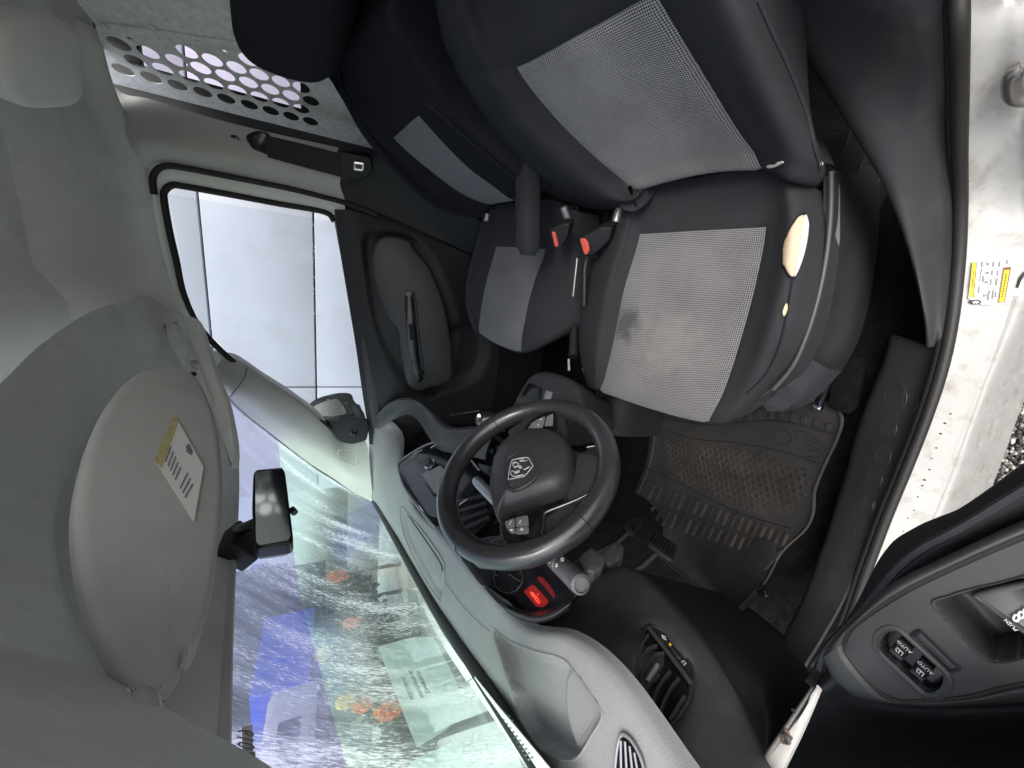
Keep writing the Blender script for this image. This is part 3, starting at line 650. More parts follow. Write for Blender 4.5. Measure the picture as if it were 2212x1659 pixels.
# split each column at the band edge: two grids with their own even rows
def resample(colpts, n):
    d = np.concatenate([[0], np.cumsum(np.linalg.norm(np.diff(colpts, axis=0), axis=1))]); t = np.linspace(0, d[-1], n)
    return np.stack([np.interp(t, d, colpts[:, k]) for k in range(3)], 1)
upc, loc_ = [], []
for j in range(GW.shape[1]):
    col = GW[:, j]; f = [proj(p)[0] - band_u(proj(p)[1]) for p in col]
    cut = None
    for i in range(len(col) - 1):
        if f[i] <= 0 < f[i + 1]: t = -f[i] / (f[i + 1] - f[i]); cut = (i, col[i] * (1 - t) + col[i + 1] * t); break
    if cut is None: cut = (0, col[0] * .98 + col[1] * .02)
    upc.append(resample(np.vstack([col[:cut[0] + 1], [cut[1]]]), 14)); loc_.append(resample(np.vstack([[cut[1]], col[cut[0] + 1:]]), 22))
GU = np.array(upc).transpose(1, 0, 2); GL = np.array(loc_).transpose(1, 0, 2)
def pane(name, G, m, parent):
    R, Cn = G.shape[:2]
    f = [(i * Cn + j, i * Cn + j + 1, (i + 1) * Cn + j + 1, (i + 1) * Cn + j) for i in range(R - 1) for j in range(Cn - 1)]
    return mk(name, list(G.reshape(-1, 3)), f, m, parent, True)
pane('pane', GL, M['glass'], ws); pane('shade_band', GU, M['band'], ws)
tube('black_edge', cr_curve([q + V(0, -.004, .002) for q in side] , 4), 0.007, M['rubber'], ws, 8)
tube('base_seal', cr_curve([q + V(0, -.012, -.004) for q in G_[1:]], 6), 0.012, M['rubber'], ws, 8)

# ================================================================== partition behind the seats, cargo space
KP = 1.10
P0 = V(-.95 + 1.31 * KP, -.42 * KP, 1.5); PN = unit(V(-PARTK, 1, 0)); PPL = (P0, PN); PT = unit(V(1, PARTK, 0))
def pxz(q): return ((q - P0) @ PT, q[2])
def pw(a, z, off=0): return V(P0[0], P0[1], 0) + PT * a + V(0, 0, z) + PN * off
seen = [(257, 95), (293, 133), (266, 151), (327, 168), (320, 114), (352, 150), (384, 185), (381, 132), (404, 113), (409, 166), (438, 200), (434, 148), (459, 131), (462, 182), (489, 214), (487, 164), (511, 147), (513, 196), (539, 227), (537, 179), (560, 162), (561, 210), (585, 240), (584, 194), (607, 177), (607, 223), (629, 252), (629, 207), (651, 236), (651, 190), (672, 219), (671, 263), (537, 130)]
hs_ = [pxz(P(u, v, pl=PPL)) for u, v in seen]
hz = sorted(hs_)
# continue the same pattern behind the headrests towards the driver side
extra = []
base = [h for h in hs_ if h[0] < min(x for x, z in hs_) + 0.10]
for c in range(1, 11):
    for r in range(7):
        a = min(x for x, z in hs_) - 0.047 * c; z = 1.63 + 0.056 * r + (0.028 if c % 2 else 0)
        q_ = proj(V(P0[0], P0[1], 0) + PT * a + V(0, 0, z))
        if q_[0] > 520 or q_[1] < -40: extra.append((a, z))
part = thing('partition', 'grey sheet metal partition with round holes behind the passenger seat', 'partition', (P0[0], P0[1], .5))
ax0, ax1, az0, az1 = -1.30, .245, .62, 2.02
def part_outline():
    edge = [(205, 52), (222, 110), (240, 178), (262, 196), (300, 203), (330, 212), (380, 228), (440, 246), (480, 257), (560, 277), (640, 297), (720, 315), (800, 332), (850, 345)]
    e = [pxz(P(u, v, pl=PPL)) for u, v in edge]
    return e
ed = part_outline()
out2 = [(ax0, az0), (ed[-1][0], az0)] + ed[::-1] + [(ed[0][0] - .12, 2.03), (ax0, 2.03)]
verts2 = []; edges2 = []
def addloop(l):
    k = len(verts2); verts2.extend(Vector((float(a), float(b))) for a, b in l)
    edges2.extend((k + i, k + (i + 1) % len(l)) for i in range(len(l)))
addloop(out2)
HR = 0.0232
holes = []
for (a, z) in hs_: holes.append((a, z, HR))
for (a, z) in extra: holes.append((a, z, HR))
for u, v in ((279, 83), (485, 111)):
    a, z = pxz(P(u, v, pl=PPL)); holes.append((a, z, .005))
for a, z, r in holes: addloop([(a + r * math.cos(2 * math.pi * k / 20), z + r * math.sin(2 * math.pi * k / 20)) for k in range(20)])
vo_, eo_, fo_, _, _, _ = delaunay_2d_cdt(verts2, edges2, [], 1, 1e-6)
keep = []
for f in fo_:
    c = sum((vo_[i] for i in f), Vector((0, 0))) / len(f)
    if any((c.x - a) ** 2 + (c.y - z) ** 2 < (r * .985) ** 2 for a, z, r in holes): continue
    if not in_poly(c.x, c.y, out2): continue
    keep.append(f)
TH = 0.0025
n0 = len(vo_); vv = [pw(q.x, q.y) for q in vo_] + [pw(q.x, q.y, -TH) for q in vo_]
ff = [tuple(f) for f in keep] + [tuple(n0 + i for i in f[::-1]) for f in keep]
cnt = {}
for f in keep:
    for i in range(len(f)):
        e = (f[i], f[(i + 1) % len(f)]); cnt[e] = cnt.get(e, 0) + 1
for (a, b) in cnt:
    if (b, a) not in cnt: ff.append((b, a, n0 + a, n0 + b))
mk('perforated_sheet', vv, ff, M['galv'], part, False)
# folded flange with rivets along the top of the perforated field
fl_ = [P(u, v, pl=(P0 + PN * .004, PN)) for u, v in [(232, 52), (330, 66), (430, 82), (530, 96), (620, 108)]]
tube('flange', fl_, 0.004, M['galv'], part, 6, flat=(1, 1))
for u, v in ((226, 57), (449, 87), (328, 59)):
    lathe('rivet', P(u, v, pl=(P0 + PN * .004, PN)), PN, [(0, .008), (.003, .007), (.005, .003)], M['galv'], part, 10)

cargo = thing('cargo_box', 'dark cargo space with bright windows seen through the partition holes', 'cargo space', (0, -1.5, .5))
XC = .76
yf0 = P(500, 193, x=XC)[1]
wz1, wz0 = P(300, 110, x=XC)[2], P(650, 235, x=XC)[2]
def bx(name, x0, x1, y0, y1, z0, z1, m, parent=None, bev=0.003):
    return obox(name, V((x0 + x1) / 2, (y0 + y1) / 2, (z0 + z1) / 2), V(1, 0, 0), V(0, 1, 0), V(0, 0, 1), (x1 - x0) / 2, (y1 - y0) / 2, (z1 - z0) / 2, m, parent, bev)
yr = yf0 - .75
bx('side_wall', XC, XC + .03, -2.45, yr, .45, 2.10, M['darker'], cargo); bx('side_wall', XC, XC + .03, yf0, yf0 + .10, .45, 2.10, M['darker'], cargo)
bx('side_wall', XC, XC + .03, yr + .0005, yf0 - .0005, .45, wz0, M['darker'], cargo); bx('side_wall', XC, XC + .03, yr + .0005, yf0 - .0005, wz1, 2.10, M['darker'], cargo)
M['cargoglass'] = glassy('lavender cargo glass', (0.96, 0.86, 0.98))
mk('cargo_window', [(XC + .015, yr, wz0), (XC + .015, yf0, wz0), (XC + .015, yf0, wz1), (XC + .015, yr, wz1)], [(0, 1, 2, 3)], M['cargoglass'], cargo, False)
bx('side_wall', -.83, -.80, -2.45, -.62, .45, 2.10, M['darker'], cargo)
bx('cargo_roof', -.84, .84, -2.46, -.50, 2.102, 2.13, M['darker'], cargo); bx('cargo_floor', -.84, .84, -2.46, -.56, .42, .448, M['darker'], cargo)
bx('rear_wall', -.83, .83, -2.49, -2.46, .45, 1.15, M['darker'], cargo); bx('rear_wall', -.83, .83, -2.49, -2.46, 2.02, 2.10, M['darker'], cargo)
bx('rear_post', -.03, .03, -2.49, -2.46, 1.152, 2.018, M['darker'], cargo); bx('rear_post', -.83, -.74, -2.49, -2.46, 1.152, 2.018, M['darker'], cargo); bx('rear_post', .74, .83, -2.49, -2.46, 1.152, 2.018, M['darker'], cargo)

# ================================================================== passenger door with its window
door = thing('van_door', 'dark passenger door trim with pull handle below the wet side window', 'door', (.74, .2, .6))
bx('pillar_backing', .775, .787, -.375, -.155, .44, 1.97, M['darker'], door)
bx('door_shell', .735, .755, -.55, 1.12, .44, 1.33, M['darker'], door)
# window glass
def XG(u): return .70 - (.10) * max(0.0, min(1.0, (760 - u) / 400.0))     # glass leans in towards the roof
gl_top = [(361, 424), (369, 411), (384, 408), (388, 540), (403, 625), (444, 711), (533, 793), (649, 868), (718, 919)]
gtop = [(362, 418), (376, 480), (388, 540), (403, 625), (425, 680), (444, 711), (490, 757), (533, 793), (590, 832), (649, 868), (700, 905)]
gbot = [(718, 480), (728, 540), (738, 595), (748, 650), (758, 700), (766, 745), (774, 795), (780, 835), (785, 870), (788, 895), (790, 912)]
Ga = np.array([[P(u, v, x=XG(u)) for u, v in gtop], [P((a[0] + b[0]) / 2, (a[1] + b[1]) / 2, x=XG((a[0] + b[0]) / 2)) for a, b in zip(gtop, gbot)], [P(u + 8, v, x=XG(u)) for u, v in gbot]])
M['sideglass'] = glassy('side window glass with drops', (0.86, 0.90, 0.95), drops=0.2)
pane('window_pane', cr_grid([list(r) for r in Ga], 6, 4), M['sideglass'], door)
# rubber run round the glass, painted frame outside it, outer door seal
inner = [(722, 478), (700, 458), (600, 440), (500, 421), (400, 403), (372, 400), (356, 412), (354, 430), (366, 500), (380, 560), (398, 640), (438, 716), (527, 800), (640, 874), (715, 926)]
mid_ = [(728, 462), (700, 445), (600, 425), (500, 407), (400, 387), (362, 384), (343, 400), (341, 430), (354, 505), (368, 570), (388, 650), (424, 712), (500, 782)]
outer = [(745, 436), (700, 424), (632, 409), (560, 394), (478, 378), (400, 363), (362, 360), (338, 372), (331, 388)]
tube('glass_seal', cr_curve([P(u, v, x=XG(u) - .006) for u, v in inner], 5), 0.0095, M['rubber'], door, 8)
fr_a = [P(u, v, x=XG(u) - .003) for u, v in [(745, 474), (702, 458), (600, 439), (500, 420), (400, 402), (370, 400), (355, 413), (352, 432), (365, 505), (380, 570), (400, 645), (440, 716)]]
fr_b = [P(u, v, x=XG(u) - .02) for u, v in [(740, 440), (700, 428), (632, 413), (560, 398), (478, 382), (400, 368), (352, 378), (336, 398), (340, 460), (352, 530)]]
fr_b = [P(u, v, x=XG(u) - .02) for u, v in [(745, 441), (705, 430), (604, 408), (506, 388), (404, 364), (355, 360), (333, 384), (330, 430), (342, 505), (358, 570), (380, 645), (415, 716)]]
sheet('window_frame', cr_grid([fr_a, [(a + b) / 2 + V(-.006, 0, 0) for a, b in zip(fr_a, fr_b)], fr_b], 3, 5), M['frame'], door, 0.02)
bpil = thing('pillar_trim', 'pale pillar trim behind the passenger window with dark seal', 'pillar trim', P(740, 420, x=.68))
tube('door_seal', cr_curve([P(u, v, x=XG(u) - .026) for u, v in [(815, 462), (745, 438), (700, 426), (632, 409), (560, 394), (478, 378), (400, 363), (362, 358), (340, 366), (330, 386), (333, 420)]], 5), 0.0085, M['rubber'], bpil, 8)
# pillar skin between lining rail and window
pa = [P(u, v, x=XG(u) - .022) for u, v in [(745, 432), (640, 405), (560, 388), (478, 371), (400, 356), (345, 350), (310, 362)]] + [P(270, 360, x=.63)]
pb = [P(u, v, x=XG(u) - .045) for u, v in [(735, 388), (650, 375), (570, 352), (490, 338), (410, 320), (350, 308), (290, 300)]] + [P(240, 285, x=.63)]
pc = [P(u, v, pl=(P0 + PN * .006, PN)) for u, v in [(800, 334), (700, 312), (600, 290), (500, 266), (400, 238), (320, 213), (262, 200), (215, 150)]]
pc = [P(*proj(p), x=min(p[0] - .004, .665)) for p in pc]
sheet('pillar_skin', cr_grid([pa, pb, [b * .45 + c * .55 + V(-.008, 0, 0) for b, c in zip(pb, pc)], pc], 4, 4), M['pale'], bpil, 0.006)
slab('corner_fill', [P(u, v, x=.635) for u, v in rnd([(296, 352), (345, 330), (380, 352), (352, 372), (338, 392), (325, 420), (305, 420)], .2)], .01, M['pale'], bpil, .002)
# lower dark pillar trim
la = [P(u, v, x=.66) for u, v in [(735, 385), (800, 420), (900, 465), (1000, 530), (1060, 560)]]
lb = [P(u, v, x=.60) for u, v in [(728, 340), (800, 345), (880, 380), (980, 470), (1050, 520)]]
lc = [P(u, v, x=.56) for u, v in [(735, 318), (800, 325), (870, 345), (960, 420), (1040, 480)]]
l0 = [P(u, v, x=.675) for u, v in [(742, 432), (815, 458), (900, 495), (1000, 540), (1060, 575)]]
sheet('lower_trim', cr_grid([l0, la, lb, lc], 4, 5), M['darker'], bpil, 0.006)
# door card
dA = [(728, 448), (815, 470), (900, 505), (980, 540), (1060, 580)]
rowsD = [
 [(722, 452, .655), (760, 455, .645), (815, 472, .655), (900, 505, .665), (1000, 545, .675), (1080, 580, .68)],
 [(735, 540, .665), (772, 540, .650), (830, 540, .650), (920, 560, .655), (1010, 590, .675), (1090, 620, .68)],
 [(752, 640, .670), (785, 640, .655), (840, 640, .635), (930, 650, .635), (1010, 660, .675), (1080, 680, .68)],
 [(768, 740, .675), (795, 740, .660), (850, 745, .635), (930, 750, .635), (1010, 750, .675), (1080, 760, .68)],
 [(782, 835, .680), (805, 835, .665), (850, 840, .645), (910, 840, .645), (990, 840, .680), (1070, 845, .685)],
 [(793, 905, .685), (815, 905, .675), (850, 905, .665), (910, 905, .67), (980, 905, .69), (1060, 905, .69)],
 [(798, 960, .69), (820, 960, .69), (850, 960, .69), (910, 960, .69), (980, 960, .69), (1060, 960, .69)]]
GD = cr_grid([[P(u, v, x=x) for u, v, x in r] for r in rowsD], 9, 9)
emboss(GD, sm([(784, 512), (830, 500), (882, 505), (925, 540), (962, 610), (990, 700), (985, 770), (970, 830), (915, 862), (868, 825), (812, 725), (790, 610)], 4), 0.018, 9)
emboss(GD, sm([(905, 765), (985, 700), (1040, 700), (1055, 760), (1030, 820), (960, 850), (915, 850)], 4), 0.03, 14)
sheet('door_card', GD, M['darker'], door, 0.01)
sheet('belt_corner', cr_grid([[P(u, v, x=.712) for u, v in [(718, 446), (760, 440), (840, 462)]], [P(u, v, x=.704) for u, v in [(718, 470), (765, 470), (850, 492)]]], 3, 3), M['darker'], door, .006)
# raised arm rest panel and pull handle
AP = plane3(P(830, 540, x=.625), P(960, 620, x=.60), P(900, 800, x=.61))
arm = slab('armrest_panel', [P(u, v, pl=AP) for u, v in sm([(818, 514), (850, 508), (884, 518), (898, 540), (930, 580), (958, 650), (972, 720), (978, 765), (974, 820), (930, 838), (905, 846), (880, 830), (866, 770), (858, 715), (840, 690), (822, 655), (805, 600), (803, 545)], 4)], 0.03, M['dark'], door, 0.012, crown=.006)
AP2 = (AP[0] + AP[1] * .009, AP[1]); AP3 = (AP[0] + AP[1] * .012, AP[1])
slab('handle_recess', [P(u, v, pl=AP2) for u, v in rnd([(873, 632), (896, 628), (902, 680), (906, 745), (918, 815), (906, 828), (894, 805), (880, 745)], .25)], 0.02, M['gloss'], door, 0.002)
tube('pull_handle', cr_curve([P(u, v, pl=AP3) for u, v in [(895, 636), (901, 690), (906, 745), (914, 800)]], 5), 0.0045, M['dark'], door, 8)
tube('handle_lever', [P(886, 700, pl=AP3), P(889, 735, pl=AP3)], 0.006, M['gloss'], door, 8)
lathe('window_switch', P(896, 783, pl=AP2) - AP[1] * .002, AP[1], [(0, .012), (.005, .011), (.007, .008)], M['dark'], door, 14)
slab('switch_tip', [P(u, v, pl=AP3) for u, v in [(887, 722), (891, 722), (892, 735), (888, 735)]], .001, M['silver'], door, 0)
# belt moulding of the window sill
sheet('window_sill', cr_grid([[P(u, v, x=.70) for u, v in [(720, 468), (737, 560), (752, 650), (768, 745), (783, 850), (795, 925)]], [P(u + 8, v, x=.668) for u, v in [(722, 462), (742, 560), (757, 650), (773, 745), (788, 850), (799, 925)]], [P(u + 20, v, x=.662) for u, v in [(728, 458), (746, 560), (762, 650), (779, 745), (793, 850), (803, 925)]]], 4, 4), M['dark'], door, 0.006)
# mirror sail with adjuster
SP = (P(750, 930, x=.668), unit(V(-1, -.25, .1)))
slab('mirror_sail', [P(u, v, pl=SP) for u, v in rnd([(700, 905), (720, 912), (760, 900), (793, 905), (797, 925), (792, 952), (760, 960), (735, 955), (712, 930)], .25)], 0.02, M['darker'], door, 0.004)
lathe('mirror_adjuster', P(765, 936, pl=SP), SP[1], [(0, .016), (.006, .015), (.007, .009), (.018, .007), (.022, .004)], M['gloss'], door, 16)

# outside mirror
MPX = .93
mr_ = thing('door_mirror', 'black outside mirror beaded with rain past the passenger window', 'mirror', P(725, 880, x=MPX))
moc = V(MPX, P(725, 880, x=MPX)[1], P(725, 880, x=MPX)[2])
MP = (moc, unit(V(-.55, -.83, 0)))
ho = sm([(664, 892), (668, 872), (690, 858), (730, 848), (758, 850), (765, 865), (783, 885), (788, 905), (760, 910), (700, 912), (672, 908)], 3)
slab('housing', [P(u, v, pl=MP) for u, v in ho], 0.07, M['darker'], mr_, 0.006)
slab('mirror_glass', [P(u, v, pl=(MP[0] + MP[1] * .002, MP[1])) for u, v in rnd([(675, 892), (679, 877), (698, 868), (728, 860), (742, 876), (749, 894), (718, 900), (684, 898)], .2)], 0.003, M['mirror'], mr_, 0)
tube('arm', [P(770, 880, x=MPX - .02), P(780, 905, x=.80), P(775, 925, x=.72)], 0.02, M['darker'], mr_, 8)

# ================================================================== passenger belt
belt = thing('seat_belt', 'black passenger seat belt hanging from the pillar anchor', 'seat belt', P(560, 315, x=.625))
BX = (P(560, 315, x=.625), unit(V(-1, .35, .05)))
slab('slot_plate', [P(u, v, pl=BX) for u, v in rnd([(441, 291), (530, 300), (534, 318), (455, 303)], .2)], 0.006, M['pale'], belt, 0.001)
slab('height_slider', [P(u, v, pl=(BX[0] + BX[1] * .003, BX[1])) for u, v in rnd([(497, 291), (512, 293), (522, 308), (500, 309)], .2)], 0.006, M['gloss'], belt, 0.001)
slab('anchor_ring', [P(u, v, pl=(BX[0] + BX[1] * .016, BX[1])) for u, v in sm([(530, 295), (550, 284), (572, 286), (582, 298), (579, 325), (582, 342), (570, 349), (556, 340), (542, 318)], 3)], 0.022, M['gloss'], belt, 0.006)
for w in range(2):
    pts = [(575, 292 + 4 * w), (660, 312 + 3 * w), (745, 334 + 2 * w)]; pt2 = [(578, 340), (660, 362), (738, 383)]
    G = cr_grid([[P(u, v, pl=(BX[0] + BX[1] * (.02 - .008 * w), BX[1])) for u, v in pts], [P((a[0] + b[0]) / 2, (a[1] + b[1]) / 2, pl=(BX[0] + BX[1] * (.024 - .008 * w), BX[1])) for a, b in zip(pts, pt2)], [P(u, v, pl=(BX[0] + BX[1] * (.02 - .008 * w), BX[1])) for u, v in pt2]], 4, 6)
    sheet('webbing', G, M['belt'], belt, 0.002)
slab('retractor_cover', [P(u, v, pl=(BX[0] + BX[1] * .026, BX[1])) for u, v in rnd([(732, 325), (800, 340), (806, 372), (780, 388), (735, 390)], .15)], 0.03, M['darker'], belt, 0.004)
slab('tongue', [P(u, v, pl=(BX[0] + BX[1] * .034, BX[1])) for u, v in rnd([(765, 349), (787, 352), (785, 370), (763, 367)], .15)], 0.003, M['chrome'], belt, 0.0006)
slab('tongue_slot', [P(u, v, pl=(BX[0] + BX[1] * .0355, BX[1])) for u, v in rnd([(768, 354), (783, 356), (782, 366), (767, 364)], .15)], 0.001, M['gloss'], belt, 0)

# ================================================================== seats
def cushion_grid(rows, nr, nc): return cr_grid(rows, nr, nc)
M['insert'] = weave('grey knotted seat cloth', (0.34, 0.340, 0.342), (0.026, 0.026, 0.028), 0.0072, 0.0072, 0.6)
BPL0, BN = V(0, -.2, .88), unit(V(0, 1, .43))
def bp(off): return (BPL0 + BN * off, BN)
ds = thing('bucket_seat', 'worn grey cloth driver seat with torn bolster showing foam', 'seat', (-.36, -.05, .5))
# --- cushion
cu = [
 [(1345, 425, .800), (1365, 418, .862), (1385, 407, .862), (1510, 382, .850), (1650, 364, .862), (1702, 378, .872), (1752, 402, .830)],
 [(1303, 502, .800), (1342, 503, .868), (1380, 505, .846), (1515, 497, .838), (1650, 490, .846), (1712, 480, .882), (1766, 490, .832)],
 [(1262, 625, .795), (1303, 626, .862), (1345, 628, .840), (1490, 620, .832), (1628, 612, .840), (1698, 602, .880), (1760, 598, .830)],
 [(1250, 735, .790), (1284, 738, .852), (1322, 742, .838), (1455, 748, .832), (1594, 740, .838), (1664, 730, .870), (1736, 712, .822)],
 [(1263, 808, .785), (1283, 812, .838), (1304, 816, .834), (1428, 842, .830), (1560, 845, .834), (1630, 826, .850), (1698, 798, .810)],
 [(1277, 838, .770), (1287, 842, .806), (1296, 846, .812), (1415, 886, .812), (1530, 913, .812), (1590, 900, .814), (1648, 858, .790)]]
cr = []
for r in cu:
    q = [P(u, v, z=z) for u, v, z in r]
    q = [q[0] + V(.004, 0, -.10)] + q + [q[-1] + V(.008, 0, -.075)]
    cr.append(q)
cr.append([p + V(0, -.012, -.05) for p in cr[-1]]); cr.append([p + V(0, -.05, -.05) for p in cr[-1]])
NR, NC = 8, 8
GC = cr_grid(cr, NR, NC)
# shallow sewn grooves round the insert
insC = lambda i, j: NR * 1 <= i < NR * 5 and NC * 3 <= j < NC * 5
nC = face_cam(GC)
for i in range(GC.shape[0]):
    for j in range(GC.shape[1]):
        if (j in (NC * 3, NC * 5) and NR <= i <= NR * 5) or (i == NR and NC * 3 <= j <= NC * 5): GC[i, j] -= nC[i, j] * .004
sheet('cushion', GC, M['fabric'], ds, 0.03, mask=lambda i, j: not insC(i, j))
tear_c = P(1350, 690, z=.84)
M['insertd'] = weave('worn driver seat cloth', (0.285, 0.282, 0.280), (0.024, 0.024, 0.026), 0.0072, 0.0072, 0.6,
    wear=[(P(1350, 700, z=.838) - V(-.36, -.05, .5), .055, (.05, .05, .05), .75), (P(1430, 740, z=.835) - V(-.36, -.05, .5), .09, (.28, .275, .27), .4)])
sheet('cushion_insert', GC, M['insertd'], ds, 0.03, mask=insC)
# --- backrest
bo_ = [-.05, .026, .0, -.008, .0, .022, -.02]
bk = [
 [(1357, 446), (1366, 433), (1377, 413), (1510, 378), (1650, 368), (1704, 393), (1758, 397)],
 [(1245, 442), (1287, 425), (1335, 385), (1480, 345), (1622, 330), (1715, 350), (1782, 372)],
 [(1150, 388), (1205, 370), (1270, 330), (1430, 295), (1587, 282), (1690, 285), (1770, 320)],
 [(1060, 285), (1115, 278), (1195, 255), (1360, 215), (1532, 193), (1642, 190), (1735, 215)],
 [(972, 128), (1040, 150), (1114, 150), (1265, 72), (1412, -5), (1545, -30), (1640, -5)],
 [(940, 0), (982, -5), (1035, -25), (1150, -120), (1290, -220), (1420, -260), (1540, -230)],
 [(925, -140), (955, -160), (1000, -190), (1080, -270), (1200, -370), (1300, -420), (1400, -420)]]
br = []
for r in bk:
    q = [P(u, v, pl=bp(o_)) for (u, v), o_ in zip(r, bo_)]
    q = [q[0] + V(-.012, -.10, -.03)] + q + [q[-1] + (V(.006, -.10, -.02) if len(br) > 3 else V(.035, -.09, -.02) if len(br) == 3 else V(.09, -.05, -.02))]
    br.append(q)
br.append([p + V(0, -.045, .012) for p in br[-1]]); br.append([p + V(0, -.06, -.05) for p in br[-1]])
br.insert(0, [p + V(.0 if j < 6 else .05, -.055, -.035) for j, p in enumerate(br[0])])
GB = cr_grid(br, 8, 8); nB = face_cam(GB)
insB = lambda i, j: 8 <= i < 40 and 24 <= j < 40
for i in range(GB.shape[0]):
    for j in range(GB.shape[1]):
        if (j in (24, 40) and 8 <= i <= 40) or (i == 40 and 8 <= j <= 40): GB[i, j] -= nB[i, j] * .004
sheet('backrest', GB, M['fabric'], ds, 0.03, mask=lambda i, j: not insB(i, j))
sheet('backrest_insert', GB, M['insert'], ds, 0.03, mask=insB)
# hard back shell closing the seat behind
sheet('back_shell', np.array([[GB[i, 2] + V(.02, -.06, -.02) + (GB[i, -3] - GB[i, 2]) * t + V(0, -.05 * math.sin(math.pi * t), 0) for t in np.linspace(.05, .82, 8)] for i in range(14, GB.shape[0], 6)]), M['darker'], ds, 0.01)
# head rest above the frame of the picture
dh = BPL0 + BN * .01; hc2 = np.mean([br[7][3], br[7][5]], 0) + V(0, -.05, .135)
HX, HZ = V(1, 0, 0), unit(V(0, -.43, 1)); ho2 = [hc2 + HX * .135 * math.copysign(abs(math.cos(a)) ** .6, math.cos(a)) + HZ * .10 * math.copysign(abs(math.sin(a)) ** .6, math.sin(a)) for a in np.linspace(0, 2 * math.pi, 41)[:-1]]
N = 40; vs = []; fs = []
for fr, h in ((.5, -.06), (.9, -.05), (1, -.03), (1, .0), (.95, .025), (.8, .04), (.4, .05), (.02, .052)): vs += [hc2 + (p - hc2) * fr + BN * h for p in ho2]
for r in range(7): fs += [(r * N + i, r * N + (i + 1) % N, (r + 1) * N + (i + 1) % N, (r + 1) * N + i) for i in range(N)]
fs += [tuple(range(N - 1, -1, -1)), tuple(7 * N + i for i in range(N))]
mk('headrest', vs, fs, M['fabric'], ds, True)
for k in (-.05, .05): tube('headrest_post', [hc2 + HX * k - HZ * .20, hc2 + HX * k - HZ * .08], .006, M['chrome'], ds, 8)
# rips
def patch(name, poly, G, m, parent, lift=.004, thick=.003):
    c = np.mean([V(*q) for q in poly], 0); N = len(poly); vs = []; fs = []
    for fr, h in ((1.0, -.004), (1.0, 0), (.9, .0015), (.6, .002), (.3, .002), (.02, .002)):
        for q in poly: w = c + (V(*q) - c) * fr; vs.append(on_grid(w[0], w[1], G, lift + h))
    for r in range(5):
        for i in range(N): fs.append((r * N + i, r * N + (i + 1) % N, (r + 1) * N + (i + 1) % N, (r + 1) * N + i))
    fs.append(tuple(5 * N + i for i in range(N)))
    return mk(name, vs, fs, m, parent, True, None, 60)
tear = sm([(1737, 464), (1722, 474), (1703, 500), (1692, 530), (1690, 560), (1698, 585), (1716, 598), (1728, 575), (1740, 540), (1746, 505), (1747, 478)], 3)
rgt_ = np.random.default_rng(5); tear = [(a + rgt_.uniform(-1.6, 1.6), b + rgt_.uniform(-1.6, 1.6)) for a, b in tear]
rim = [tuple(V(1718, 532) + (V(*q) - V(1718, 532)) * 1.09) for q in tear]
patch('tear_edge', rim, GC, M['fabric2'], ds, .0035)
foam = patch('torn_foam', tear, GC, M['foam'], ds, .006)
patch('torn_lining', sm([(1740, 463), (1747, 478), (1746, 508), (1738, 548), (1727, 580), (1717, 598), (1719, 575), (1728, 530), (1733, 490)], 3), GC, M['foamw'], ds, .0085)
patch('torn_foam', sm([(1699, 654), (1694, 662), (1690, 674), (1693, 684), (1698, 678), (1702, 664)], 2), GC, M['foam'], ds, .006)
patch('torn_foam', [(1654, 360), (1662, 356), (1672, 356), (1680, 350), (1690, 348), (1694, 351), (1684, 357), (1672, 362), (1660, 364)], GB, M['foamw'], ds, .006)
patch('torn_foam', sm([(1771, 353), (1776, 349), (1779, 354), (1775, 361)], 2), GB, M['foam'], ds, .006)
seamp = [(1712, 602), (1706, 640), (1697, 690), (1688, 730), (1672, 775), (1648, 815), (1612, 850)]
tube('seam', cr_curve([on_grid(u, v, GC, .002) for u, v in seamp], 5), 0.0016, M['fabric2'], ds, 6)
sb = [(1638, 0), (1664, 60), (1690, 115), (1722, 190), (1745, 255), (1757, 310), (1772, 362)]
tube('seam', cr_curve([on_grid(u, v, GB, .003) for u, v in sb], 5), 0.003, M['fabric'], ds, 6)
# --- plastic valance, bright edge, recliner
va = [(1797, 372), (1797, 430), (1794, 490), (1786, 560), (1770, 640), (1748, 715), (1715, 790), (1672, 842), (1625, 868)]
vb = [(1868, 360), (1874, 430), (1874, 500), (1866, 580), (1850, 660), (1826, 735), (1786, 800), (1722, 852), (1650, 880)]
vc = [(1895, 350), (1900, 430), (1898, 500), (1890, 580), (1874, 670), (1846, 755), (1800, 820), (1730, 868), (1655, 890)]
val = cr_grid([[P(u, v, z=.800) for u, v in va], [P(u, v, z=.70) for u, v in [((a[0] + b[0]) / 2 - 2, (a[1] + b[1]) / 2) for a, b in zip(va, vb)]], [P(u, v, z=.63) for u, v in vb], [P(u, v, z=.56) for u, v in vc]], 5, 5)
sheet('side_valance', val, M['dark'], ds, 0.01)
tube('valance_edge', cr_curve([P(u - 2, v, z=.812) for u, v in va[:-1]], 5), 0.0036, M['armrest'], ds, 8)
rcl = [(1759, 398), (1790, 388), (1800, 392), (1800, 520), (1786, 560), (1778, 545), (1774, 470), (1764, 430)]
slab('recliner_cover', [P(u, v, z=.775) for u, v in rnd(rcl, .2)], 0.02, M['silver'], ds, 0.003)
tube('recliner_bolt', [P(1770, 385, z=.80), P(1782, 372, z=.80)], 0.006, M['chrome'], ds, 8)
slab('seat_pan', [V(-.52, -.30, .72), V(-.14, -.30, .72), V(-.14, .10, .72), V(-.52, .10, .72)], .06, M['darker'], ds, .005, up=V(0, 0, 1))
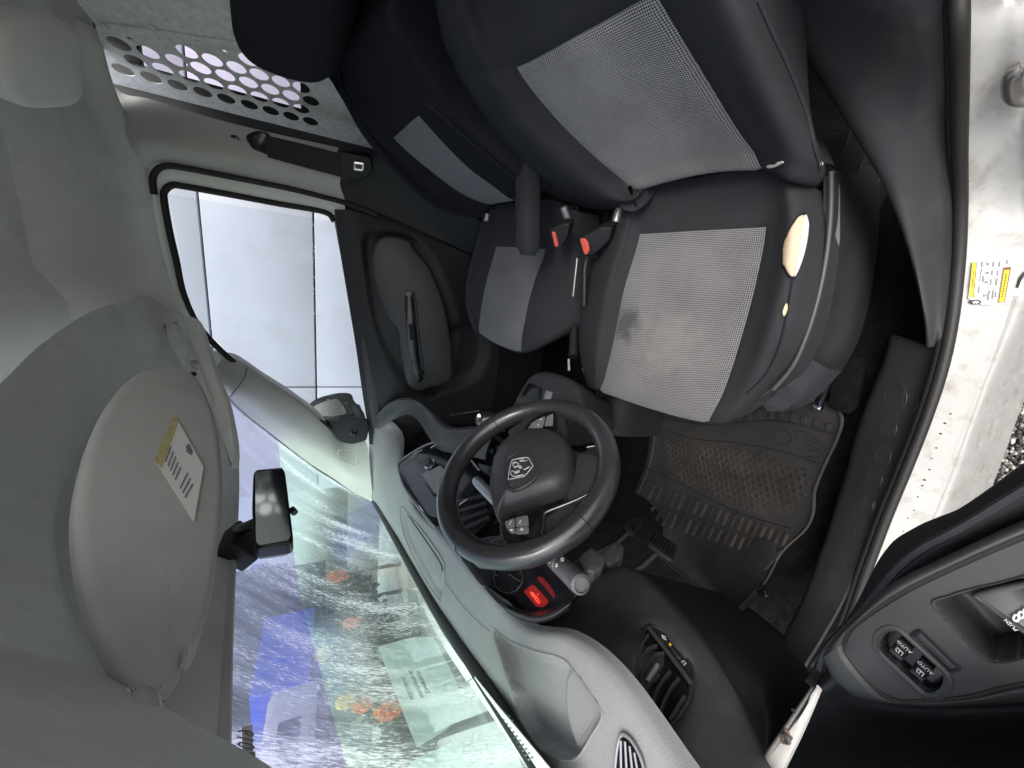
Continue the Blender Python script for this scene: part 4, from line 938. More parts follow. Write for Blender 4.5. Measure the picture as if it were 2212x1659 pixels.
for x in (-.48, -.18):
    obox('seat_rail', V(x, -.05, .525), V(1, 0, 0), V(0, 1, 0), V(0, 0, 1), .02, .22, .022, M['darker'], ds, .003)
    obox('seat_riser', V(x, -.06, .61), V(1, 0, 0), V(0, 1, 0), V(0, 0, 1), .014, .20, .07, M['darker'], ds, .003)
# bright tube ends of the rails that stand out in front of the valance
for (u0, v0, u1, v1) in ((1744, 815, 1731, 872), (1790, 818, 1768, 880)):
    a, b = P(u0, v0, z=.555), P(u1, v1, z=.55); d_ = b - a
    tube('rail_tube', [a - d_ * .5, a, b], 0.008, M['gloss'], ds, 10); lathe('rail_cap', b - unit(d_) * .004, d_, [(0, .009), (.006, .009), (.008, .006)], M['chrome'], ds, 10)
    tube('rail_glint', [a + V(-.004, 0, .008), b + V(-.004, 0, .008)], 0.0018, M['chrome'], ds, 6)
slab('rail_plate', [P(u, v, z=.54) for u, v in [(1757, 822), (1772, 815), (1758, 868), (1742, 866)]], .004, M['steel'], ds, .001, up=V(0, 0, 1))

# --- passenger seat
ps = thing('bucket_seat', 'black and grey passenger seat with folded down armrest', 'seat', (.25, -.05, .5))
xs_ = [.46, .45, .42, .22, .10, .04]
pbk = [
 [(1052, 466), (1056, 456), (1064, 441), (1112, 432), (1150, 418), (1180, 405)],
 [(985, 463), (992, 446), (1002, 420), (1065, 402), (1105, 385), (1130, 372)],
 [(915, 430), (926, 406), (940, 376), (1000, 352), (1045, 330), (1068, 318)],
 [(800, 312), (822, 306), (850, 297), (905, 250), (950, 238), (975, 228)],
 [(742, 218), (765, 212), (790, 203), (838, 165), (885, 140), (910, 128)],
 [(716, 166), (726, 142), (742, 122), (778, 72), (822, 45), (845, 30)],
 [(722, 110), (736, 70), (752, 40), (790, -30), (835, -65), (860, -80)]]
sc_ = [1, 1, .985, .96, .92, .88, .86]
pr = []
for r, k in zip(pbk, sc_):
    q = [CAM + (P(u, v, x=x) - CAM) * k for (u, v), x in zip(r, xs_)]
    q = [q[0] + V(.03, -.10, -.02)] + q + [q[-1] + V(-.005, -.12, -.03)]
    pr.append(q)
pr.insert(0, [p + V(0, -.05, -.03) for p in pr[0]])
GPB = cr_grid(pr, 7, 7); nP = face_cam(GPB)
insP = lambda i, j: 7 <= i < 28 and 21 <= j < 28
sheet('backrest', GPB, M['fabric2'], ps, 0.02, mask=lambda i, j: not insP(i, j))
M['insert2'] = weave('fine grey seat cloth', (0.20, 0.212, 0.235), (0.075, 0.08, 0.088), 0.0045, 0.0045, 0.3)
sheet('backrest_insert', GPB, M['insert2'], ps, 0.02, mask=insP, lift=.001)
tube('seam', cr_curve([on_grid(u, v, GPB, .002) for u, v in [(905, 212), (950, 248), (1000, 292), (1060, 342), (1110, 385)]], 5), .0018, M['darker'], ps, 6)
# headrest
hp_ = (CAM + (P(700, 150, x=.40) - CAM) * .88, unit(V(-.1, 1, .30)))
hr = [(494, -60), (496, 30), (508, 80), (542, 120), (598, 148), (655, 164), (700, 167), (730, 152), (743, 118), (751, 60), (752, -60), (715, -150), (620, -185), (540, -140)]
hout = [P(u, v, pl=(hp_[0] + hp_[1] * .02, hp_[1])) for u, v in sm(hr, 4)]; hc_ = np.mean(hout, 0); N = len(hout); vs = []; fs = []
HL = ((.5, -.125), (.85, -.118), (.96, -.10), (1.0, -.07), (1.0, -.04), (.985, -.01), (.94, .012), (.85, .028), (.68, .040), (.4, .047), (.02, .05))
for fr, h in HL: vs += [hc_ + (p - hc_) * fr + hp_[1] * h for p in hout]
for r in range(len(HL) - 1): fs += [(r * N + i, r * N + (i + 1) % N, (r + 1) * N + (i + 1) % N, (r + 1) * N + i) for i in range(N)]
fs += [tuple(range(N - 1, -1, -1)), tuple((len(HL) - 1) * N + i for i in range(N))]
mk('headrest', vs, fs, M['fabric2'], ps, True)
pcu = [
 [(1050, 452, .47), (1062, 446, .46), (1087, 441, .42), (1140, 436, .30), (1186, 431, .19), (1215, 440, .10), (1236, 452, .03)],
 [(1031, 522, .47), (1048, 528, .46), (1072, 532, .42), (1125, 535, .30), (1178, 538, .19), (1212, 538, .10), (1244, 545, .03)],
 [(1010, 602, .47), (1027, 607, .46), (1050, 613, .42), (1100, 613, .30), (1154, 609, .19), (1200, 612, .10), (1247, 625, .03)],
 [(1009, 662, .47), (1021, 670, .46), (1038, 680, .42), (1085, 683, .30), (1136, 681, .19), (1190, 680, .10), (1243, 685, .03)],
 [(1029, 714, .47), (1033, 717, .46), (1037, 720, .42), (1075, 743, .31), (1126, 758, .20), (1180, 736, .11), (1230, 711, .05)]]
pq = []
for r in pcu:
    q = [P(u, v, x=x) for u, v, x in r]
    q = [q[0] + V(.01, 0, -.10)] + q + [q[-1] + V(.01, 0, -.10)]
    pq.append(q)
pq.append([p + V(0, -.01, -.05) for p in pq[-1]]); pq.append([p + V(0, -.05, -.05) for p in pq[-1]])
GPC = cr_grid(pq, 7, 7)
insQ = lambda i, j: 7 <= i < 28 and 21 <= j < 35
sheet('cushion', GPC, M['fabric'], ps, 0.03, mask=lambda i, j: not insQ(i, j))
M['insert3'] = weave('grey ribbed seat cloth', (0.22, 0.225, 0.235), (0.06, 0.062, 0.067), 0.0060, 0.0060, 0.4)
sheet('cushion_insert', GPC, M['insert3'], ps, 0.03, mask=insQ, lift=.001)
obox('seat_base', V(.25, -.02, .63), V(1, 0, 0), V(0, 1, 0), V(0, 0, 1), .20, .20, .13, M['darker'], ps, .01)
# armrest: a padded bar pointing forward
aA, aB = P(1140, 385, x=.05), P(1140, 552, x=.03)
ad = unit(aB - aA); asd = unit(V(1, 0, .12)); aup = unit(np.cross(asd, ad)); 
if aup[2] < 0: aup = -aup
def armbar(name, a, b, w, h, m, parent):
    n = 16; rows = []
    for k in range(14):
        t = k / 13.0; c = a + (b - a) * t; s = 1.0 if 0 < k < 13 else .55
        if k in (1, 12): s = .9
        ring = []
        for q in range(n):
            an = 2 * math.pi * q / n; cx, cz = math.cos(an), math.sin(an)
            e = .45; ring.append(c + asd * w * s * (abs(cx) ** e) * (1 if cx > 0 else -1) + aup * h * s * (abs(cz) ** e) * (1 if cz > 0 else -1))
        rows.append(ring)
    vs = [p for r in rows for p in r]; fs = [(i * n + q, i * n + (q + 1) % n, (i + 1) * n + (q + 1) % n, (i + 1) * n + q) for i in range(13) for q in range(n)]
    fs += [tuple(range(n - 1, -1, -1)), tuple(13 * n + q for q in range(n))]
    return mk(name, vs, fs, m, parent, True, None, 60)
armbar('armrest', aA - ad * .05, aB, .032, .026, M['fabric'], ps)

# ---- belt buckles between the seats
def buckle(label, top, body, nrm, red, h):
    t = thing('seat_belt_buckle', label, 'buckle', top[0] - V(0, 0, .1), 'seat belt buckles between the seats')
    slab('casing', body, .028, M['darker'], t, .004); slab('release_button', red, .004, M['red'], t, .0015); return t
bz = 1.0
pb1 = (P(1200, 515, x=-.02), unit(V(-.5, .55, .65)))
b1 = [P(u, v, pl=pb1) for u, v in rnd([(1184, 497), (1215, 482), (1230, 484), (1226, 512), (1212, 536), (1196, 536)], .2)]
r1_ = [P(u, v, pl=(pb1[0] + pb1[1] * .004, pb1[1])) for u, v in rnd([(1191, 501), (1199, 503), (1206, 532), (1199, 534)], .2)]
t = thing('seat_belt_buckle', 'belt buckle with a narrow red button, next to the armrest', 'buckle', P(1215, 510, pl=pb1), 'belt buckles between the seats')
slab('casing', b1, .03, M['darker'], t, .004); slab('release_button', r1_, .006, M['red'], t, .0015)
pb2 = (P(1270, 530, x=-.10), unit(V(-.5, .5, .7)))
t = thing('seat_belt_buckle', 'belt buckle with a wide ribbed red button, against the driver seat', 'buckle', P(1290, 520, pl=pb2), 'belt buckles between the seats')
slab('casing', [P(u, v, pl=pb2) for u, v in rnd([(1258, 510), (1300, 490), (1322, 492), (1316, 520), (1290, 545), (1274, 553), (1262, 548)], .2)], .03, M['darker'], t, .004)
rb2 = slab('release_button', [P(u, v, pl=(pb2[0] + pb2[1] * .004, pb2[1])) for u, v in rnd([(1252, 516), (1263, 516), (1270, 525), (1273, 541), (1267, 551), (1261, 548)], .2)], .006, M['red'], t, .002)
tube('button_rib', [P(1259, 521, pl=(pb2[0] + pb2[1] * .006, pb2[1])), P(1265, 545, pl=(pb2[0] + pb2[1] * .006, pb2[1]))], .0012, M['red'], rb2, 6)
# seat hinge brackets glimpsed under the backrests
for u0, v0, u1, v1, x in ((1217, 447, 1228, 476, .0), (1338, 450, 1330, 480, -.14), (1053, 463, 1050, 478, .42)):
    tube('hinge_bracket', [P(u0, v0, x=x), P(u1, v1, x=x)], .010, M['silver'], ps if x > -.1 else ds, 8)

# ---- hand brake and tunnel trim between the seats
tn = thing('tunnel_trim', 'black plastic tunnel trim with parking brake between the seats', 'console trim', V(-.05, .0, .5))
G = cr_grid([[V(-.13, y, .50) for y in (-.3, 0, .25, .45)], [V(-.11, y, .66) for y in (-.3, 0, .25, .45)], [V(-.045, y, .70) for y in (-.3, 0, .25, .45)], [V(.01, y, .66) for y in (-.3, 0, .25, .45)], [V(.03, y, .50) for y in (-.3, 0, .25, .45)]], 4, 4)
sheet('cover', G, M['darker'], tn, .006)
tube('brake_lever', [P(1243, 650, z=.78), P(1240, 720, z=.80), P(1238, 770, z=.82)], [.012, .014, .015], M['darker'], tn, 10)
tube('side_rod', [P(1247, 558, x=-.03), P(1238, 640, x=-.03)], .004, M['steel'], tn, 8)
tube('wire_frame', [P(u, v, x=-.06) for u, v in [(1262, 660), (1263, 580), (1268, 556), (1290, 554)]], .005, M['dark'], tn, 8)
sc1 = slab('paper_scrap', [P(u, v, z=.72) for u, v in [(1257, 795), (1270, 788), (1279, 812), (1265, 818)]], .001, M['beige'], None, 0, up=V(0, 0, 1)); tag(sc1, 'beige paper scrap lying beside the driver seat near the gear console', 'paper')
sc2 = slab('paper_scrap', [P(u, v, z=.74) for u, v in [(1226, 776), (1230, 775), (1231, 800), (1227, 801)]], .001, M['sticker'], None, 0, up=V(0, 0, 1)); tag(sc2, 'small white paper strip beside the parking brake', 'paper')

# ================================================================== dashboard
dash = thing('dashboard', 'grey dashboard, top coloured paler for sky light, with radio, dials and air vents', 'dashboard', (0, .75, .6))
Gd = [P(796, 903, x=.70), P(797, 940, x=.70), P(803, 1076, x=.69), P(858, 1183, z=1.280), P(916, 1290, z=1.257), P(972, 1382, z=1.247), P(1028, 1470, z=1.245), P(1110, 1600, z=1.245), P(1190, 1730, z=1.245), P(1290, 1890, z=1.245)]
Cd = [P(826, 900, x=.675), P(861, 942, x=.60), P(862, 1010, x=.34), P(892, 1095, z=1.250), P(945, 1150, z=1.232), P(1030, 1250, z=1.215), P(1120, 1350, z=1.200), P(1225, 1378, z=1.185), P(1328, 1462, z=1.175), P(1488, 1692, z=1.165)]
Rm1 = [a * .55 + c * .45 + V(0, 0, .014) for a, c in zip(Gd, Cd)]
Rm0 = [a * .90 + c * .10 + V(0, 0, -.004) for a, c in zip(Gd, Cd)]
Rm2 = [a * .12 + c * .88 + V(0, 0, .006) for a, c in zip(Gd, Cd)]
Cd2 = [c + V(0, -.006, -.018) for c in Cd]
GT = cr_grid([Gd, Rm0, Rm1, Rm2, Cd, Cd2], 16, 22)
# recessed document tray in front of the wheel and the shallow lid in the middle
tray = sm([(1064, 1360), (1100, 1386), (1160, 1409), (1208, 1421), (1236, 1446), (1290, 1523), (1297, 1552), (1276, 1588), (1249, 1632), (1222, 1640), (1180, 1625), (1136, 1590), (1112, 1520), (1090, 1450)], 4)
_nT = face_cam(GT).copy()
GT0 = GT.copy(); emboss(GT, scale_poly(tray, .97), 0.06, 4, _nT)
step = sm([(1215, 1432), (1232, 1450), (1284, 1528), (1288, 1552), (1270, 1582), (1240, 1625), (1226, 1622), (1206, 1560), (1200, 1490)], 4)
tn_ = unit(np.mean([_nT[40, 110], _nT[40, 120], _nT[50, 115]], 0))
well('document_tray', tray, lambda u, v: on_grid(u, v, GT0, .0), tn_, ((1.045, -.0006), (1.015, -.0014), (.99, .0), (.965, .006), (.94, .016), (.90, .024), (.84, .028), (.6, .029), (.3, .029), (.02, .029)), M['dashtop_skylit'], dash)
slab('tray_pad', [on_grid(u, v, GT0, .0) - tn_ * .013 for u, v in step], .02, M['dashtop_skylit'], dash, .009, up=tn_, segs=4)
emboss(GT, sm([(866, 1096), (872, 1148), (895, 1204), (923, 1255), (948, 1292), (956, 1294), (960, 1232), (954, 1207), (920, 1157), (885, 1113)], 4), .012, 8, _nT)
sheet('top_pad', GT, M['dashtop_skylit'], dash, 0.008, angle=50)
lid_o = [(865, 1095), (871, 1148), (894, 1204), (922, 1255), (948, 1293), (957, 1296), (961, 1232), (955, 1207), (921, 1157), (885, 1113)]
lid_i = [(878, 1112), (884, 1148), (905, 1198), (930, 1243), (949, 1272), (953, 1236), (948, 1212), (916, 1164), (890, 1128)]
def ondash(u, v, lift=.002): return on_grid(u, v, GT, lift)
tube('lid_rim', [ondash(u, v, .001) for u, v in sm(lid_o, 4)], 0.0026, M['dashtop_skylit'], dash, 6, closed=True)
slab('lid', [ondash(u, v, .005) for u, v in sm(lid_i, 4)], .005, M['dashtop_skylit'], dash, .0015)
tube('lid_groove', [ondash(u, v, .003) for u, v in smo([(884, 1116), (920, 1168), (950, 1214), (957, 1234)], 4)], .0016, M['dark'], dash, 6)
tube('crease_line', [ondash(u, v, -.001) for u, v in smo([(960, 1255), (1000, 1310), (1040, 1350), (1064, 1372), (1082, 1420), (1100, 1490), (1130, 1590)], 4)], .0018, M['dashtop_skylit'], dash, 6)

# lower driver side, dark
Lr0 = [P(1005, 1228, z=1.200), P(1075, 1305, z=1.192), P(1130, 1357, z=1.184), P(1225, 1385, z=1.170), P(1300, 1418, z=1.165), P(1370, 1522, z=1.158), P(1490, 1694, z=1.150), P(1610, 1852, z=1.14)]
Lr1 = [P(1015, 1215, z=1.175), P(1090, 1290, z=1.165), P(1150, 1340, z=1.160), P(1250, 1350, z=1.135), P(1345, 1395, z=1.125), P(1418, 1500, z=1.12), P(1535, 1664, z=1.115), P(1655, 1822, z=1.11)]
Lr2 = [P(1030, 1200, z=1.145), P(1110, 1270, z=1.135), P(1190, 1310, z=1.12), P(1300, 1310, z=1.08), P(1420, 1380, z=1.07), P(1495, 1480, z=1.068), P(1600, 1630, z=1.065), P(1720, 1790, z=1.06)]
Lr3 = [P(1060, 1170, z=1.10), P(1140, 1230, z=1.09), P(1240, 1260, z=1.06), P(1350, 1225, z=1.00), P(1470, 1325, z=1.01), P(1568, 1470, z=1.015), P(1640, 1610, z=1.015), P(1740, 1770, z=1.015)]
Lr4 = [P(1065, 1165, z=1.09) + V(0, .05, -.05), P(1145, 1225, z=1.08) + V(0, .05, -.05), P(1245, 1255, z=1.05) + V(0, .05, -.05), P(1352, 1224, z=.99) + V(0, .03, -.03), P(1472, 1325, z=1.0) + V(0, .03, -.03), P(1570, 1470, z=1.005) + V(0, .03, -.03), P(1642, 1610, z=1.005) + V(0, .03, -.03), P(1742, 1770, z=1.005) + V(0, .03, -.03)]
GLd = cr_grid([Lr0, Lr1, Lr2, Lr3, Lr4], 10, 12)
ventp = sm([(1400, 1354), (1389, 1370), (1379, 1431), (1379, 1484), (1400, 1530), (1431, 1565), (1446, 1568), (1461, 1553), (1484, 1515), (1493, 1477), (1495, 1449), (1484, 1422), (1461, 1391), (1438, 1366), (1415, 1356)], 3)
ventb = [tuple(V(1436, 1462) + (V(*q) - V(1436, 1462)) * 1.12) for q in ventp]
emboss(GLd, ventb, 0.012, 14)
sheet('knee_panel', GLd, M['dark'], dash, 0.008)
def onlow(u, v, lift=.002): return on_grid(u, v, GLd, lift)
# air vent
VC = onlow(1436, 1462, .004); VPc = plane3(onlow(1395, 1370, .003), onlow(1440, 1560, .003), onlow(1490, 1455, .003)); VN = VPc[1]
def pv_(u, v, h=0): return P(u, v, pl=(VPc[0] + VN * h, VN))
vent = thing('air_vent', 'black driver side air vent with curved slats and thumb wheel', 'air vent', pv_(1436, 1462))
slab('housing', [pv_(u, v, .001) for u, v in ventp], .03, M['gloss'], vent, .002)
tube('rim', [pv_(u, v, .002) for u, v in ventp], .003, M['darker'], vent, 6, closed=True)
slat = [[(399, 225), (330, 330), (295, 440), (285, 560)], [(520, 380), (400, 430), (300, 560), (252, 690), (255, 800)], [(620, 480), (500, 520), (380, 690), (290, 850), (275, 970)], [(560, 800), (410, 940), (375, 1040), (365, 1120)], [(710, 745), (600, 880), (510, 1040), (465, 1240)], [(830, 840), (730, 960), (620, 1170), (560, 1350)], [(910, 1090), (850, 1180), (770, 1320), (700, 1425)]]
for s in slat:
    q = [pv_(1339 + a / 6.537, 1339 + b / 6.537, .004) for a, b in s]
    c = cr_curve(q, 5); tube('slat', c, .0022, M['dark'], vent, 6, flat=(1, 2.4), up=VN)
tube('slat_tab', [pv_(1420, 1436, .008), pv_(1398, 1470, .008)], .003, M['silver'], vent, 6)
tube('divider', [pv_(1402, 1356, .006), pv_(1450, 1418, .007), pv_(1494, 1476, .006)], .0035, M['dark'], vent, 8)
slab('wheel_cover', [pv_(u, v, .004) for u, v in sm([(1406, 1356), (1430, 1362), (1458, 1390), (1480, 1422), (1494, 1452), (1490, 1466), (1460, 1428), (1430, 1390)], 3)], .008, M['darker'], vent, .002)
slab('thumb_wheel', [pv_(u, v, .0065) for u, v in sm([(1446, 1392), (1454, 1398), (1466, 1414), (1471, 1421), (1464, 1421), (1452, 1408)], 3)], .004, M['dark'], vent, .001)
slab('wheel_mark', [pv_(u, v, .0072) for u, v in [(1444, 1391), (1448, 1388), (1451, 1393), (1447, 1396)]], .0004, M['yellow'], vent, 0, flat=True)
for k in range(3):
    q = [pv_(1429 + 3 * k + a, 1371 + 1.5 * k + b, .0055) for a, b in ((0, 0), (2.2, 2.5), (1.8, 5.5), (4.2, 8.5))]
    tube('heat_symbol', cr_curve(q, 3), .00055, M['printw'], vent, 5)
slab('closed_symbol', [pv_(u, v, .0056) for u, v in [(1471, 1429), (1477, 1426), (1483, 1433), (1477, 1438)]], .0004, M['printw'], vent, 0, flat=True)
tube('closed_symbol_cross', [pv_(1473.5, 1430, .0062), pv_(1480.5, 1434.5, .0062)], .0006, M['printk'], vent, 5)
tube('closed_symbol_cross', [pv_(1478.5, 1429, .0062), pv_(1475.5, 1436, .0062)], .0006, M['printk'], vent, 5)

# demister vent at the bottom of the picture
DV = plane3(ondash(1350, 1600, .002), ondash(1375, 1650, .002), ondash(1330, 1650, .002)); DN = DV[1]
def pd_(u, v, h=0): return P(u, v, pl=(DV[0] + DN * h, DN))
dv = thing('demister_vent', 'small pointed demister vent in the dash top near the driver pillar', 'air vent', pd_(1355, 1640))
dvo = [(1340, 1590), (1350, 1588), (1368, 1606), (1388, 1650), (1392, 1700), (1360, 1715), (1330, 1680), (1330, 1640), (1334, 1610)]
slab('housing', [pd_(u, v, .001) for u, v in sm(dvo, 3)], .02, M['gloss'], dv, .001)
tube('rim', [pd_(u, v, .002) for u, v in sm(dvo, 3)], .0018, M['silver'], dv, 6, closed=True)
for (a, b) in (((1341, 1600), (1342, 1700)), ((1350, 1602), (1356, 1705)), ((1360, 1612), (1370, 1700)), ((1370, 1626), (1382, 1690))):
    tube('slat', [pd_(*a, .004), pd_(*b, .004)], .0014, M['silver'], dv, 6)

# ---- instrument cluster
CP = plane3(P(1045, 1235, y=.565), P(1200, 1290, y=.535), P(1150, 1240, y=.60)); CP = (P(1130, 1275, y=.56), unit(V(-.05, -.62, .78)))
def pc_(u, v, h=0): return P(u, v, pl=(CP[0] + CP[1] * h, CP[1]))
cl = thing('instrument_cluster', 'dark dial cluster with a lit red display behind the wheel', 'instrument cluster', pc_(1130, 1275))
slab('face', [pc_(u, v) for u, v in sm([(990, 1185), (1020, 1240), (1050, 1275), (1085, 1302), (1120, 1318), (1160, 1322), (1205, 1312), (1240, 1292), (1255, 1255), (1240, 1200), (1150, 1160), (1050, 1160)], 4)], .01, M['gloss'], cl, .001)
sheet('hood', cr_grid([[pc_(u, v, .004) for u, v in [(1046, 1264), (1080, 1296), (1120, 1314), (1160, 1319), (1200, 1309), (1236, 1289)]], [pc_(u, v, .030) for u, v in [(1048, 1267), (1087, 1306), (1126, 1325), (1160, 1331), (1197, 1322), (1232, 1300)]], [pc_(u, v, .028) for u, v in [(1050, 1270), (1093, 1316), (1132, 1337), (1160, 1343), (1194, 1335), (1228, 1312)]], [pc_(u, v, .0) for u, v in [(1049, 1275), (1090, 1322), (1130, 1345), (1160, 1351), (1196, 1342), (1232, 1318)]]], 5, 6), M['dark'], cl, .003)
disp = slab('display', [pc_(u, v, .002) for u, v in [(1131, 1277), (1149, 1263), (1155, 1265), (1184, 1297), (1184, 1301), (1174, 1311), (1158, 1310)]], .001, M['redlcd'], cl, 0, flat=True)
dx = unit(pc_(1150, 1283) - pc_(1163, 1300)); dy = unit(pc_(1150, 1292) - pc_(1161, 1284))
dx = unit(pc_(1151, 1281) - pc_(1165, 1299)); 
dyv = np.cross(CP[1], dx)
text('odometer_digits', '122635', pc_(1157.5, 1291.5, .003), -dx * -1, dyv, .0085, M['reddigit'], disp)
text('unit_mark', 'mi', pc_(1147, 1281, .003), dx, dyv, .005, M['reddigit'], disp)
text('gear_digit', '1', pc_(1162, 1284, .003), dx, dyv, .006, M['reddigit'], disp)
slab('warning_glow', [pc_(u, v, .0015) for u, v in sm([(1160, 1250), (1170, 1246), (1185, 1262), (1198, 1282), (1196, 1292), (1186, 1280), (1172, 1264)], 3)], .001, mat('dim red telltale', (0.08, 0.008, 0.01), .4, emit=(1, .02, .03), estr=.035), cl, 0, flat=True)
gc = V(1098, 1248)
tube('dial_ring', [pc_(gc[0] + 31 * math.cos(a), gc[1] + 33 * math.sin(a), .002) for a in np.linspace(0, 2 * math.pi, 36)[:-1]], .0009, M['printdim'], cl, 5, closed=True)
for k in range(12):
    a = 2 * math.pi * k / 12 + .2; c, s = math.cos(a), math.sin(a)
    tube('dial_tick', [pc_(gc[0] + 24 * c, gc[1] + 26 * s, .002), pc_(gc[0] + 29 * c, gc[1] + 31 * s, .002)], .0008, M['printdim'], cl, 5)
tube('needle', [pc_(1100, 1240, .004), pc_(1124, 1256, .004)], .0013, M['printdim'], cl, 6)

# ---- radio bezel in the middle
RP = plane3(P(880, 1050, x=.05), P(950, 990, x=.08), P(945, 1125, x=-.16)); RP = (P(905, 1050, y=.70), unit(V(-.10, -.80, .58)))
def pr_(u, v, h=0): return P(u, v, pl=(RP[0] + RP[1] * h, RP[1]))
rad = thing('radio', 'black centre radio with grey screen, half hidden by the wheel rim', 'radio', pr_(920, 1050))
bez = sm([(862, 1010), (866, 995), (890, 980), (925, 961), (955, 958), (985, 968), (1020, 1000), (1045, 1040), (1030, 1090), (1005, 1140), (960, 1150), (935, 1130), (905, 1092), (874, 1050)], 4)
slab('bezel', [pr_(u, v) for u, v in bez], .04, M['gloss'], rad, .003)
tube('bezel_rim', [pr_(u, v, .001) for u, v in smo([(1035, 1015), (1000, 975), (960, 955), (925, 959), (888, 979), (866, 995), (860, 1010), (873, 1052), (903, 1095), (935, 1134), (960, 1155)], 4)], .0035, M['dashtop_skylit'], rad, 8)
slab('panel', [pr_(u, v, .003) for u, v in rnd([(868, 1012), (905, 992), (950, 1005), (960, 1080), (945, 1118), (925, 1112), (890, 1060)], .12)], .004, M['radiogrey'], rad, .0015)
slab('fascia', [pr_(u, v, .006) for u, v in rnd([(882, 1020), (910, 1003), (960, 1030), (960, 1100), (930, 1100), (900, 1060)], .1)], .004, M['radiogrey'], rad, .001)
slab('screen_surround', [pr_(u, v, .0075) for u, v in [(902, 1022), (950, 1000), (990, 1035), (970, 1075), (936, 1072)]], .003, M['gloss'], rad, .0005)
slab('screen', [pr_(u, v, .0085) for u, v in [(911, 1024), (949, 1006), (985, 1036), (966, 1062), (939, 1066)]], .001, M['screen'], rad, 0, flat=True)
lathe('volume_knob', pr_(929, 1003, .006), unit(RP[1] + V(0, 0, .1)), [(0, .018), (.003, .018), (.0035, .0155), (.020, .015), (.023, .012), (.0235, .0)], M['dark'], rad, 24)
lathe('knob_ring', pr_(929, 1003, .006), unit(RP[1] + V(0, 0, .1)), [(0, .0205), (.003, .0205), (.004, .019), (.0045, .017)], M['chrome'], rad, 24)
tube('trim_glint', [pr_(892, 987, .006), pr_(894, 980, .006), pr_(912, 972, .006)], .0009, M['silver'], rad, 5)
tube('button_edge', [pr_(950, 1004, .009), pr_(968, 1026, .009)], .0011, M['silver'], rad, 5)
# switch row under the radio, hazard bank
sw = [(929, 966), (945, 957), (962, 955), (975, 963), (1000, 986), (990, 992), (965, 970), (945, 966)]
slab('switch_bank', [pr_(u, v, .006) for u, v in rnd(sw, .2)], .006, M['dark'], rad, .0015)
slab('hazard_button', [pr_(u, v, .009) for u, v in rnd([(940, 961), (955, 958), (966, 965), (950, 967)], .2)], .004, M['screen'], rad, .001)
tube('switch_trim', cr_curve([pr_(u, v, .009) for u, v in [(930, 968), (945, 958), (965, 957), (975, 966)]], 4), .0013, M['silver'], rad, 6)
# centre vent beside the wheel hub, climate knobs
CV = plane3(pr_(960, 1150), pr_(1010, 1180), pr_(1020, 1110))
cv = thing('centre_vent', 'black centre air vent seen through the steering wheel', 'air vent', pr_(1000, 1140))
slab('housing', [pr_(u, v, -.002) for u, v in sm([(975, 1080), (1020, 1060), (1062, 1080), (1060, 1110), (1040, 1140), (1000, 1165), (965, 1160)], 3)], .03, M['gloss'], cv, .002)
for k in range(4):
    a, b = V(985 + 4 * k, 1085 + 20 * k), V(1048 + 3 * k, 1070 + 16 * k)
    tube('slat', [pr_(*a, .003), pr_(*((a + b) / 2), .005), pr_(*b, .003)], .0035, M['dark'], cv, 6, flat=(1, 1.8), up=RP[1])
tube('slat_tab', [pr_(992, 1090, .008), pr_(1011, 1077, .008)], .0018, M['silver'], cv, 6)
cc = thing('climate_controls', 'black climate control panel with small knobs behind the wheel rim', 'controls', pr_(1075, 985))
slab('panel', [pr_(u, v, -.006) for u, v in sm([(1030, 960), (1075, 940), (1110, 960), (1105, 1000), (1070, 1030), (1035, 1010)], 3)], .03, M['gloss'], cc, .002)
for (u, v) in ((1062, 975), (1078, 968), (1072, 990)):
    lathe('knob', pr_(u, v, -.006), RP[1], [(0, .010), (.006, .010), (.008, .007)], M['dark'], cc, 14); 
    tube('knob_mark', [pr_(u - 2, v - 2, .003), pr_(u + 2, v + 1, .003)], .0008, M['silver'], cc, 5)
tube('trim_bar', [pr_(1060, 935, .0), pr_(1092, 958, .002), pr_(1112, 985, .0)], .008, M['dark'], cc, 8)

# ---- passenger side of the dash: open shelf with a swept band
pd = thing('dash_shelf', 'dark passenger dash shelf with a curved grey band', 'dashboard trim', (.4, .85, .9))
bo1 = [(812, 900), (838, 872), (870, 862), (907, 868), (948, 898), (978, 922), (1040, 918), (1075, 918)]
bi1 = [(815, 915), (856, 890), (884, 882), (905, 895), (925, 925), (950, 955), (1005, 965), (1050, 975)]
bx_ = [.66, .62, .56, .48, .36, .22, .10, .02]
ra_ = [P(u, v, x=x) for (u, v), x in zip(bo1, bx_)]; rb_ = [P(u, v, x=x) for (u, v), x in zip(bi1, bx_)]
rm_ = [(a + b) / 2 + V(-.012, -.022, .004) for a, b in zip(ra_, rb_)]
sheet('swept_band', cr_grid([[a + V(0, .02, -.03) for a in ra_], ra_, rm_, rb_, [b + V(0, .03, .0) for b in rb_]], 5, 6), M['armrest'], pd, .006)
sheet('shelf_back', cr_grid([[P(u, v, y=.93) for u, v in [(800, 880), (900, 880), (1000, 900), (1100, 930)]], [P(u, v, y=.93) for u, v in [(820, 960), (880, 960), (960, 980), (1060, 1000)]], [P(u, v, y=.90) for u, v in [(850, 1040), (880, 1040), (960, 1050), (1060, 1060)]]], 3, 3), M['darker'], pd, .006)
sheet('glove_box', cr_grid([[V(x, .80, z) for x, z in ((.70, 1.16), (.45, 1.12), (.2, 1.06), (.0, 1.02))], [V(x, .74, z - .12) for x, z in ((.70, 1.16), (.45, 1.12), (.2, 1.06), (.0, 1.02))], [V(x, .78, .78) for x in (.70, .45, .2, .0)], [V(x, .92, .62) for x in (.70, .45, .2, .0)]], 4, 4), M['darker'], pd, .006)
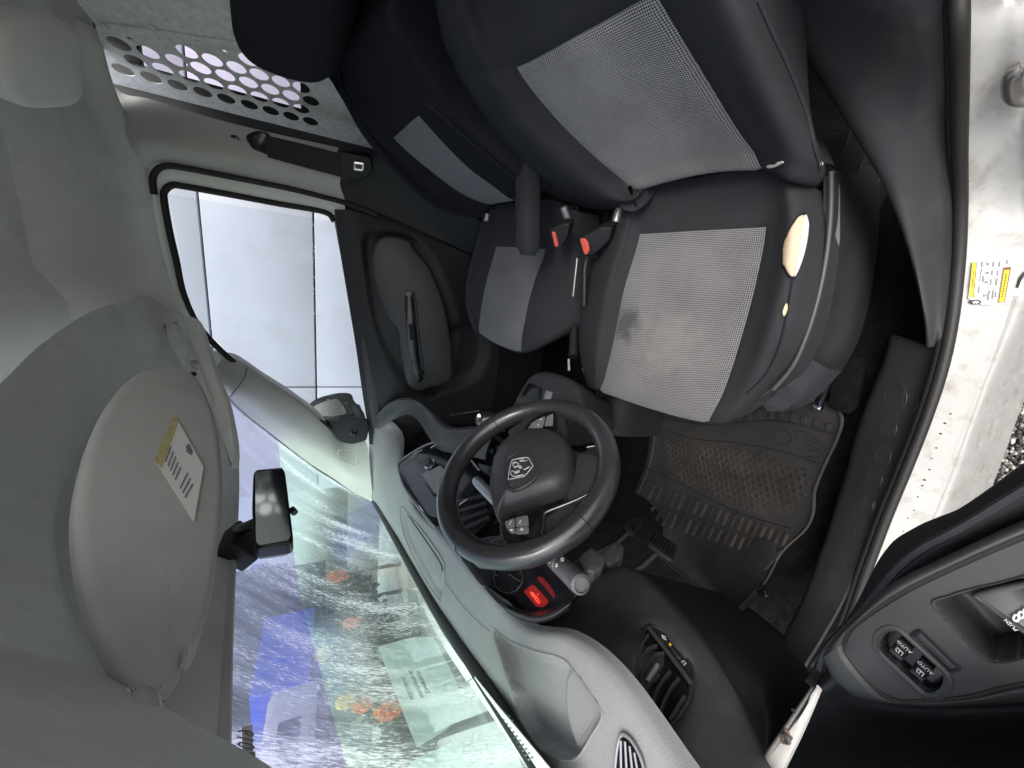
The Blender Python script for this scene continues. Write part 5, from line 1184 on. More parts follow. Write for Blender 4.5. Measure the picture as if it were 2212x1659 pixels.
tube('glove_box_gap', [P(972, 897, x=.45), P(1035, 887, x=.2)], .0015, M['silver'], pd, 5)

# ---- gear console
con = thing('gear_console', 'black gear console with leather boot and selector panel', 'console', (0, .45, .55))
KZ = (P(1150, 850, x=.02), unit(V(-.12, -.42, .9)))
def pk_(u, v, h=0): return P(u, v, pl=(KZ[0] + KZ[1] * h, KZ[1]))
slab('body', [pk_(u, v) for u, v in sm([(1090, 905), (1108, 868), (1120, 844), (1141, 812), (1165, 800), (1191, 802), (1222, 812), (1243, 826), (1250, 845), (1250, 900), (1180, 930), (1120, 925)], 4)], .16, M['dark'], con, .018, segs=5)
slab('boot_recess', [pk_(u, v, .001) for u, v in rnd([(1108, 892), (1141, 826), (1172, 838), (1164, 885), (1140, 900)], .15)], .003, M['gloss'], con, .0008)
# wrinkled boot
bt = []
c0, c1 = pk_(1143, 868, .0), pk_(1122, 893, .045)
rg = np.random.default_rng(3)
for k in range(9):
    t = k / 8; c = c0 * (1 - t) + c1 * t; rr = .034 * (1 - t) + .012 * t
    ring = []
    for q in range(22):
        a = 2 * math.pi * q / 22; w = 1 + .16 * math.sin(3 * a + k * 1.3) + .10 * math.sin(5 * a - k * 2.1)
        ring.append(c + (unit(CR) * math.cos(a) + np.cross(KZ[1], unit(CR)) * math.sin(a)) * rr * w * (1 + (.12 if k % 2 else 0)))
    bt.append(ring)
vs = [p for r in bt for p in r]; mk('leather_boot', vs, [(i * 22 + q, i * 22 + (q + 1) % 22, (i + 1) * 22 + (q + 1) % 22, (i + 1) * 22 + q) for i in range(8) for q in range(22)] + [tuple(8 * 22 + q for q in range(22))], mat('soft boot leather', (0.085, 0.085, 0.09), .38, var=.2, vscale=40), con, True)
gp = slab('gate_panel', [pk_(u, v, .002) for u, v in [(1169, 880), (1179, 843), (1193, 847), (1185, 879)]], .003, M['silver'], con, .0006)
gx = unit(pk_(1190, 850) - pk_(1180, 848)); gy = unit(pk_(1180, 843) - pk_(1172, 876))
for k, ch in enumerate('PRND'):
    text('gate_letter', ch, pk_(1181.5 - 2.6 * k + (-1), 852 + 7 * k, .0026), -gy, gx, .0075, M['printk'], gp)
for k in range(3): lathe('gate_dot', pk_(1187 - k * 2.3, 852 + 6 * k, .002), KZ[1], [(0, .0014), (.0006, .0012)], M['printw'], gp, 8)
# lever
kb = P(1052, 906, x=.02)
lev = thing('gear_lever', 'black and chrome gear lever knob beside the steering wheel rim', 'gear lever', pk_(1130, 890))
tube('shaft', [pk_(1122, 893, .03), (pk_(1122, 893, .04) + kb) / 2, kb], .007, M['gloss'], lev, 8)
ka = unit(kb - pk_(1122, 893, .04))
lathe('knob', kb - ka * .03, ka, [(0, .012), (.012, .020), (.03, .026), (.046, .027), (.058, .021), (.064, .010), (.066, .0)], M['leather'], lev, 20)
slab('knob_trim', [P(u, v, d=float((kb - CAM) @ CF) - .022) for u, v in sm([(1030, 900), (1036, 893), (1042, 905), (1048, 922), (1042, 926), (1034, 916)], 3)], .004, M['chrome'], lev, .0015)

# ================================================================== steering wheel
WC = V(-.3847, .3624, 1.1537); WN = unit(V(-.109, -.7943, .5976)); WR = .187
def pw_(u, v, h=0): return P(u, v, pl=(WC + WN * h, WN))
sw_ = thing('steering_wheel', 'black leather three spoke steering wheel with ram head badge', 'steering wheel', WC)
wa = unit(pw_(1000, 1080) - WC); wa = unit(wa - WN * np.dot(wa, WN)); wb = np.cross(WN, wa)
def ring(ang, r, h=0): return WC + (wa * math.cos(ang) + wb * math.sin(ang)) * r + WN * h
RIM = .0200
tube('rim', [ring(a, WR - RIM, 0) for a in np.linspace(0, 2 * math.pi, 97)[:-1]], RIM, M['leather'], sw_, 18, closed=True, flat=(1, 1.12), up=WN)
# stitched joints of the leather
for (u, v) in ((1077, 925), (1260, 905), (996, 1185), (1262, 1130)):
    q = pw_(u, v) - WC; a = math.atan2(q @ wb, q @ wa)
    cc_ = ring(a, WR - RIM); t_ = unit(-wa * math.sin(a) + wb * math.cos(a)); rd = unit(wa * math.cos(a) + wb * math.sin(a))
    tube('rim_joint', [cc_ + rd * math.cos(k) * (RIM + .0003) + WN * math.sin(k) * (RIM * 1.12 + .0003) for k in np.linspace(0, 2 * math.pi, 21)[:-1]], .0009, M['darker'], sw_, 5, closed=True)
# spokes
def spoke(name, pts, h, th, m, bev=.006): return slab(name, [pw_(u, v, h) for u, v in pts], th, m, sw_, bev)
spoke('spoke', sm([(1010, 1225 - 30), (1022, 1175), (1050, 1165), (1085, 1150), (1150, 1130), (1230, 1080), (1262, 1110), (1262, 1142), (1200, 1185), (1120, 1212), (1060, 1216), (1020, 1212)], 3), .000, .026, M['leather'], .009)
spoke('spoke', sm([(1095, 930), (1120, 912), (1140, 890), (1180, 878), (1215, 880), (1222, 905), (1222, 935), (1215, 950), (1160, 945), (1120, 950)], 3), .000, .026, M['leather'], .009)
spoke('lower_spoke', sm([(1215, 965), (1255, 975), (1280, 960), (1305, 962), (1322, 985), (1322, 1030), (1305, 1070), (1262, 1095), (1230, 1100), (1210, 1060), (1230, 1010)], 3), -.004, .022, M['darker'], .006)
spoke('spoke_face', sm([(1250, 982), (1290, 985), (1302, 1010), (1300, 1040), (1278, 1065), (1240, 1085), (1225, 1070), (1240, 1030)], 3), .002, .006, M['dark'], .002)
tube('spoke_trim', cr_curve([pw_(u, v, .006) for u, v in [(1268, 966), (1290, 963), (1300, 970), (1303, 1000), (1300, 1035), (1283, 1058), (1255, 1075), (1215, 1092), (1180, 1106), (1174, 1118), (1172, 1140), (1166, 1170), (1150, 1180), (1120, 1182), (1095, 1174), (1084, 1150), (1083, 1125)]], 4), .0026, M['trimgloss'], sw_, 8)
# airbag cover: domed pad
bag = sm([(1124, 945), (1160, 937), (1200, 940), (1232, 962), (1243, 1000), (1240, 1040), (1222, 1068), (1180, 1085), (1135, 1098), (1100, 1112), (1080, 1128), (1070, 1105), (1064, 1060), (1070, 1010), (1090, 970)], 4)
N = len(bag); rows_b = []
bc = pw_(1155, 1025, 0)
for fr, h in ((1.0, -.006), (1.0, .010), (.985, .020), (.93, .029), (.80, .036), (.55, .041), (.28, .043), (.02, .0435)):
    rows_b.append([bc + (pw_(u, v, 0) - bc) * fr * (1 - .06 * (h > .0) * h / .043) + WN * h for u, v in bag])
vs = [p for r in rows_b for p in r]; fs = [(i * N + q, i * N + (q + 1) % N, (i + 1) * N + (q + 1) % N, (i + 1) * N + q) for i in range(len(rows_b) - 1) for q in range(N)] + [tuple((len(rows_b) - 1) * N + q for q in range(N))]
mk('airbag_cover', vs, fs, M['dark'], sw_, True, None, 60)
BH = .0405
tube('badge_recess', [pw_(u, v, BH - .001) for u, v in sm([(1090, 1000), (1125, 978), (1155, 985), (1165, 1005), (1158, 1030), (1130, 1052), (1100, 1055)], 3)], .004, M['dark'], sw_, 8, closed=True)
# badge: shield outline with a horned ram head
Z7 = lambda a, b: (1069.3 + a / 17.07, 961.3 + b / 17.07)     # local grid for the badge
bd = slab('badge', [pw_(*Z7(a, b), BH + .0015) for a, b in [(480, 1280), (620, 560), (900, 500), (1200, 460), (1270, 500), (1400, 760), (1080, 1150)]], .004, M['gloss'], sw_, .0006)
def bline(name, pts, r, m=M['badge']): tube(name, [pw_(*Z7(a, b), BH + .003) for a, b in pts], r, m, bd, 6)
bline('shield_edge', [(480, 1270), (520, 1000), (560, 780), (625, 560), (760, 525), (900, 495), (1080, 465), (1200, 460), (1270, 510), (1330, 640), (1400, 760), (1240, 980), (1080, 1150), (780, 1215), (480, 1270)], .0011)
bline('horn', [(720, 1000), (640, 940), (590, 1000), (580, 1080), (650, 1140), (760, 1165), (900, 1130), (1060, 1090)], .0012)
bline('horn', [(740, 850), (680, 760), (660, 680), (720, 640), (800, 650), (880, 700), (830, 780), (760, 810)], .0014)
def bfill(name, pts, h=.0036): slab(name, [pw_(*Z7(a, b), BH + h) for a, b in pts], .0015, M['badge'], bd, .0003)
bfill('muzzle', sm([(690, 1030), (760, 950), (880, 915), (910, 960), (840, 1010), (760, 1050)], 2))
bfill('forehead', sm([(850, 760), (930, 740), (1000, 790), (960, 850), (880, 860)], 2))
bfill('cheek', sm([(1000, 850), (1090, 870), (1200, 800), (1280, 790), (1150, 880), (1080, 910)], 2))
bfill('ear', sm([(920, 550), (1060, 520), (1090, 560), (1200, 575), (1060, 595), (920, 610)], 2))
# button pods
def pod(label, outl, btns, marks):
    p_ = slab('button_pod', [pw_(u, v, .012) for u, v in rnd(outl, .18)], .016, M['gloss'], sw_, .003)
    for b_ in btns: slab('button', [pw_(u, v, .0138) for u, v in rnd(b_, .15)], .002, M['screen'], p_, .0007)
    for i, (pt, st) in enumerate(marks):
        tube('button_symbol', [pw_(u, v, .0148) for u, v in pt], .0009, M['printw'] if st else M['printg'], p_, 5)
pod('p', [(1084, 1126), (1110, 1112), (1150, 1100), (1168, 1098), (1172, 1120), (1165, 1160), (1150, 1178), (1115, 1180), (1094, 1168), (1085, 1148)],
  [[(1090, 1126), (1112, 1118), (1112, 1138), (1094, 1142)], [(1114, 1117), (1140, 1112), (1142, 1135), (1114, 1138)], [(1095, 1143), (1112, 1140), (1114, 1152), (1104, 1152)], [(1114, 1140), (1142, 1136), (1142, 1152), (1115, 1154)]],
  [([(1100, 1133), (1102, 1130), (1104, 1125)], 1), ([(1123, 1131), (1123, 1127), (1126, 1123)], 1), ([(1102, 1147), (1107, 1143)], 1), ([(1102, 1143), (1107, 1147)], 1), ([(1123, 1145), (1127, 1143), (1126, 1140)], 1), ([(1127, 1146), (1130, 1142)], 1)])
pod('p', [(1122, 948), (1128, 930), (1145, 908), (1170, 892), (1198, 886), (1200, 905), (1198, 935), (1180, 930), (1150, 934)],
  [[(1140, 925), (1155, 908), (1178, 898), (1172, 924)], [(1176, 920), (1180, 900), (1195, 892), (1194, 918)]],
  [([(1162, 920), (1163, 916)], 1), ([(1166, 907), (1170, 904)], 1), ([(1147, 916), (1151, 913)], 0), ([(1142, 927), (1145, 923)], 0)])

# ---- column and stalks
colm = thing('steering_column', 'grey steering column shroud with light and wiper stalks', 'steering column', WC + V(0, .2, -.15))
tube('column', [WC - WN * .02, WC - WN * .10, WC - WN * .30], [.05, .06, .065], M['darker'], colm, 18)
slab('shroud', [P(u, v, y=.50) for u, v in rnd([(1245, 1205), (1277, 1180), (1310, 1205), (1302, 1225), (1285, 1235), (1270, 1232)], .15)], .05, M['stalk'], colm, .004)
slab('shroud_lower', [P(u, v, y=.52) for u, v in rnd([(1295, 1195), (1330, 1168), (1348, 1180), (1346, 1205), (1318, 1222)], .15)], .05, M['stalk'], colm, .004)
s0, s1 = P(1196, 1208, y=.455), P(1256, 1264, y=.405)
sdv = unit(s1 - s0); L = np.linalg.norm(s1 - s0)
st1 = lathe('light_stalk', s0 - sdv * .06, sdv, [(0, .007), (.055, .009), (.06, .0145), (.095, .015), (.0955, .0140), (.0985, .0140), (.099, .015), (L + .05, .0155), (L + .058, .0145), (L + .06, .012), (L + .061, .011), (L + .057, .0105), (L + .057, 0)], M['stalk'], colm, 24)
sn = unit(CAM - s0); sn = unit(sn - sdv * np.dot(sn, sdv)); st_ = np.cross(sdv, sn)
def stk(a, t_): return s0 + sdv * a + (sn * math.cos(t_) + st_ * math.sin(t_)) * .0156
for a, t_, kind in ((.052, .25, 'o'), (.052, -.55, 'd'), (.030, .1, 'i'), (.020, .55, 'b'), (.024, -.35, 's'), (.008, .2, 'b')):
    c = stk(a, t_)
    if kind in 'os': tube('stalk_symbol', [c + sdv * .0026 * math.cos(k) + st_ * .0026 * math.sin(k) for k in np.linspace(0, 2 * math.pi, 11)[:-1]], .0007, M['printw'], st1, 5, closed=True)
    elif kind == 'd': tube('stalk_symbol', [c + sdv * .004 * math.cos(k) + st_ * .003 * math.sin(k) for k in np.linspace(0, 2 * math.pi, 11)[:-1]], .0009, M['printw'], st1, 5, closed=True)
    else: tube('stalk_symbol', [c - sdv * .002, c + sdv * .003], .0009 if kind == 'i' else .0013, M['printw'], st1, 5)
w0, w1 = P(1075, 1085, y=.50), P(1026, 1035, y=.52)
wd = unit(w1 - w0); L = np.linalg.norm(w1 - w0)
lathe('wiper_stalk', w0 - wd * .04, wd, [(0, .007), (.04, .009), (.05, .013), (L + .01, .014), (L + .03, .012), (L + .034, .006)], M['silver'], colm, 18)

# ================================================================== pedals
for nm, lb, q, y in (('brake_pedal', 'small ribbed brake pedal, nearer the centre of the van', [(1350, 1134), (1373, 1117), (1391, 1126), (1368, 1156)], .70), ('accelerator_pedal', 'wider ribbed accelerator pedal above the floor mat', [(1399, 1171), (1416, 1148), (1465, 1177), (1452, 1209)], .66)):
    pp = [P(u, v, y=y) for u, v in q]; t = thing(nm, lb, 'pedal', np.mean(pp, 0))
    slab('pad', [p for p in rnd(pp, .12)], .012, M['rubber'], t, .003)
    pn = plane3(pp[0], pp[1], pp[2])[1]
    for k in range(7):
        f = (k + .7) / 7.4; a = pp[0] * (1 - f) + pp[3] * f; b = pp[1] * (1 - f) + pp[2] * f
        tube('rib', [a * .92 + b * .08 + pn * .001, a * .08 + b * .92 + pn * .001], .0018, M['mat'], t, 6)
    c = np.mean(pp, 0); tube('arm', [c - pn * .012, c + V(0, .06, .06), c + V(0, .10, .22)], .009, M['darker'], t, 8)

# ================================================================== floor mat
def mz(v): return .508 if v < 1080 else .508 + min(.16, ((v - 1080) / 230.0) ** 1.6 * .13)
def mp(u, v, h=0): return P(u, v, z=mz(v) + h)
mt = thing('floor_mat', 'dirty black rubber floor mat with honeycomb and ribbed tread', 'floor mat', mp(1600, 1030))
Mrows = []
L_ = [(1395, 850), (1404, 900), (1402, 960), (1392, 1010), (1376, 1050), (1362, 1095), (1372, 1140), (1420, 1200), (1500, 1262), (1560, 1305)]
R_ = [(1806, 868), (1823, 905), (1812, 948), (1784, 1008), (1764, 1060), (1760, 1108), (1742, 1145), (1692, 1192), (1655, 1255), (1600, 1318)]
Tt = [0, .02, .05, .25, .5, .75, .95, .98, 1.0]
for (a, b) in zip(L_, R_):
    r = []
    for t in Tt:
        u, v = a[0] * (1 - t) + b[0] * t, a[1] * (1 - t) + b[1] * t; h = .003 if t in (0, .02, .98, 1.0) else .0
        if t in (0, 1.0): h = .001
        r.append(mp(u, v, h))
    Mrows.append(r)
GM = cr_grid(Mrows, 6, 4)
sheet('base', GM, M['mat'], mt, .006)
cleat = [(1420, 280), (1335, 247), (1250, 228), (1170, 210), (1085, 196), (1015, 182), (930, 185), (862, 195), (795, 205), (725, 228)]
for i, (a, b) in enumerate(cleat):
    w, h = (22, 32) if i < 3 else (20, 38); 
    q = [(a - w, b - h), (a + w, b - h + 6), (a + w - 3, b + h), (a - w - 3, b + h - 8)]
    slab('cleat', [mp(1350 + x / 3.233, 837 + y / 3.233, .004) for x, y in q], .004, M['mat'], mt, .0012, up=V(0, 0, 1))
tube('heel_ridge', cr_curve([mp(u, v, .002) for u, v in [(1412, 918), (1433, 927), (1492, 948), (1579, 957), (1659, 970), (1721, 985), (1780, 1007)]], 4), .0022, M['mat'], mt, 6)
tube('tread_ridge', cr_curve([mp(u, v, .002) for u, v in [(1385, 1010), (1427, 1024), (1498, 1060), (1582, 1103), (1644, 1125), (1706, 1143)]], 4), .0022, M['mat'], mt, 6)
tube('edge_ridge', cr_curve([mp(u, v, .003) for u, v in [(1440, 905), (1520, 918), (1600, 912), (1680, 910), (1740, 922), (1800, 938)]], 4), .0018, M['mat'], mt, 6)
tube('fixing_ring', [mp(1693 + 18 * math.cos(k), 946 + 16 * math.sin(k), .002) for k in np.linspace(0, 2 * math.pi, 25)[:-1]], .0016, M['mat'], mt, 6, closed=True)
em = [(1723, 930), (1745, 935), (1768, 952), (1787, 972), (1770, 992), (1738, 985), (1728, 965)]
tube('emblem_outline', [mp(u, v, .002) for u, v in rnd(em, .15)], .0016, M['mat'], mt, 6, closed=True)
for l_ in ([(1740, 948), (1752, 955), (1764, 958)], [(1738, 958), (1755, 968), (1772, 970)], [(1735, 970), (1750, 975), (1768, 978)], [(1742, 940), (1756, 944), (1766, 952)]):
    tube('emblem_line', cr_curve([mp(u, v, .002) for u, v in l_], 3), .0016, M['mat'], mt, 6)
# honeycomb: raised walls, joined into one piece
hexr = .0098; hv = []; hf = []
hexpoly = [(1440, 955), (1500, 960), (1580, 968), (1659, 980), (1720, 1000), (1745, 1030), (1742, 1070), (1722, 1105), (1690, 1125), (1640, 1112), (1582, 1092), (1500, 1050), (1445, 1022)]
c0 = mp(1590, 1030)
M['matdirt'] = mat('worn brown mat ridge', (0.048, 0.041, 0.034), .6, var=.45, vscale=14)
for i in range(-24, 25):
    for j in range(-24, 25):
        cx, cy = c0[0] + (i + .5 * (j % 2)) * hexr * 1.8, c0[1] + j * hexr * 1.56; q = proj(V(cx, cy, .508))
        if not in_poly(q[0], q[1], hexpoly): continue
        k = len(hv)
        for rr, zz in ((hexr * 1.04, .5075), (hexr * 1.0, .5125), (hexr * .84, .5125), (hexr * .80, .5075)):
            for s in range(6):
                a = math.pi / 3 * s + math.pi / 6; hv.append(V(cx + rr * math.cos(a), cy + rr * math.sin(a), zz))
        for r in range(3):
            for s in range(6): hf.append((k + r * 6 + s, k + r * 6 + (s + 1) % 6, k + (r + 1) * 6 + (s + 1) % 6, k + (r + 1) * 6 + s))
o = mk('honeycomb', hv, hf, M['matdirt'], mt, False); tag(o, kind='stuff')
# ribs of the tread in front
for k in range(20):
    f = k / 19.0; a = V(1400, 1035) * (1 - f) + V(1700, 1150) * f; d_ = V(-20, 46) * (1 - .25 * f)
    for s in range(2):
        p0, p1 = a + d_ * (s * .95 + .1), a + d_ * (s * .95 + .80)
        if p1[1] > 1095 + (p1[0] - 1362) * .72 + 55: continue
        q = [p0 + V(-3, -1), p0 + V(3, 1), p1 + V(3, 1), p1 + V(-3, -1)]
        slab('rib', [mp(u, v, .004) for u, v in q], .004, M['matdirt'] if k % 3 else M['mat'], mt, .001, up=V(0, 0, 1))
rest = slab('foot_rest', [mp(u, v, .004) for u, v in rnd([(1600, 1190), (1640, 1160), (1672, 1170), (1680, 1200), (1652, 1232), (1640, 1233)], .15)], .004, M['mat'], mt, .001, up=V(0, 0, 1))
cl_ = lathe('mat_clip', mp(1648, 1278, .0), V(0, -.3, 1), [(0, .012), (.006, .009), (.008, .004)], M['gloss'], mt, 12)

# ================================================================== driver side sill and pillar
sill = thing('door_sill', 'scratched white painted door sill and pillar base on the driver side', 'door sill', P(2050, 900, z=.5))
wi = [(2080, -250, 1.06), (2082, -60, .93), (2084, 60, .90), (2084, 200, .82), (2084, 330, .73), (2086, 440, .65), (2082, 560, .612), (2070, 690, .602), (2048, 800, .598), (2012, 910, .596), (1970, 1020, .594), (1925, 1130, .592), (1880, 1250, .590), (1840, 1360, .59)]
wm = [(2148, -250, 1.03), (2150, -60, .90), (2150, 60, .87), (2150, 200, .79), (2148, 330, .70), (2152, 440, .62), (2150, 560, .585), (2132, 690, .575), (2105, 800, .57), (2068, 910, .568), (2028, 1020, .566), (1985, 1130, .564), (1940, 1250, .562), (1900, 1360, .56)]
wo_ = [(2258, -250, .99), (2260, -60, .86), (2260, 60, .83), (2260, 200, .75), (2260, 330, .66), (2265, 440, .58), (2262, 560, .53), (2212, 690, .525), (2163, 800, .522), (2120, 910, .52), (2083, 1020, .518), (2040, 1130, .515), (1992, 1250, .512), (1950, 1360, .51)]
w4 = [P(u, v, z=z) + V(.0, 0, -.18) for u, v, z in wo_]
w5 = [(a * .4 + b * .6) for a, b in zip([P(u, v, z=z) for u, v, z in wm], [P(u, v, z=z) for u, v, z in wo_])]
w5 = [p + V(0, 0, .012) for p in w5]
GS = cr_grid([[P(u, v, z=z) for u, v, z in wi], [P(u, v, z=z) for u, v, z in wm], w5, [P(u, v, z=z) for u, v, z in wo_], w4], 6, 5)
emboss(GS, [(2212, 262), (2090, 432), (2090, 470), (2230, 470), (2230, 262)], .008, 6)
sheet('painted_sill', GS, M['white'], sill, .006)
def onsill(u, v, l=.001): return on_grid(u, v, GS, l)
tube('flange_crease', [onsill(u, v, .0) for u, v in smo([(2196, 640), (2170, 720), (2130, 820), (2090, 930), (2050, 1040), (2012, 1130)], 4)], .0035, M['white'], sill, 6)
tube('latch_loop', cr_curve([onsill(u, v, .02) for u, v in [(2204, 150), (2190, 158), (2186, 185), (2192, 208), (2212, 214), (2230, 210)]], 4), .008, M['steel'], sill, 8)
rg = np.random.default_rng(11)
for k in range(14):
    v = 900 + 22 * k + rg.uniform(-8, 8); u = 2052 - (v - 900) * .40 + rg.uniform(-6, 6)
    if v > 1150: break
    r = rg.uniform(1.2, 2.6); slab('paint_chip', [onsill(u + r * math.cos(a) * 1.2, v + r * math.sin(a) * .7, .0022) for a in np.linspace(0, 2 * math.pi, 7)[:-1]], .0006, M['darker'], sill, 0, flat=True)
slab('paint_gouge', [onsill(u, v, .003) for u, v in [(2196, 620), (2202, 600), (2214, 585), (2216, 592), (2206, 606), (2200, 622)]], .001, M['darker'], sill, 0, flat=True)

# information label on the pillar base
lb_ = thing('tyre_label', 'white tyre and load label with yellow bars on the door pillar', 'label', onsill(2135, 610, .003))
LP = plane3(onsill(2100, 570, .004), onsill(2175, 580, .004), onsill(2115, 655, .004)); LN = LP[1]
def pl_(u, v, h=0): return P(u, v, pl=(LP[0] + LN * h, LN))
Z1 = lambda a, b: (2063 + a / 12.80, 540 + b / 12.80)     # grid of the label
def lq(name, pts, h, m, parent): return slab(name, [pl_(*Z1(a, b), h) for a, b in pts], .0003, m, parent, 0, up=LN, flat=True)
base_l = lq('sheet', [(480, 330), (880, 300), (1340, 260), (1570, 460), (1360, 1470), (1200, 1480), (1150, 1500), (760, 1520), (370, 1340)], .0, M['sticker'], lb_)
lq('yellow_bar', [(480, 345), (600, 340), (500, 1310), (395, 1320)], .0006, M['yellow'], base_l)
lq('bar_edge', [(590, 340), (612, 335), (525, 1320), (500, 1320)], .0008, M['brownlabel'], base_l)
lq('bar_edge', [(1340, 480), (1560, 460), (1370, 1450), (1190, 1460)], .0006, M['brownlabel'], base_l)
lq('yellow_bar', [(1360, 560), (1505, 545), (1350, 1430), (1220, 1440)], .0010, M['yellow'], base_l)
for k in range(9):
    t0 = .08 + k * .095; a = V(1425, 600) * (1 - t0) + V(1290, 1380) * t0; b = a + V(-11, 55)
    lq('print_bar', [a + V(-18, 0), a + V(18, 0), b + V(18, 0), b + V(-18, 0)], .0013, M['printk'], base_l)
for k in range(8):
    t0 = .25 + k * .06; a = V(540, 350) * (1 - t0) + V(450, 1310) * t0; b = a + V(-6, 40)
    lq('print_bar', [a + V(-14, 0), a + V(14, 0), b + V(14, 0), b + V(-14, 0)], .0010, M['brownlabel'], base_l)
for (x0, x1) in ((880, 760), (990, 840), (1145, 1000), (1340, 1165)):
    a, b = V(x0, 300), V(x1, 1480); lq('table_line', [a, a + V(9, 0), b + V(9, 0), b], .0006, M['printg'], base_l)
for y in (520, 800, 1080):
    lq('table_line', [(870 - (y - 300) * .1, y), (1310 - (y - 300) * .14, y - 30), (1310 - (y - 300) * .14, y - 22), (870 - (y - 300) * .1, y + 8)], .0006, M['printg'], base_l)
for (a, b, w, h) in ((920, 390, 38, 40), (1070, 390, 28, 75), (1240, 390, 28, 80), (905, 630, 34, 32), (1035, 630, 26, 72), (1190, 640, 28, 75), (870, 890, 34, 36), (1000, 890, 26, 85), (1160, 880, 30, 95), (820, 1260, 32, 34), (935, 1290, 26, 110), (960, 1150, 26, 40), (1060, 1230, 26, 120), (1135, 1230, 24, 80), (755, 400, 26, 80), (740, 560, 22, 40), (720, 640, 22, 40), (710, 740, 20, 40), (690, 830, 20, 40), (670, 1100, 22, 90), (790, 800, 26, 90), (1440, 340, 26, 60)):
    lq('print_bar', [(a - w, b - h), (a + w, b - h), (a + w - h * .2, b + h), (a - w - h * .2, b + h)], .0008, M['printg'], base_l)
lq('round_mark', [(565 + 168 * math.cos(k), 1435 + 68 * math.sin(k)) for k in np.linspace(0, 2 * math.pi, 21)[:-1]], .0008, M['printk'], base_l)
for k in range(3):
    a = math.pi / 3 * k + .2; c, s = math.cos(a) * 95, math.sin(a) * 42
    tube('mark_ray', [pl_(*Z1(570 - c, 1445 - s), .0014), pl_(*Z1(570 + c, 1445 + s), .0014)], .0007, M['printw'], base_l, 5)

# black rubber seal along the opening
sp = [(2068, -250, 1.09), (2070, -60, .96), (2072, 60, .925), (2073, 200, .84), (2073, 330, .75), (2075, 440, .67), (2071, 560, .63), (2057, 690, .618), (2034, 800, .614), (1998, 910, .612), (1955, 1020, .610), (1910, 1130, .608), (1866, 1250, .606), (1826, 1360, .606), (1770, 1440, .62)]
seal = thing('door_seal', 'black rubber door seal along the driver sill', 'door seal', P(2000, 900, z=.6))
tube('bulb', cr_curve([P(u, v, z=z) for u, v, z in sp], 5), .0075, M['rubber'], seal, 10)
tube('lip', cr_curve([P(u - 14, v, z=z - .004) for u, v, z in sp], 5), .0065, M['rubber'], seal, 8)

# pillar trim, dark
bt_ = thing('pillar_trim', 'charcoal lower pillar trim between driver seat and door opening', 'pillar trim', P(2000, 500, z=.62))
lft = [(1585, -250, 1.12), (1600, -80, 1.04), (1650, 0, 1.00), (1745, 130, .93), (1838, 280, .85), (1905, 395, .78), (1945, 490, .73), (1975, 590, .68), (1996, 690, .635), (2000, 745, .60)]
mdl = [(1840, -250, 1.12), (1850, -80, 1.02), (1880, 0, .98), (1940, 130, .90), (1985, 280, .81), (2010, 395, .74), (2020, 490, .69), (2025, 590, .65), (2025, 690, .625), (2020, 750, .606)]
rgt = [(2055, -250, 1.09), (2056, -80, .965), (2058, 0, .935), (2060, 130, .875), (2060, 280, .775), (2061, 395, .695), (2060, 490, .65), (2053, 590, .630), (2045, 690, .620), (2036, 752, .616)]
lin = [P(u, v, z=z) + V(.03, -.03, -.14) for u, v, z in lft]
Gp = cr_grid([lin, [P(u, v, z=z) for u, v, z in lft], [P(u, v, z=z + .006) for u, v, z in mdl], [P(u, v, z=z) for u, v, z in rgt]], 8, 6)
0 and emboss(Gp, sm([(1970, 560), (1985, 540), (2010, 560), (2020, 640), (2025, 700), (2005, 690), (1985, 640)], 3), .012, 12)
sheet('cover', Gp, M['dark'], bt_, .006)
# seat belt anchor rail at its foot
tube('anchor_loop', cr_curve([P(u, v, z=.66) for u, v in [(1836, 300), (1842, 322), (1850, 338), (1860, 332)]], 4), .007, M['silver'], bt_, 8)
slab('anchor_cover', [P(u, v, z=.62) for u, v in rnd([(1812, 292), (1845, 290), (1858, 322), (1862, 360), (1840, 375), (1818, 340)], .2)], .03, M['darker'], bt_, .006)

# scuff plate with embossed rings
scf = thing('scuff_plate', 'charcoal sill scuff plate with embossed rings beside the floor mat', 'sill plate', P(1930, 950, z=.58))
sl = [(1925, 722, .555), (1905, 790, .552), (1880, 850, .55), (1862, 900, .55), (1846, 950, .55), (1828, 1020, .55), (1806, 1090, .552), (1784, 1160, .556), (1762, 1220, .565), (1735, 1290, .60), (1700, 1360, .66), (1670, 1420, .72)]
sr = [(2036, 755, .602), (2015, 820, .60), (1990, 880, .60), (1972, 925, .60), (1954, 975, .60), (1925, 1045, .60), (1898, 1110, .60), (1872, 1175, .60), (1848, 1230, .602), (1815, 1305, .62), (1775, 1375, .67), (1738, 1435, .73)]
s_a = [P(u, v, z=z) for u, v, z in sl]; s_c = [P(u, v, z=z) for u, v, z in sr]
s_m = [a * .65 + c * .35 + V(0, 0, .006) for a, c in zip(s_a, s_c)]
s_i = [p + V(.012, 0, -.055) for p in s_a]
GSc = cr_grid([s_i, s_a, s_m, s_c], 10, 8)
sheet('plate', GSc, M['dark'], scf, .005)
for (u, v, ru, rv) in ((1935, 858, 24, 28), (1965, 868, 17, 26), (1920, 925, 17, 20), (1950, 932, 18, 22), (1908, 985, 16, 20), (1940, 988, 17, 20), (1890, 1035, 16, 19), (1918, 1040, 16, 19), (1875, 1090, 15, 18), (1900, 1095, 15, 18), (1860, 1150, 15, 20)):
    tube('embossed_ring', [on_grid(u + ru * math.cos(k), v + rv * math.sin(k), GSc, .0) for k in np.linspace(0, 2 * math.pi, 23)[:-1]], .0009, M['dark'], scf, 5, closed=True)
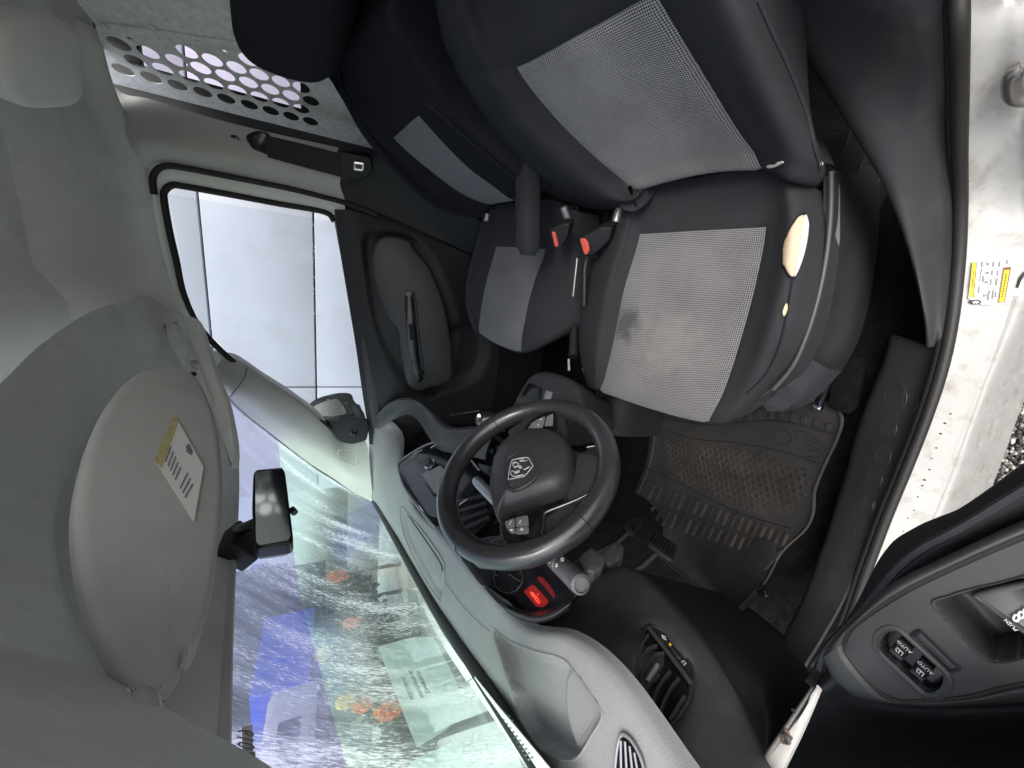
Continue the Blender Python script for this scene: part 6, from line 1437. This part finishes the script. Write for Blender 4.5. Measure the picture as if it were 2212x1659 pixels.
tube('panel_gap', [on_grid(u, v, GSc, .001) for u, v in [(1930, 728), (1970, 738), (2034, 756)]], .0016, M['rubber'], scf, 5)
# black plastic flap of the carpet between seat and sill
fp = slab('carpet_flap', [P(u, v, z=.53) for u, v in rnd([(1838, 762), (1868, 775), (1852, 880), (1832, 896), (1786, 878), (1800, 790)], .1)], .012, M['carpet'], None, .003, up=V(0, 0, 1)); tag(fp, 'black carpet flap between the driver seat and the sill', 'carpet')

# kick panel under the dash end
kA = [P(1350, 1224, z=.985), P(1470, 1325, z=.995), P(1566, 1468, z=1.0), P(1600, 1560, z=1.0), P(1622, 1660, z=1.0), P(1640, 1760, z=1.0)]
kB = [P(1480, 1260, z=.70), P(1570, 1340, z=.74), P(1640, 1440, z=.82), P(1660, 1520, z=.90), P(1655, 1620, z=.95), P(1650, 1740, z=.98)]
kC = [P(1590, 1290, z=.58), P(1690, 1370, z=.66), P(1740, 1440, z=.74), P(1748, 1492, z=.90), P(1680, 1640, z=.96), P(1640, 1750, z=.985)]
kk = cr_grid([kA, kB, kC], 8, 6)
kp = sheet('kick_panel', kk, M['darker'], None, .006); tag(kp, 'black kick panel below the end of the dashboard', 'trim panel')
hp2 = [P(u, v, z=1.02) for u, v in [(1742, 1492), (1756, 1470), (1772, 1478), (1764, 1510), (1730, 1580), (1690, 1662), (1650, 1740), (1580, 1740), (1628, 1656)]]
wp = thing('hinge_pillar', 'white painted hinge pillar strip with a rusty screw', 'body panel', hp2[0])
pil_ = slab('strip', hp2, .03, M['white'], wp, .006)
scp = P(1698, 1594, z=1.022)
M['rust'] = mat('rusty steel', (0.22, 0.15, 0.11), .6, metal=.4, var=.4, vscale=200)
slab('rust_patch', [P(1698 + r * math.cos(a), 1596 + r * 1.3 * math.sin(a), z=1.0215) for a, r in zip(np.linspace(0, 2 * math.pi, 13)[:-1], (14, 11, 13, 9, 11, 14, 12, 10, 13, 16, 12, 10))], .001, M['rust'], pil_, 0, up=V(0, 0, 1), flat=True)
lathe('screw', scp + V(0, 0, .001), V(0, 0, 1), [(0, .006), (.003, .005), (.0032, .002), (.002, .0)], M['steel'], wp, 10)
lathe('plug_hole', P(1714, 1535, z=1.022), V(0, 0, 1), [(0, .0025), (.0006, .002)], M['darker'], wp, 8)

# ================================================================== driver door, open, close to the lens
dd = thing('van_door', 'open driver door armrest with window switches and pull cup', 'door', P(1950, 1500, z=.9))
AZ = (V(-.9, .2, 1.115), unit(V(-.10, -.12, 1)))
def pa_(u, v, h=0): return P(u, v, pl=(AZ[0] + AZ[1] * h, AZ[1]))
ao = [(1777, 1420), (1798, 1384), (1822, 1359), (1880, 1300), (1934, 1256), (2037, 1205), (2130, 1160), (2230, 1115), (2620, 950), (2620, 1470), (2212, 1516), (2105, 1524), (2003, 1528), (1900, 1519), (1842, 1502), (1798, 1461)]
slab('armrest', [pa_(u, v, -.06) for u, v in rnd(ao, .2, 4)], .03, M['dark'], dd, .008, segs=3)
ti = [(1825, 1389), (1832, 1368), (1849, 1348), (1905, 1308), (1969, 1270), (2060, 1226), (2140, 1190), (2240, 1148), (2600, 1000), (2600, 1420), (2212, 1478), (2100, 1505), (1986, 1516), (1928, 1511), (1883, 1478), (1835, 1420)]
def loop_(L, h): return [pa_(*q, h) for q in L] + [pa_(*L[0], h)]
mixl = lambda k: [tuple(V(*a_) * (1 - k) + V(*b_) * k) for a_, b_ in zip(ao, ti)]
gr = cr_grid([loop_(ao, -.06), loop_(ao, -.012), loop_(mixl(.18), -.001), loop_(mixl(.6), .003), loop_(ti, .0005)], 5, 5)
sheet('armrest_rim', gr, M['armrest'], dd, .004, nrm=np.tile(AZ[1], (gr.shape[0], gr.shape[1], 1)))
gi = cr_grid([[pa_(*q, .001) for q in ((1822, 1392), (1850, 1346), (1969, 1268), (2100, 1206), (2240, 1146), (2590, 1002))], [pa_(*q, .003) for q in ((1834, 1420), (1880, 1385), (2000, 1340), (2120, 1310), (2240, 1280), (2590, 1150))], [pa_(*q, .003) for q in ((1860, 1455), (1920, 1440), (2040, 1430), (2150, 1410), (2260, 1392), (2590, 1300))], [pa_(*q, .001) for q in ((1905, 1500), (1985, 1516), (2080, 1508), (2180, 1488), (2270, 1472), (2590, 1410))]], 16, 16)
cup = sm([(2016, 1304), (2050, 1288), (2088, 1276), (2150, 1262), (2240, 1245), (2260, 1300), (2250, 1385), (2212, 1420), (2153, 1430), (2122, 1420), (2090, 1390), (2060, 1352)], 4)
bezel = [tuple(V(1970, 1430) + V(math.cos(t), math.sin(t)) * 0) for t in [0]]
c1_, c2_ = V(1926, 1390), V(2015, 1470); dv_ = unit(c2_ - c1_); nv_ = V(-dv_[1], dv_[0])
stad = [tuple(c1_ + (-dv_ * math.sin(a) + nv_ * math.cos(a)) * 35) for a in np.linspace(0, math.pi, 9)] + [tuple(c2_ + (dv_ * math.sin(a) - nv_ * math.cos(a)) * 35) for a in np.linspace(0, math.pi, 9)]
_ng = face_cam(gi).copy(); gi0 = gi.copy(); emboss(gi, scale_poly(cup, .96), .07, 4, _ng); emboss(gi, scale_poly(stad, .94), .02, 3, _ng)
well('pull_cup', cup, lambda u, v: pa_(u, v, .0034), AZ[1], ((1.05, .0006), (1.02, -.0006), (.985, .0005), (.96, .006), (.935, .02), (.91, .036), (.86, .043), (.6, .045), (.02, .045)), M['armrest'], dd)
sheet('armrest_top', gi, M['armrest'], dd, .004)
tube('top_groove', [pa_(u, v, .0012) for u, v in sm(ti, 3)], .0016, M['rubber'], dd, 6, closed=True)
# pull cup lid and its marks
cl2 = slab('cup_lid', [pa_(u, v, .000) for u, v in rnd([(2092, 1287), (2150, 1270), (2260, 1248), (2290, 1300), (2260, 1395), (2212, 1374), (2150, 1330)], .12)], .01, M['lidgrey'], dd, .003)
lx = unit(pa_(2200, 1330) - pa_(2175, 1365)); ly = np.cross(AZ[1], lx)
text('push_print', 'PUSH', pa_(2184, 1350, .002), pa_(2172, 1332) - pa_(2196, 1354), pa_(2170, 1362) - pa_(2184, 1350), .0026, M['printw'], cl2)
for k in range(3):
    c = V(2195 + 11 * k, 1335 - 7 * k); tube('push_symbol', [pa_(c[0] + 6 * math.cos(a), c[1] + 7 * math.sin(a), .002) for a in np.linspace(0, 2 * math.pi, 13)[:-1]], .0006, M['printw'], cl2, 5, closed=True)
# window switches
swb = thing('window_switch', 'pair of black window switches marked AUTO in the driver armrest', 'switch', pa_(1970, 1430))
slab('housing', [pa_(u, v, -.006) for u, v in stad], .02, M['gloss'], swb, .001)
tube('bezel', [pa_(u, v, .002) for u, v in stad], .0024, M['armrest'], swb, 6, closed=True)
for (c, k) in ((V(1945, 1404), 0), (V(1990, 1449), 1)):
    ex = dv_ * 20; ey = nv_ * 20
    bb = slab('button', [pa_(*(c + a * ex + b * ey), .001) for a, b in ((-.95, -.95), (.95, -.95), (.95, .7), (-.95, .7))], .01, M['darker'], swb, .003)
    slab('button_lip', [pa_(*(c + a * ex + b * ey), .0035) for a, b in ((-.95, .55), (.95, .55), (.95, .95), (-.95, .95))], .008, M['dark'], swb, .0015)
    tx = unit(pa_(*(c - ex)) - pa_(*(c + ex))); tyv = np.cross(AZ[1], tx)
    text('auto_print', 'AUTO', pa_(*(c - ey * .55 + ex * .1), .0016), tx, pa_(*(c + ey)) - pa_(*c), .0030, M['printw'], bb)
    wx = [c + ex * (-.45) + ey * .05, c + ex * .45 + ey * .05, c + ex * .45 + ey * .45, c - ex * .1 + ey * .5, c - ex * .45 + ey * .25]
    tube('window_symbol', [pa_(*q, .0015) for q in wx], .0004, M['printw'], bb, 5, closed=True)
    tube('window_symbol', [pa_(*(c + ex * .0 + ey * .08), .0015), pa_(*(c + ex * .05 + ey * .45), .0015)], .0003, M['printw'], bb, 5)
slab('blank_switch', [pa_(u, v, .0045) for u, v in rnd([(1972, 1372), (1986, 1365), (2068, 1444), (2054, 1449)], .06)], .003, M['dark'], dd, .0008)
tube('blank_outline', [pa_(u, v, .004) for u, v in rnd([(1968, 1372), (1987, 1361), (2073, 1444), (2054, 1453)], .06)], .0009, M['darker'], dd, 5, closed=True)
# outer edge of the trim and the door card that rises behind
e0 = [P(u, v, z=z) for u, v, z in [(1745, 1470, 1.06), (1770, 1432, 1.06), (1850, 1310, 1.05), (1912, 1190, 1.04), (1970, 1143, 1.04), (2071, 1099, 1.05), (2212, 1000, 1.06), (2320, 930, 1.07), (2620, 760, 1.09)]]
e1 = [P(u, v, z=z) for u, v, z in [(1772, 1445, 1.095), (1790, 1400, 1.10), (1866, 1318, 1.09), (1930, 1240, 1.085), (1990, 1188, 1.085), (2080, 1140, 1.09), (2212, 1060, 1.095), (2320, 1000, 1.10), (2620, 860, 1.10)]]
e2 = [P(u, v, z=z) for u, v, z in [(1790, 1450, 1.085), (1810, 1400, 1.09), (1900, 1310, 1.085), (1960, 1260, 1.08), (2050, 1215, 1.08), (2130, 1175, 1.08), (2240, 1125, 1.08), (2330, 1085, 1.08), (2620, 960, 1.08)]]
em1 = [p + V(.0, .0, -.12) for p in e0]
sheet('outer_trim', cr_grid([em1, e0, e1, e2], 6, 6), M['darker'], dd, .006)
tube('trim_edge', cr_curve(e1, 5), .0035, M['dark'], dd, 6)
slab('reflector_slot', [P(u, v, z=1.085) for u, v in rnd([(1928, 1219), (1936, 1219), (1953, 1235), (1950, 1239), (1944, 1237)], .2)], .004, M['silver'], dd, .001)
dc = [[(1790, 1455, 1.06), (1850, 1480, 1.06), (1950, 1500, 1.06), (2100, 1500, 1.06), (2330, 1490, 1.06), (2650, 1440, 1.06)], [(1772, 1500, 1.055), (1850, 1520, 1.055), (1950, 1540, 1.055), (2100, 1545, 1.055), (2330, 1530, 1.055), (2650, 1480, 1.055)],
 [(1738, 1580, 1.08), (1830, 1590, 1.08), (1950, 1600, 1.08), (2100, 1610, 1.08), (2330, 1600, 1.08), (2650, 1560, 1.08)], [(1698, 1662, 1.13), (1800, 1670, 1.13), (1950, 1680, 1.13), (2100, 1690, 1.13), (2330, 1680, 1.13), (2650, 1650, 1.13)], [(1655, 1750, 1.18), (1780, 1760, 1.18), (1950, 1770, 1.18), (2100, 1780, 1.18), (2330, 1780, 1.18), (2650, 1760, 1.18)]]
sheet('door_card', cr_grid([[P(u, v, z=z) for u, v, z in r] for r in dc], 5, 5), M['darker'], dd, .006)
dcx = [[(1655, 1750, 1.18), (1780, 1760, 1.18), (1950, 1770, 1.18), (2330, 1780, 1.18), (2650, 1760, 1.18)], [(1600, 1950, 1.26), (1760, 1960, 1.26), (1950, 1970, 1.26), (2330, 1980, 1.26), (2650, 1960, 1.26)]]
Gx = np.array([[P(u, v, z=z) for u, v, z in r] for r in dcx]); sheet('upper_card', cr_grid([list(Gx[0]), list(Gx[1])], 3, 3), M['darker'], dd, .006)
sheet('hinge_cover', cr_grid([[P(u, v, z=1.07) for u, v in [(1756, 1468), (1766, 1455), (1780, 1440)]], [P(u, v, z=1.08) for u, v in [(1776, 1490), (1790, 1478), (1800, 1462)]], [P(u, v, z=1.075) for u, v in [(1790, 1508), (1820, 1505), (1840, 1500)]]], 4, 4), M['dark'], dd, .01)

# ================================================================== rear view mirror
MC = P(590, 1098, y=.45)
tgt = pw(-.47, 1.66)
mn = unit(unit(CAM - MC) + unit(tgt - MC)); MPL = (MC, mn)
def pm_(u, v, h=0): return P(u, v, pl=(MC + mn * h, mn))
rv = thing('rear_view_mirror', 'black framed rear view mirror reflecting the holed partition', 'mirror', MC)
mo = rnd([(547, 1014), (609, 1008), (616, 1018), (634, 1164), (628, 1174), (556, 1184), (549, 1176), (544, 1100)], .18, 3)
slab('housing', [pm_(u, v) for u, v in mo], .03, M['gloss'], rv, .004)
slab('housing_back', [pm_(u, v, -.022) for u, v in rnd([(550, 1030), (612, 1022), (632, 1165), (622, 1186), (558, 1195), (550, 1180)], .2)], .02, M['silver'], rv, .008)
slab('mirror_glass', [pm_(u, v, .001) for u, v in rnd([(551, 1022), (560, 1018), (606, 1014), (612, 1022), (628, 1158), (622, 1167), (560, 1178), (553, 1170)], .12)], .002, M['mirror'], rv, 0)
tube('dip_lever', [pm_(630, 1100, -.008), pm_(637, 1108, -.006)], .006, M['gloss'], rv, 8)
tube('stem', [pm_(560, 1128, -.03), P(530, 1140, y=.50), P(512, 1148, y=.55)], [.011, .010, .014], M['gloss'], rv, 10)
obox('sensor_box', P(520, 1178, y=.555), V(1, 0, 0), unit(V(0, .75, -.66)), unit(V(0, .66, .75)), .035, .03, .018, M['darker'], rv, .004)

# ================================================================== papers on the dash; their reflection in the windscreen is separate added sheets
pp1 = [P(u, v, z=z) for u, v, z in [(912, 1300, 1.266), (930, 1322, 1.263), (957, 1370, 1.262), (990, 1418, 1.259), (1022, 1462, 1.257), (1008, 1472, 1.25), (970, 1416, 1.252), (940, 1366, 1.255), (918, 1322, 1.259)]]
sh1 = slab('paper_sheet', pp1, .0012, M['paper'], None, 0, up=V(0, 0, 1)); tag(sh1, 'white printed sheet tucked along the windscreen base, farther from the driver', 'paper')
pp2 = [P(u, v, z=z) for u, v, z in [(1026, 1462, 1.258), (1070, 1518, 1.258), (1130, 1590, 1.258), (1188, 1660, 1.258), (1250, 1740, 1.258), (1195, 1745, 1.25), (1140, 1660, 1.25), (1080, 1572, 1.25), (1012, 1474, 1.25)]]
sh2 = slab('paper_sheet', pp2, .0012, M['paper'], None, 0, up=V(0, 0, 1)); tag(sh2, 'white printed sheet tucked along the windscreen base, nearest the driver pillar', 'paper')
for k in range(10):
    a = V(1078, 1558) + V(66, 92) * (k / 10.0)
    for s in range(3):
        b = a + V(8, -5) * s; q = [b, b + V(5, -3), b + V(8, 1), b + V(3, 4)]
        slab('print_line', [P(u, v, z=1.2562) for u, v in q], .0003, M['printg'], sh2, 0, up=V(0, 0, 1), flat=True)
# ================================================================== seen through the rain ahead of the van
def vbox(name, q, y, depth, m, parent, bev=.03):
    """box whose rear face fills the quad (u0, v0, u1, v1) at distance y"""
    u0, v0, u1, v1 = q; a, b = P(u0, v0, y=y), P(u1, v1, y=y)
    x0, x1 = sorted((a[0], b[0])); z0, z1 = sorted((a[2], b[2]))
    return bx(name, x0, x1, y, y + depth, max(z0, .02), z1, m, parent, bev)
M['greydark'] = mat('dark grey cladding', (0.05, 0.05, 0.055), .6, var=.3, vscale=2)
M['palewhite'] = mat('pale vehicle paint', (0.62, 0.62, 0.66), .3, var=.05)
bt = thing('blue_truck', 'blue truck body blurred by rain on the windscreen', 'truck', P(640, 1400, y=9) * V(1, 1, 0))
vbox('cargo_body', (572, 1335, 668, 1470), 9, 2.5, M['blue'], bt); vbox('lower_body', (668.5, 1330, 731, 1480), 9.1, 2.3, M['greydark'], bt)
for v0 in (1350, 1450): lathe('wheel', P(733, v0, y=9.0), V(1, 0, 0), [(-.15, .4), (.15, .4)], M['rubber'], bt, 16)
gb = thing('grey_building', 'dark grey building blurred behind the rain at the windscreen top', 'building', P(600, 1270, y=16) * V(1, 1, 0))
vbox('wall', (556, 1236, 700, 1325), 16, 4, M['greydark'], gb); vbox('canopy', (500, 1236, 540, 1720), 14, 1.5, M['greydark'], gb); vbox('blue_fascia', (543, 1220, 555, 1330), 15.9, 4.2, M['blue'], gb)
pvn = thing('pale_van', 'pale van blurred behind the rain left of the blue truck', 'van', P(650, 1560, y=6) * V(1, 1, 0))
vbox('body', (580, 1490, 684, 1700), 6, 3, M['palewhite'], pvn, .12); vbox('window', (600, 1560, 640, 1690), 5.98, .1, M['greydark'], pvn); vbox('skirt', (684.5, 1490, 712, 1700), 6.02, 2.8, M['greydark'], pvn)
for v0 in (1510, 1660): lathe('wheel', P(750, v0, y=6.2), V(1, 0, 0), [(-.12, .33), (.12, .33)], M['rubber'], pvn, 16)
for i, (u, v, y, r, lab) in enumerate([(760, 1300, 8.0, .75, 'dark green bush ahead, under the rear view mirror reflection line'), (790, 1400, 7.0, .85, 'largest dark green bush ahead, above the dash lid'), (835, 1460, 5.2, .42, 'dark green bush ahead, beside the paper reflection'), (880, 1620, 4.4, .30, 'dark green bush ahead, nearest the driver pillar')]):
    c = P(u, v, y=y); clump('bush', lab, 'bush', (c[0], c[1], max(.35, c[2])), r, M['green'], 20 + i, 900, .07, 'dark bushes in front of the van', (1.3, .7, .8))
for i, (u, v, y, r, m, lab) in enumerate([(728, 1245, 7.5, .22, 'orange', 'tall orange shrub ahead, highest in the windscreen'), (760, 1345, 6.5, .13, 'orange', 'small bright orange shrub alone among the dark bushes'), (706, 1408, 7.5, .20, 'amber', 'yellow shrub at the edge of the shade band'), (748, 1515, 4.6, .085, 'amber', 'bright yellow shrub above the two orange ones'), (785, 1523, 4.2, .075, 'orange', 'middle orange shrub beside the bright yellow one'), (840, 1534, 3.6, .085, 'orange', 'orange shrub closest to the paper reflection')]):
    c = P(u, v, y=y); clump('shrub', lab, 'shrub', (c[0], c[1], c[2]), r, M[m], 40 + i, 700, .014, 'coloured shrubs in front of the van', (.8, .6, 1.3))
# pale concrete yard in front
yard = mk('concrete_yard', [(-6, 2.6, .012), (12, 2.6, .012), (12, 40, .012), (-6, 40, .012)], [(0, 1, 2, 3)], M['wetroad'], None, False); tag(yard, kind='structure')


# ---- added translucent sheets stand in for the papers' reflection in the glass, print reversed
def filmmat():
    m, n, l, b, o = nt('faint reflection film'); tr = n.new('ShaderNodeBsdfTransparent'); mx = n.new('ShaderNodeMixShader'); mx.inputs['Fac'].default_value = .42
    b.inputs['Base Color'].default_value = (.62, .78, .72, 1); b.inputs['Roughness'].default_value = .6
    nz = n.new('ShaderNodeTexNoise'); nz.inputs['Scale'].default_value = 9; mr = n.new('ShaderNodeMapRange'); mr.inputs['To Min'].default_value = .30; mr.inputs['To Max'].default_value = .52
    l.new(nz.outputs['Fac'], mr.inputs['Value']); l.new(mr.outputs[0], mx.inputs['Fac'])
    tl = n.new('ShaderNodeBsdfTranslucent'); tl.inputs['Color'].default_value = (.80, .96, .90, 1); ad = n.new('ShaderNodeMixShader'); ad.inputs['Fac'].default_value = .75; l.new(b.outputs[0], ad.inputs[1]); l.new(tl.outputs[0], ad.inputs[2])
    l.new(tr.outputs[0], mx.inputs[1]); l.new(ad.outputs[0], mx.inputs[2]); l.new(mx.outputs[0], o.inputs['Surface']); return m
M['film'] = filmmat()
def onglass(u, v, l=.003, G=None): return on_grid(u, v, GL if G is None else G, l)
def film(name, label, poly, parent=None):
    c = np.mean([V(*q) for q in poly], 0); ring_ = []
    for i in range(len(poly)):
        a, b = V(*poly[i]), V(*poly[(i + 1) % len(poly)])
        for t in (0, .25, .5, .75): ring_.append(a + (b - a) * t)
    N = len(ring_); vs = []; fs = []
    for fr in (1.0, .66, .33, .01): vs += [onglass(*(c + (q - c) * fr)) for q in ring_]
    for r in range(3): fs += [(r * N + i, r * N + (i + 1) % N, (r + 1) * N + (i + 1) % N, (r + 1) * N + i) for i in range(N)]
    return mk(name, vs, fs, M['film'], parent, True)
nt1 = film('reflection_sheet', '', [(816, 1397), (876, 1380), (935, 1374), (985, 1470), (1005, 1530), (965, 1576), (900, 1616)])
tag(nt1, 'translucent sheet standing in for a reflected paper in the windscreen, print reversed', 'reflection_sheet')
nt2 = film('reflection_sheet', '', [(884, 1648), (935, 1622), (983, 1600), (1060, 1720), (940, 1760)]); tag(nt2, 'second translucent sheet standing in for a reflected paper, below the printed one', 'reflection_sheet')
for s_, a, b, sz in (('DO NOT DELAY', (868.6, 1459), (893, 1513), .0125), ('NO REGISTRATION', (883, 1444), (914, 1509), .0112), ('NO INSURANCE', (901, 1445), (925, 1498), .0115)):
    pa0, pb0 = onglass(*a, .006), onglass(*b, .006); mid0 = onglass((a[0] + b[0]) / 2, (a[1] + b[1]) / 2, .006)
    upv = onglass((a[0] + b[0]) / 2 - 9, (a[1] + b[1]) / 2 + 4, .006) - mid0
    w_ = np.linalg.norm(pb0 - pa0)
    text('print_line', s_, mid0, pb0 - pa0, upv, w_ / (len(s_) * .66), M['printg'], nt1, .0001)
sk = [(522, 1570), (545, 1566), (549, 1700), (526, 1705)]
st_q = slab('lot_sticker', [onglass(u, v, .003, GU) for u, v in sk], .0006, M['sticker'], None, 0, flat=True); tag(st_q, 'white strip with a handwritten lot number at the top of the windscreen', 'sticker')
pa0, pb0 = onglass(533, 1575, .006, GU), onglass(536, 1690, .006, GU); text('handwritten_number', '6102327', (pa0 + pb0) / 2, pb0 - pa0, onglass(524, 1632, .006, GU) - onglass(534, 1632, .006, GU), .024, M['printg'], st_q, .0001)
st2 = slab('sticker_patch', [onglass(u, v, .003, GU) for u, v in [(484, 1570), (493, 1572), (495, 1625), (485, 1625)]], .0006, M['sticker'], None, 0, flat=True); tag(st2, 'small pale sticker beside the lot number strip', 'sticker')
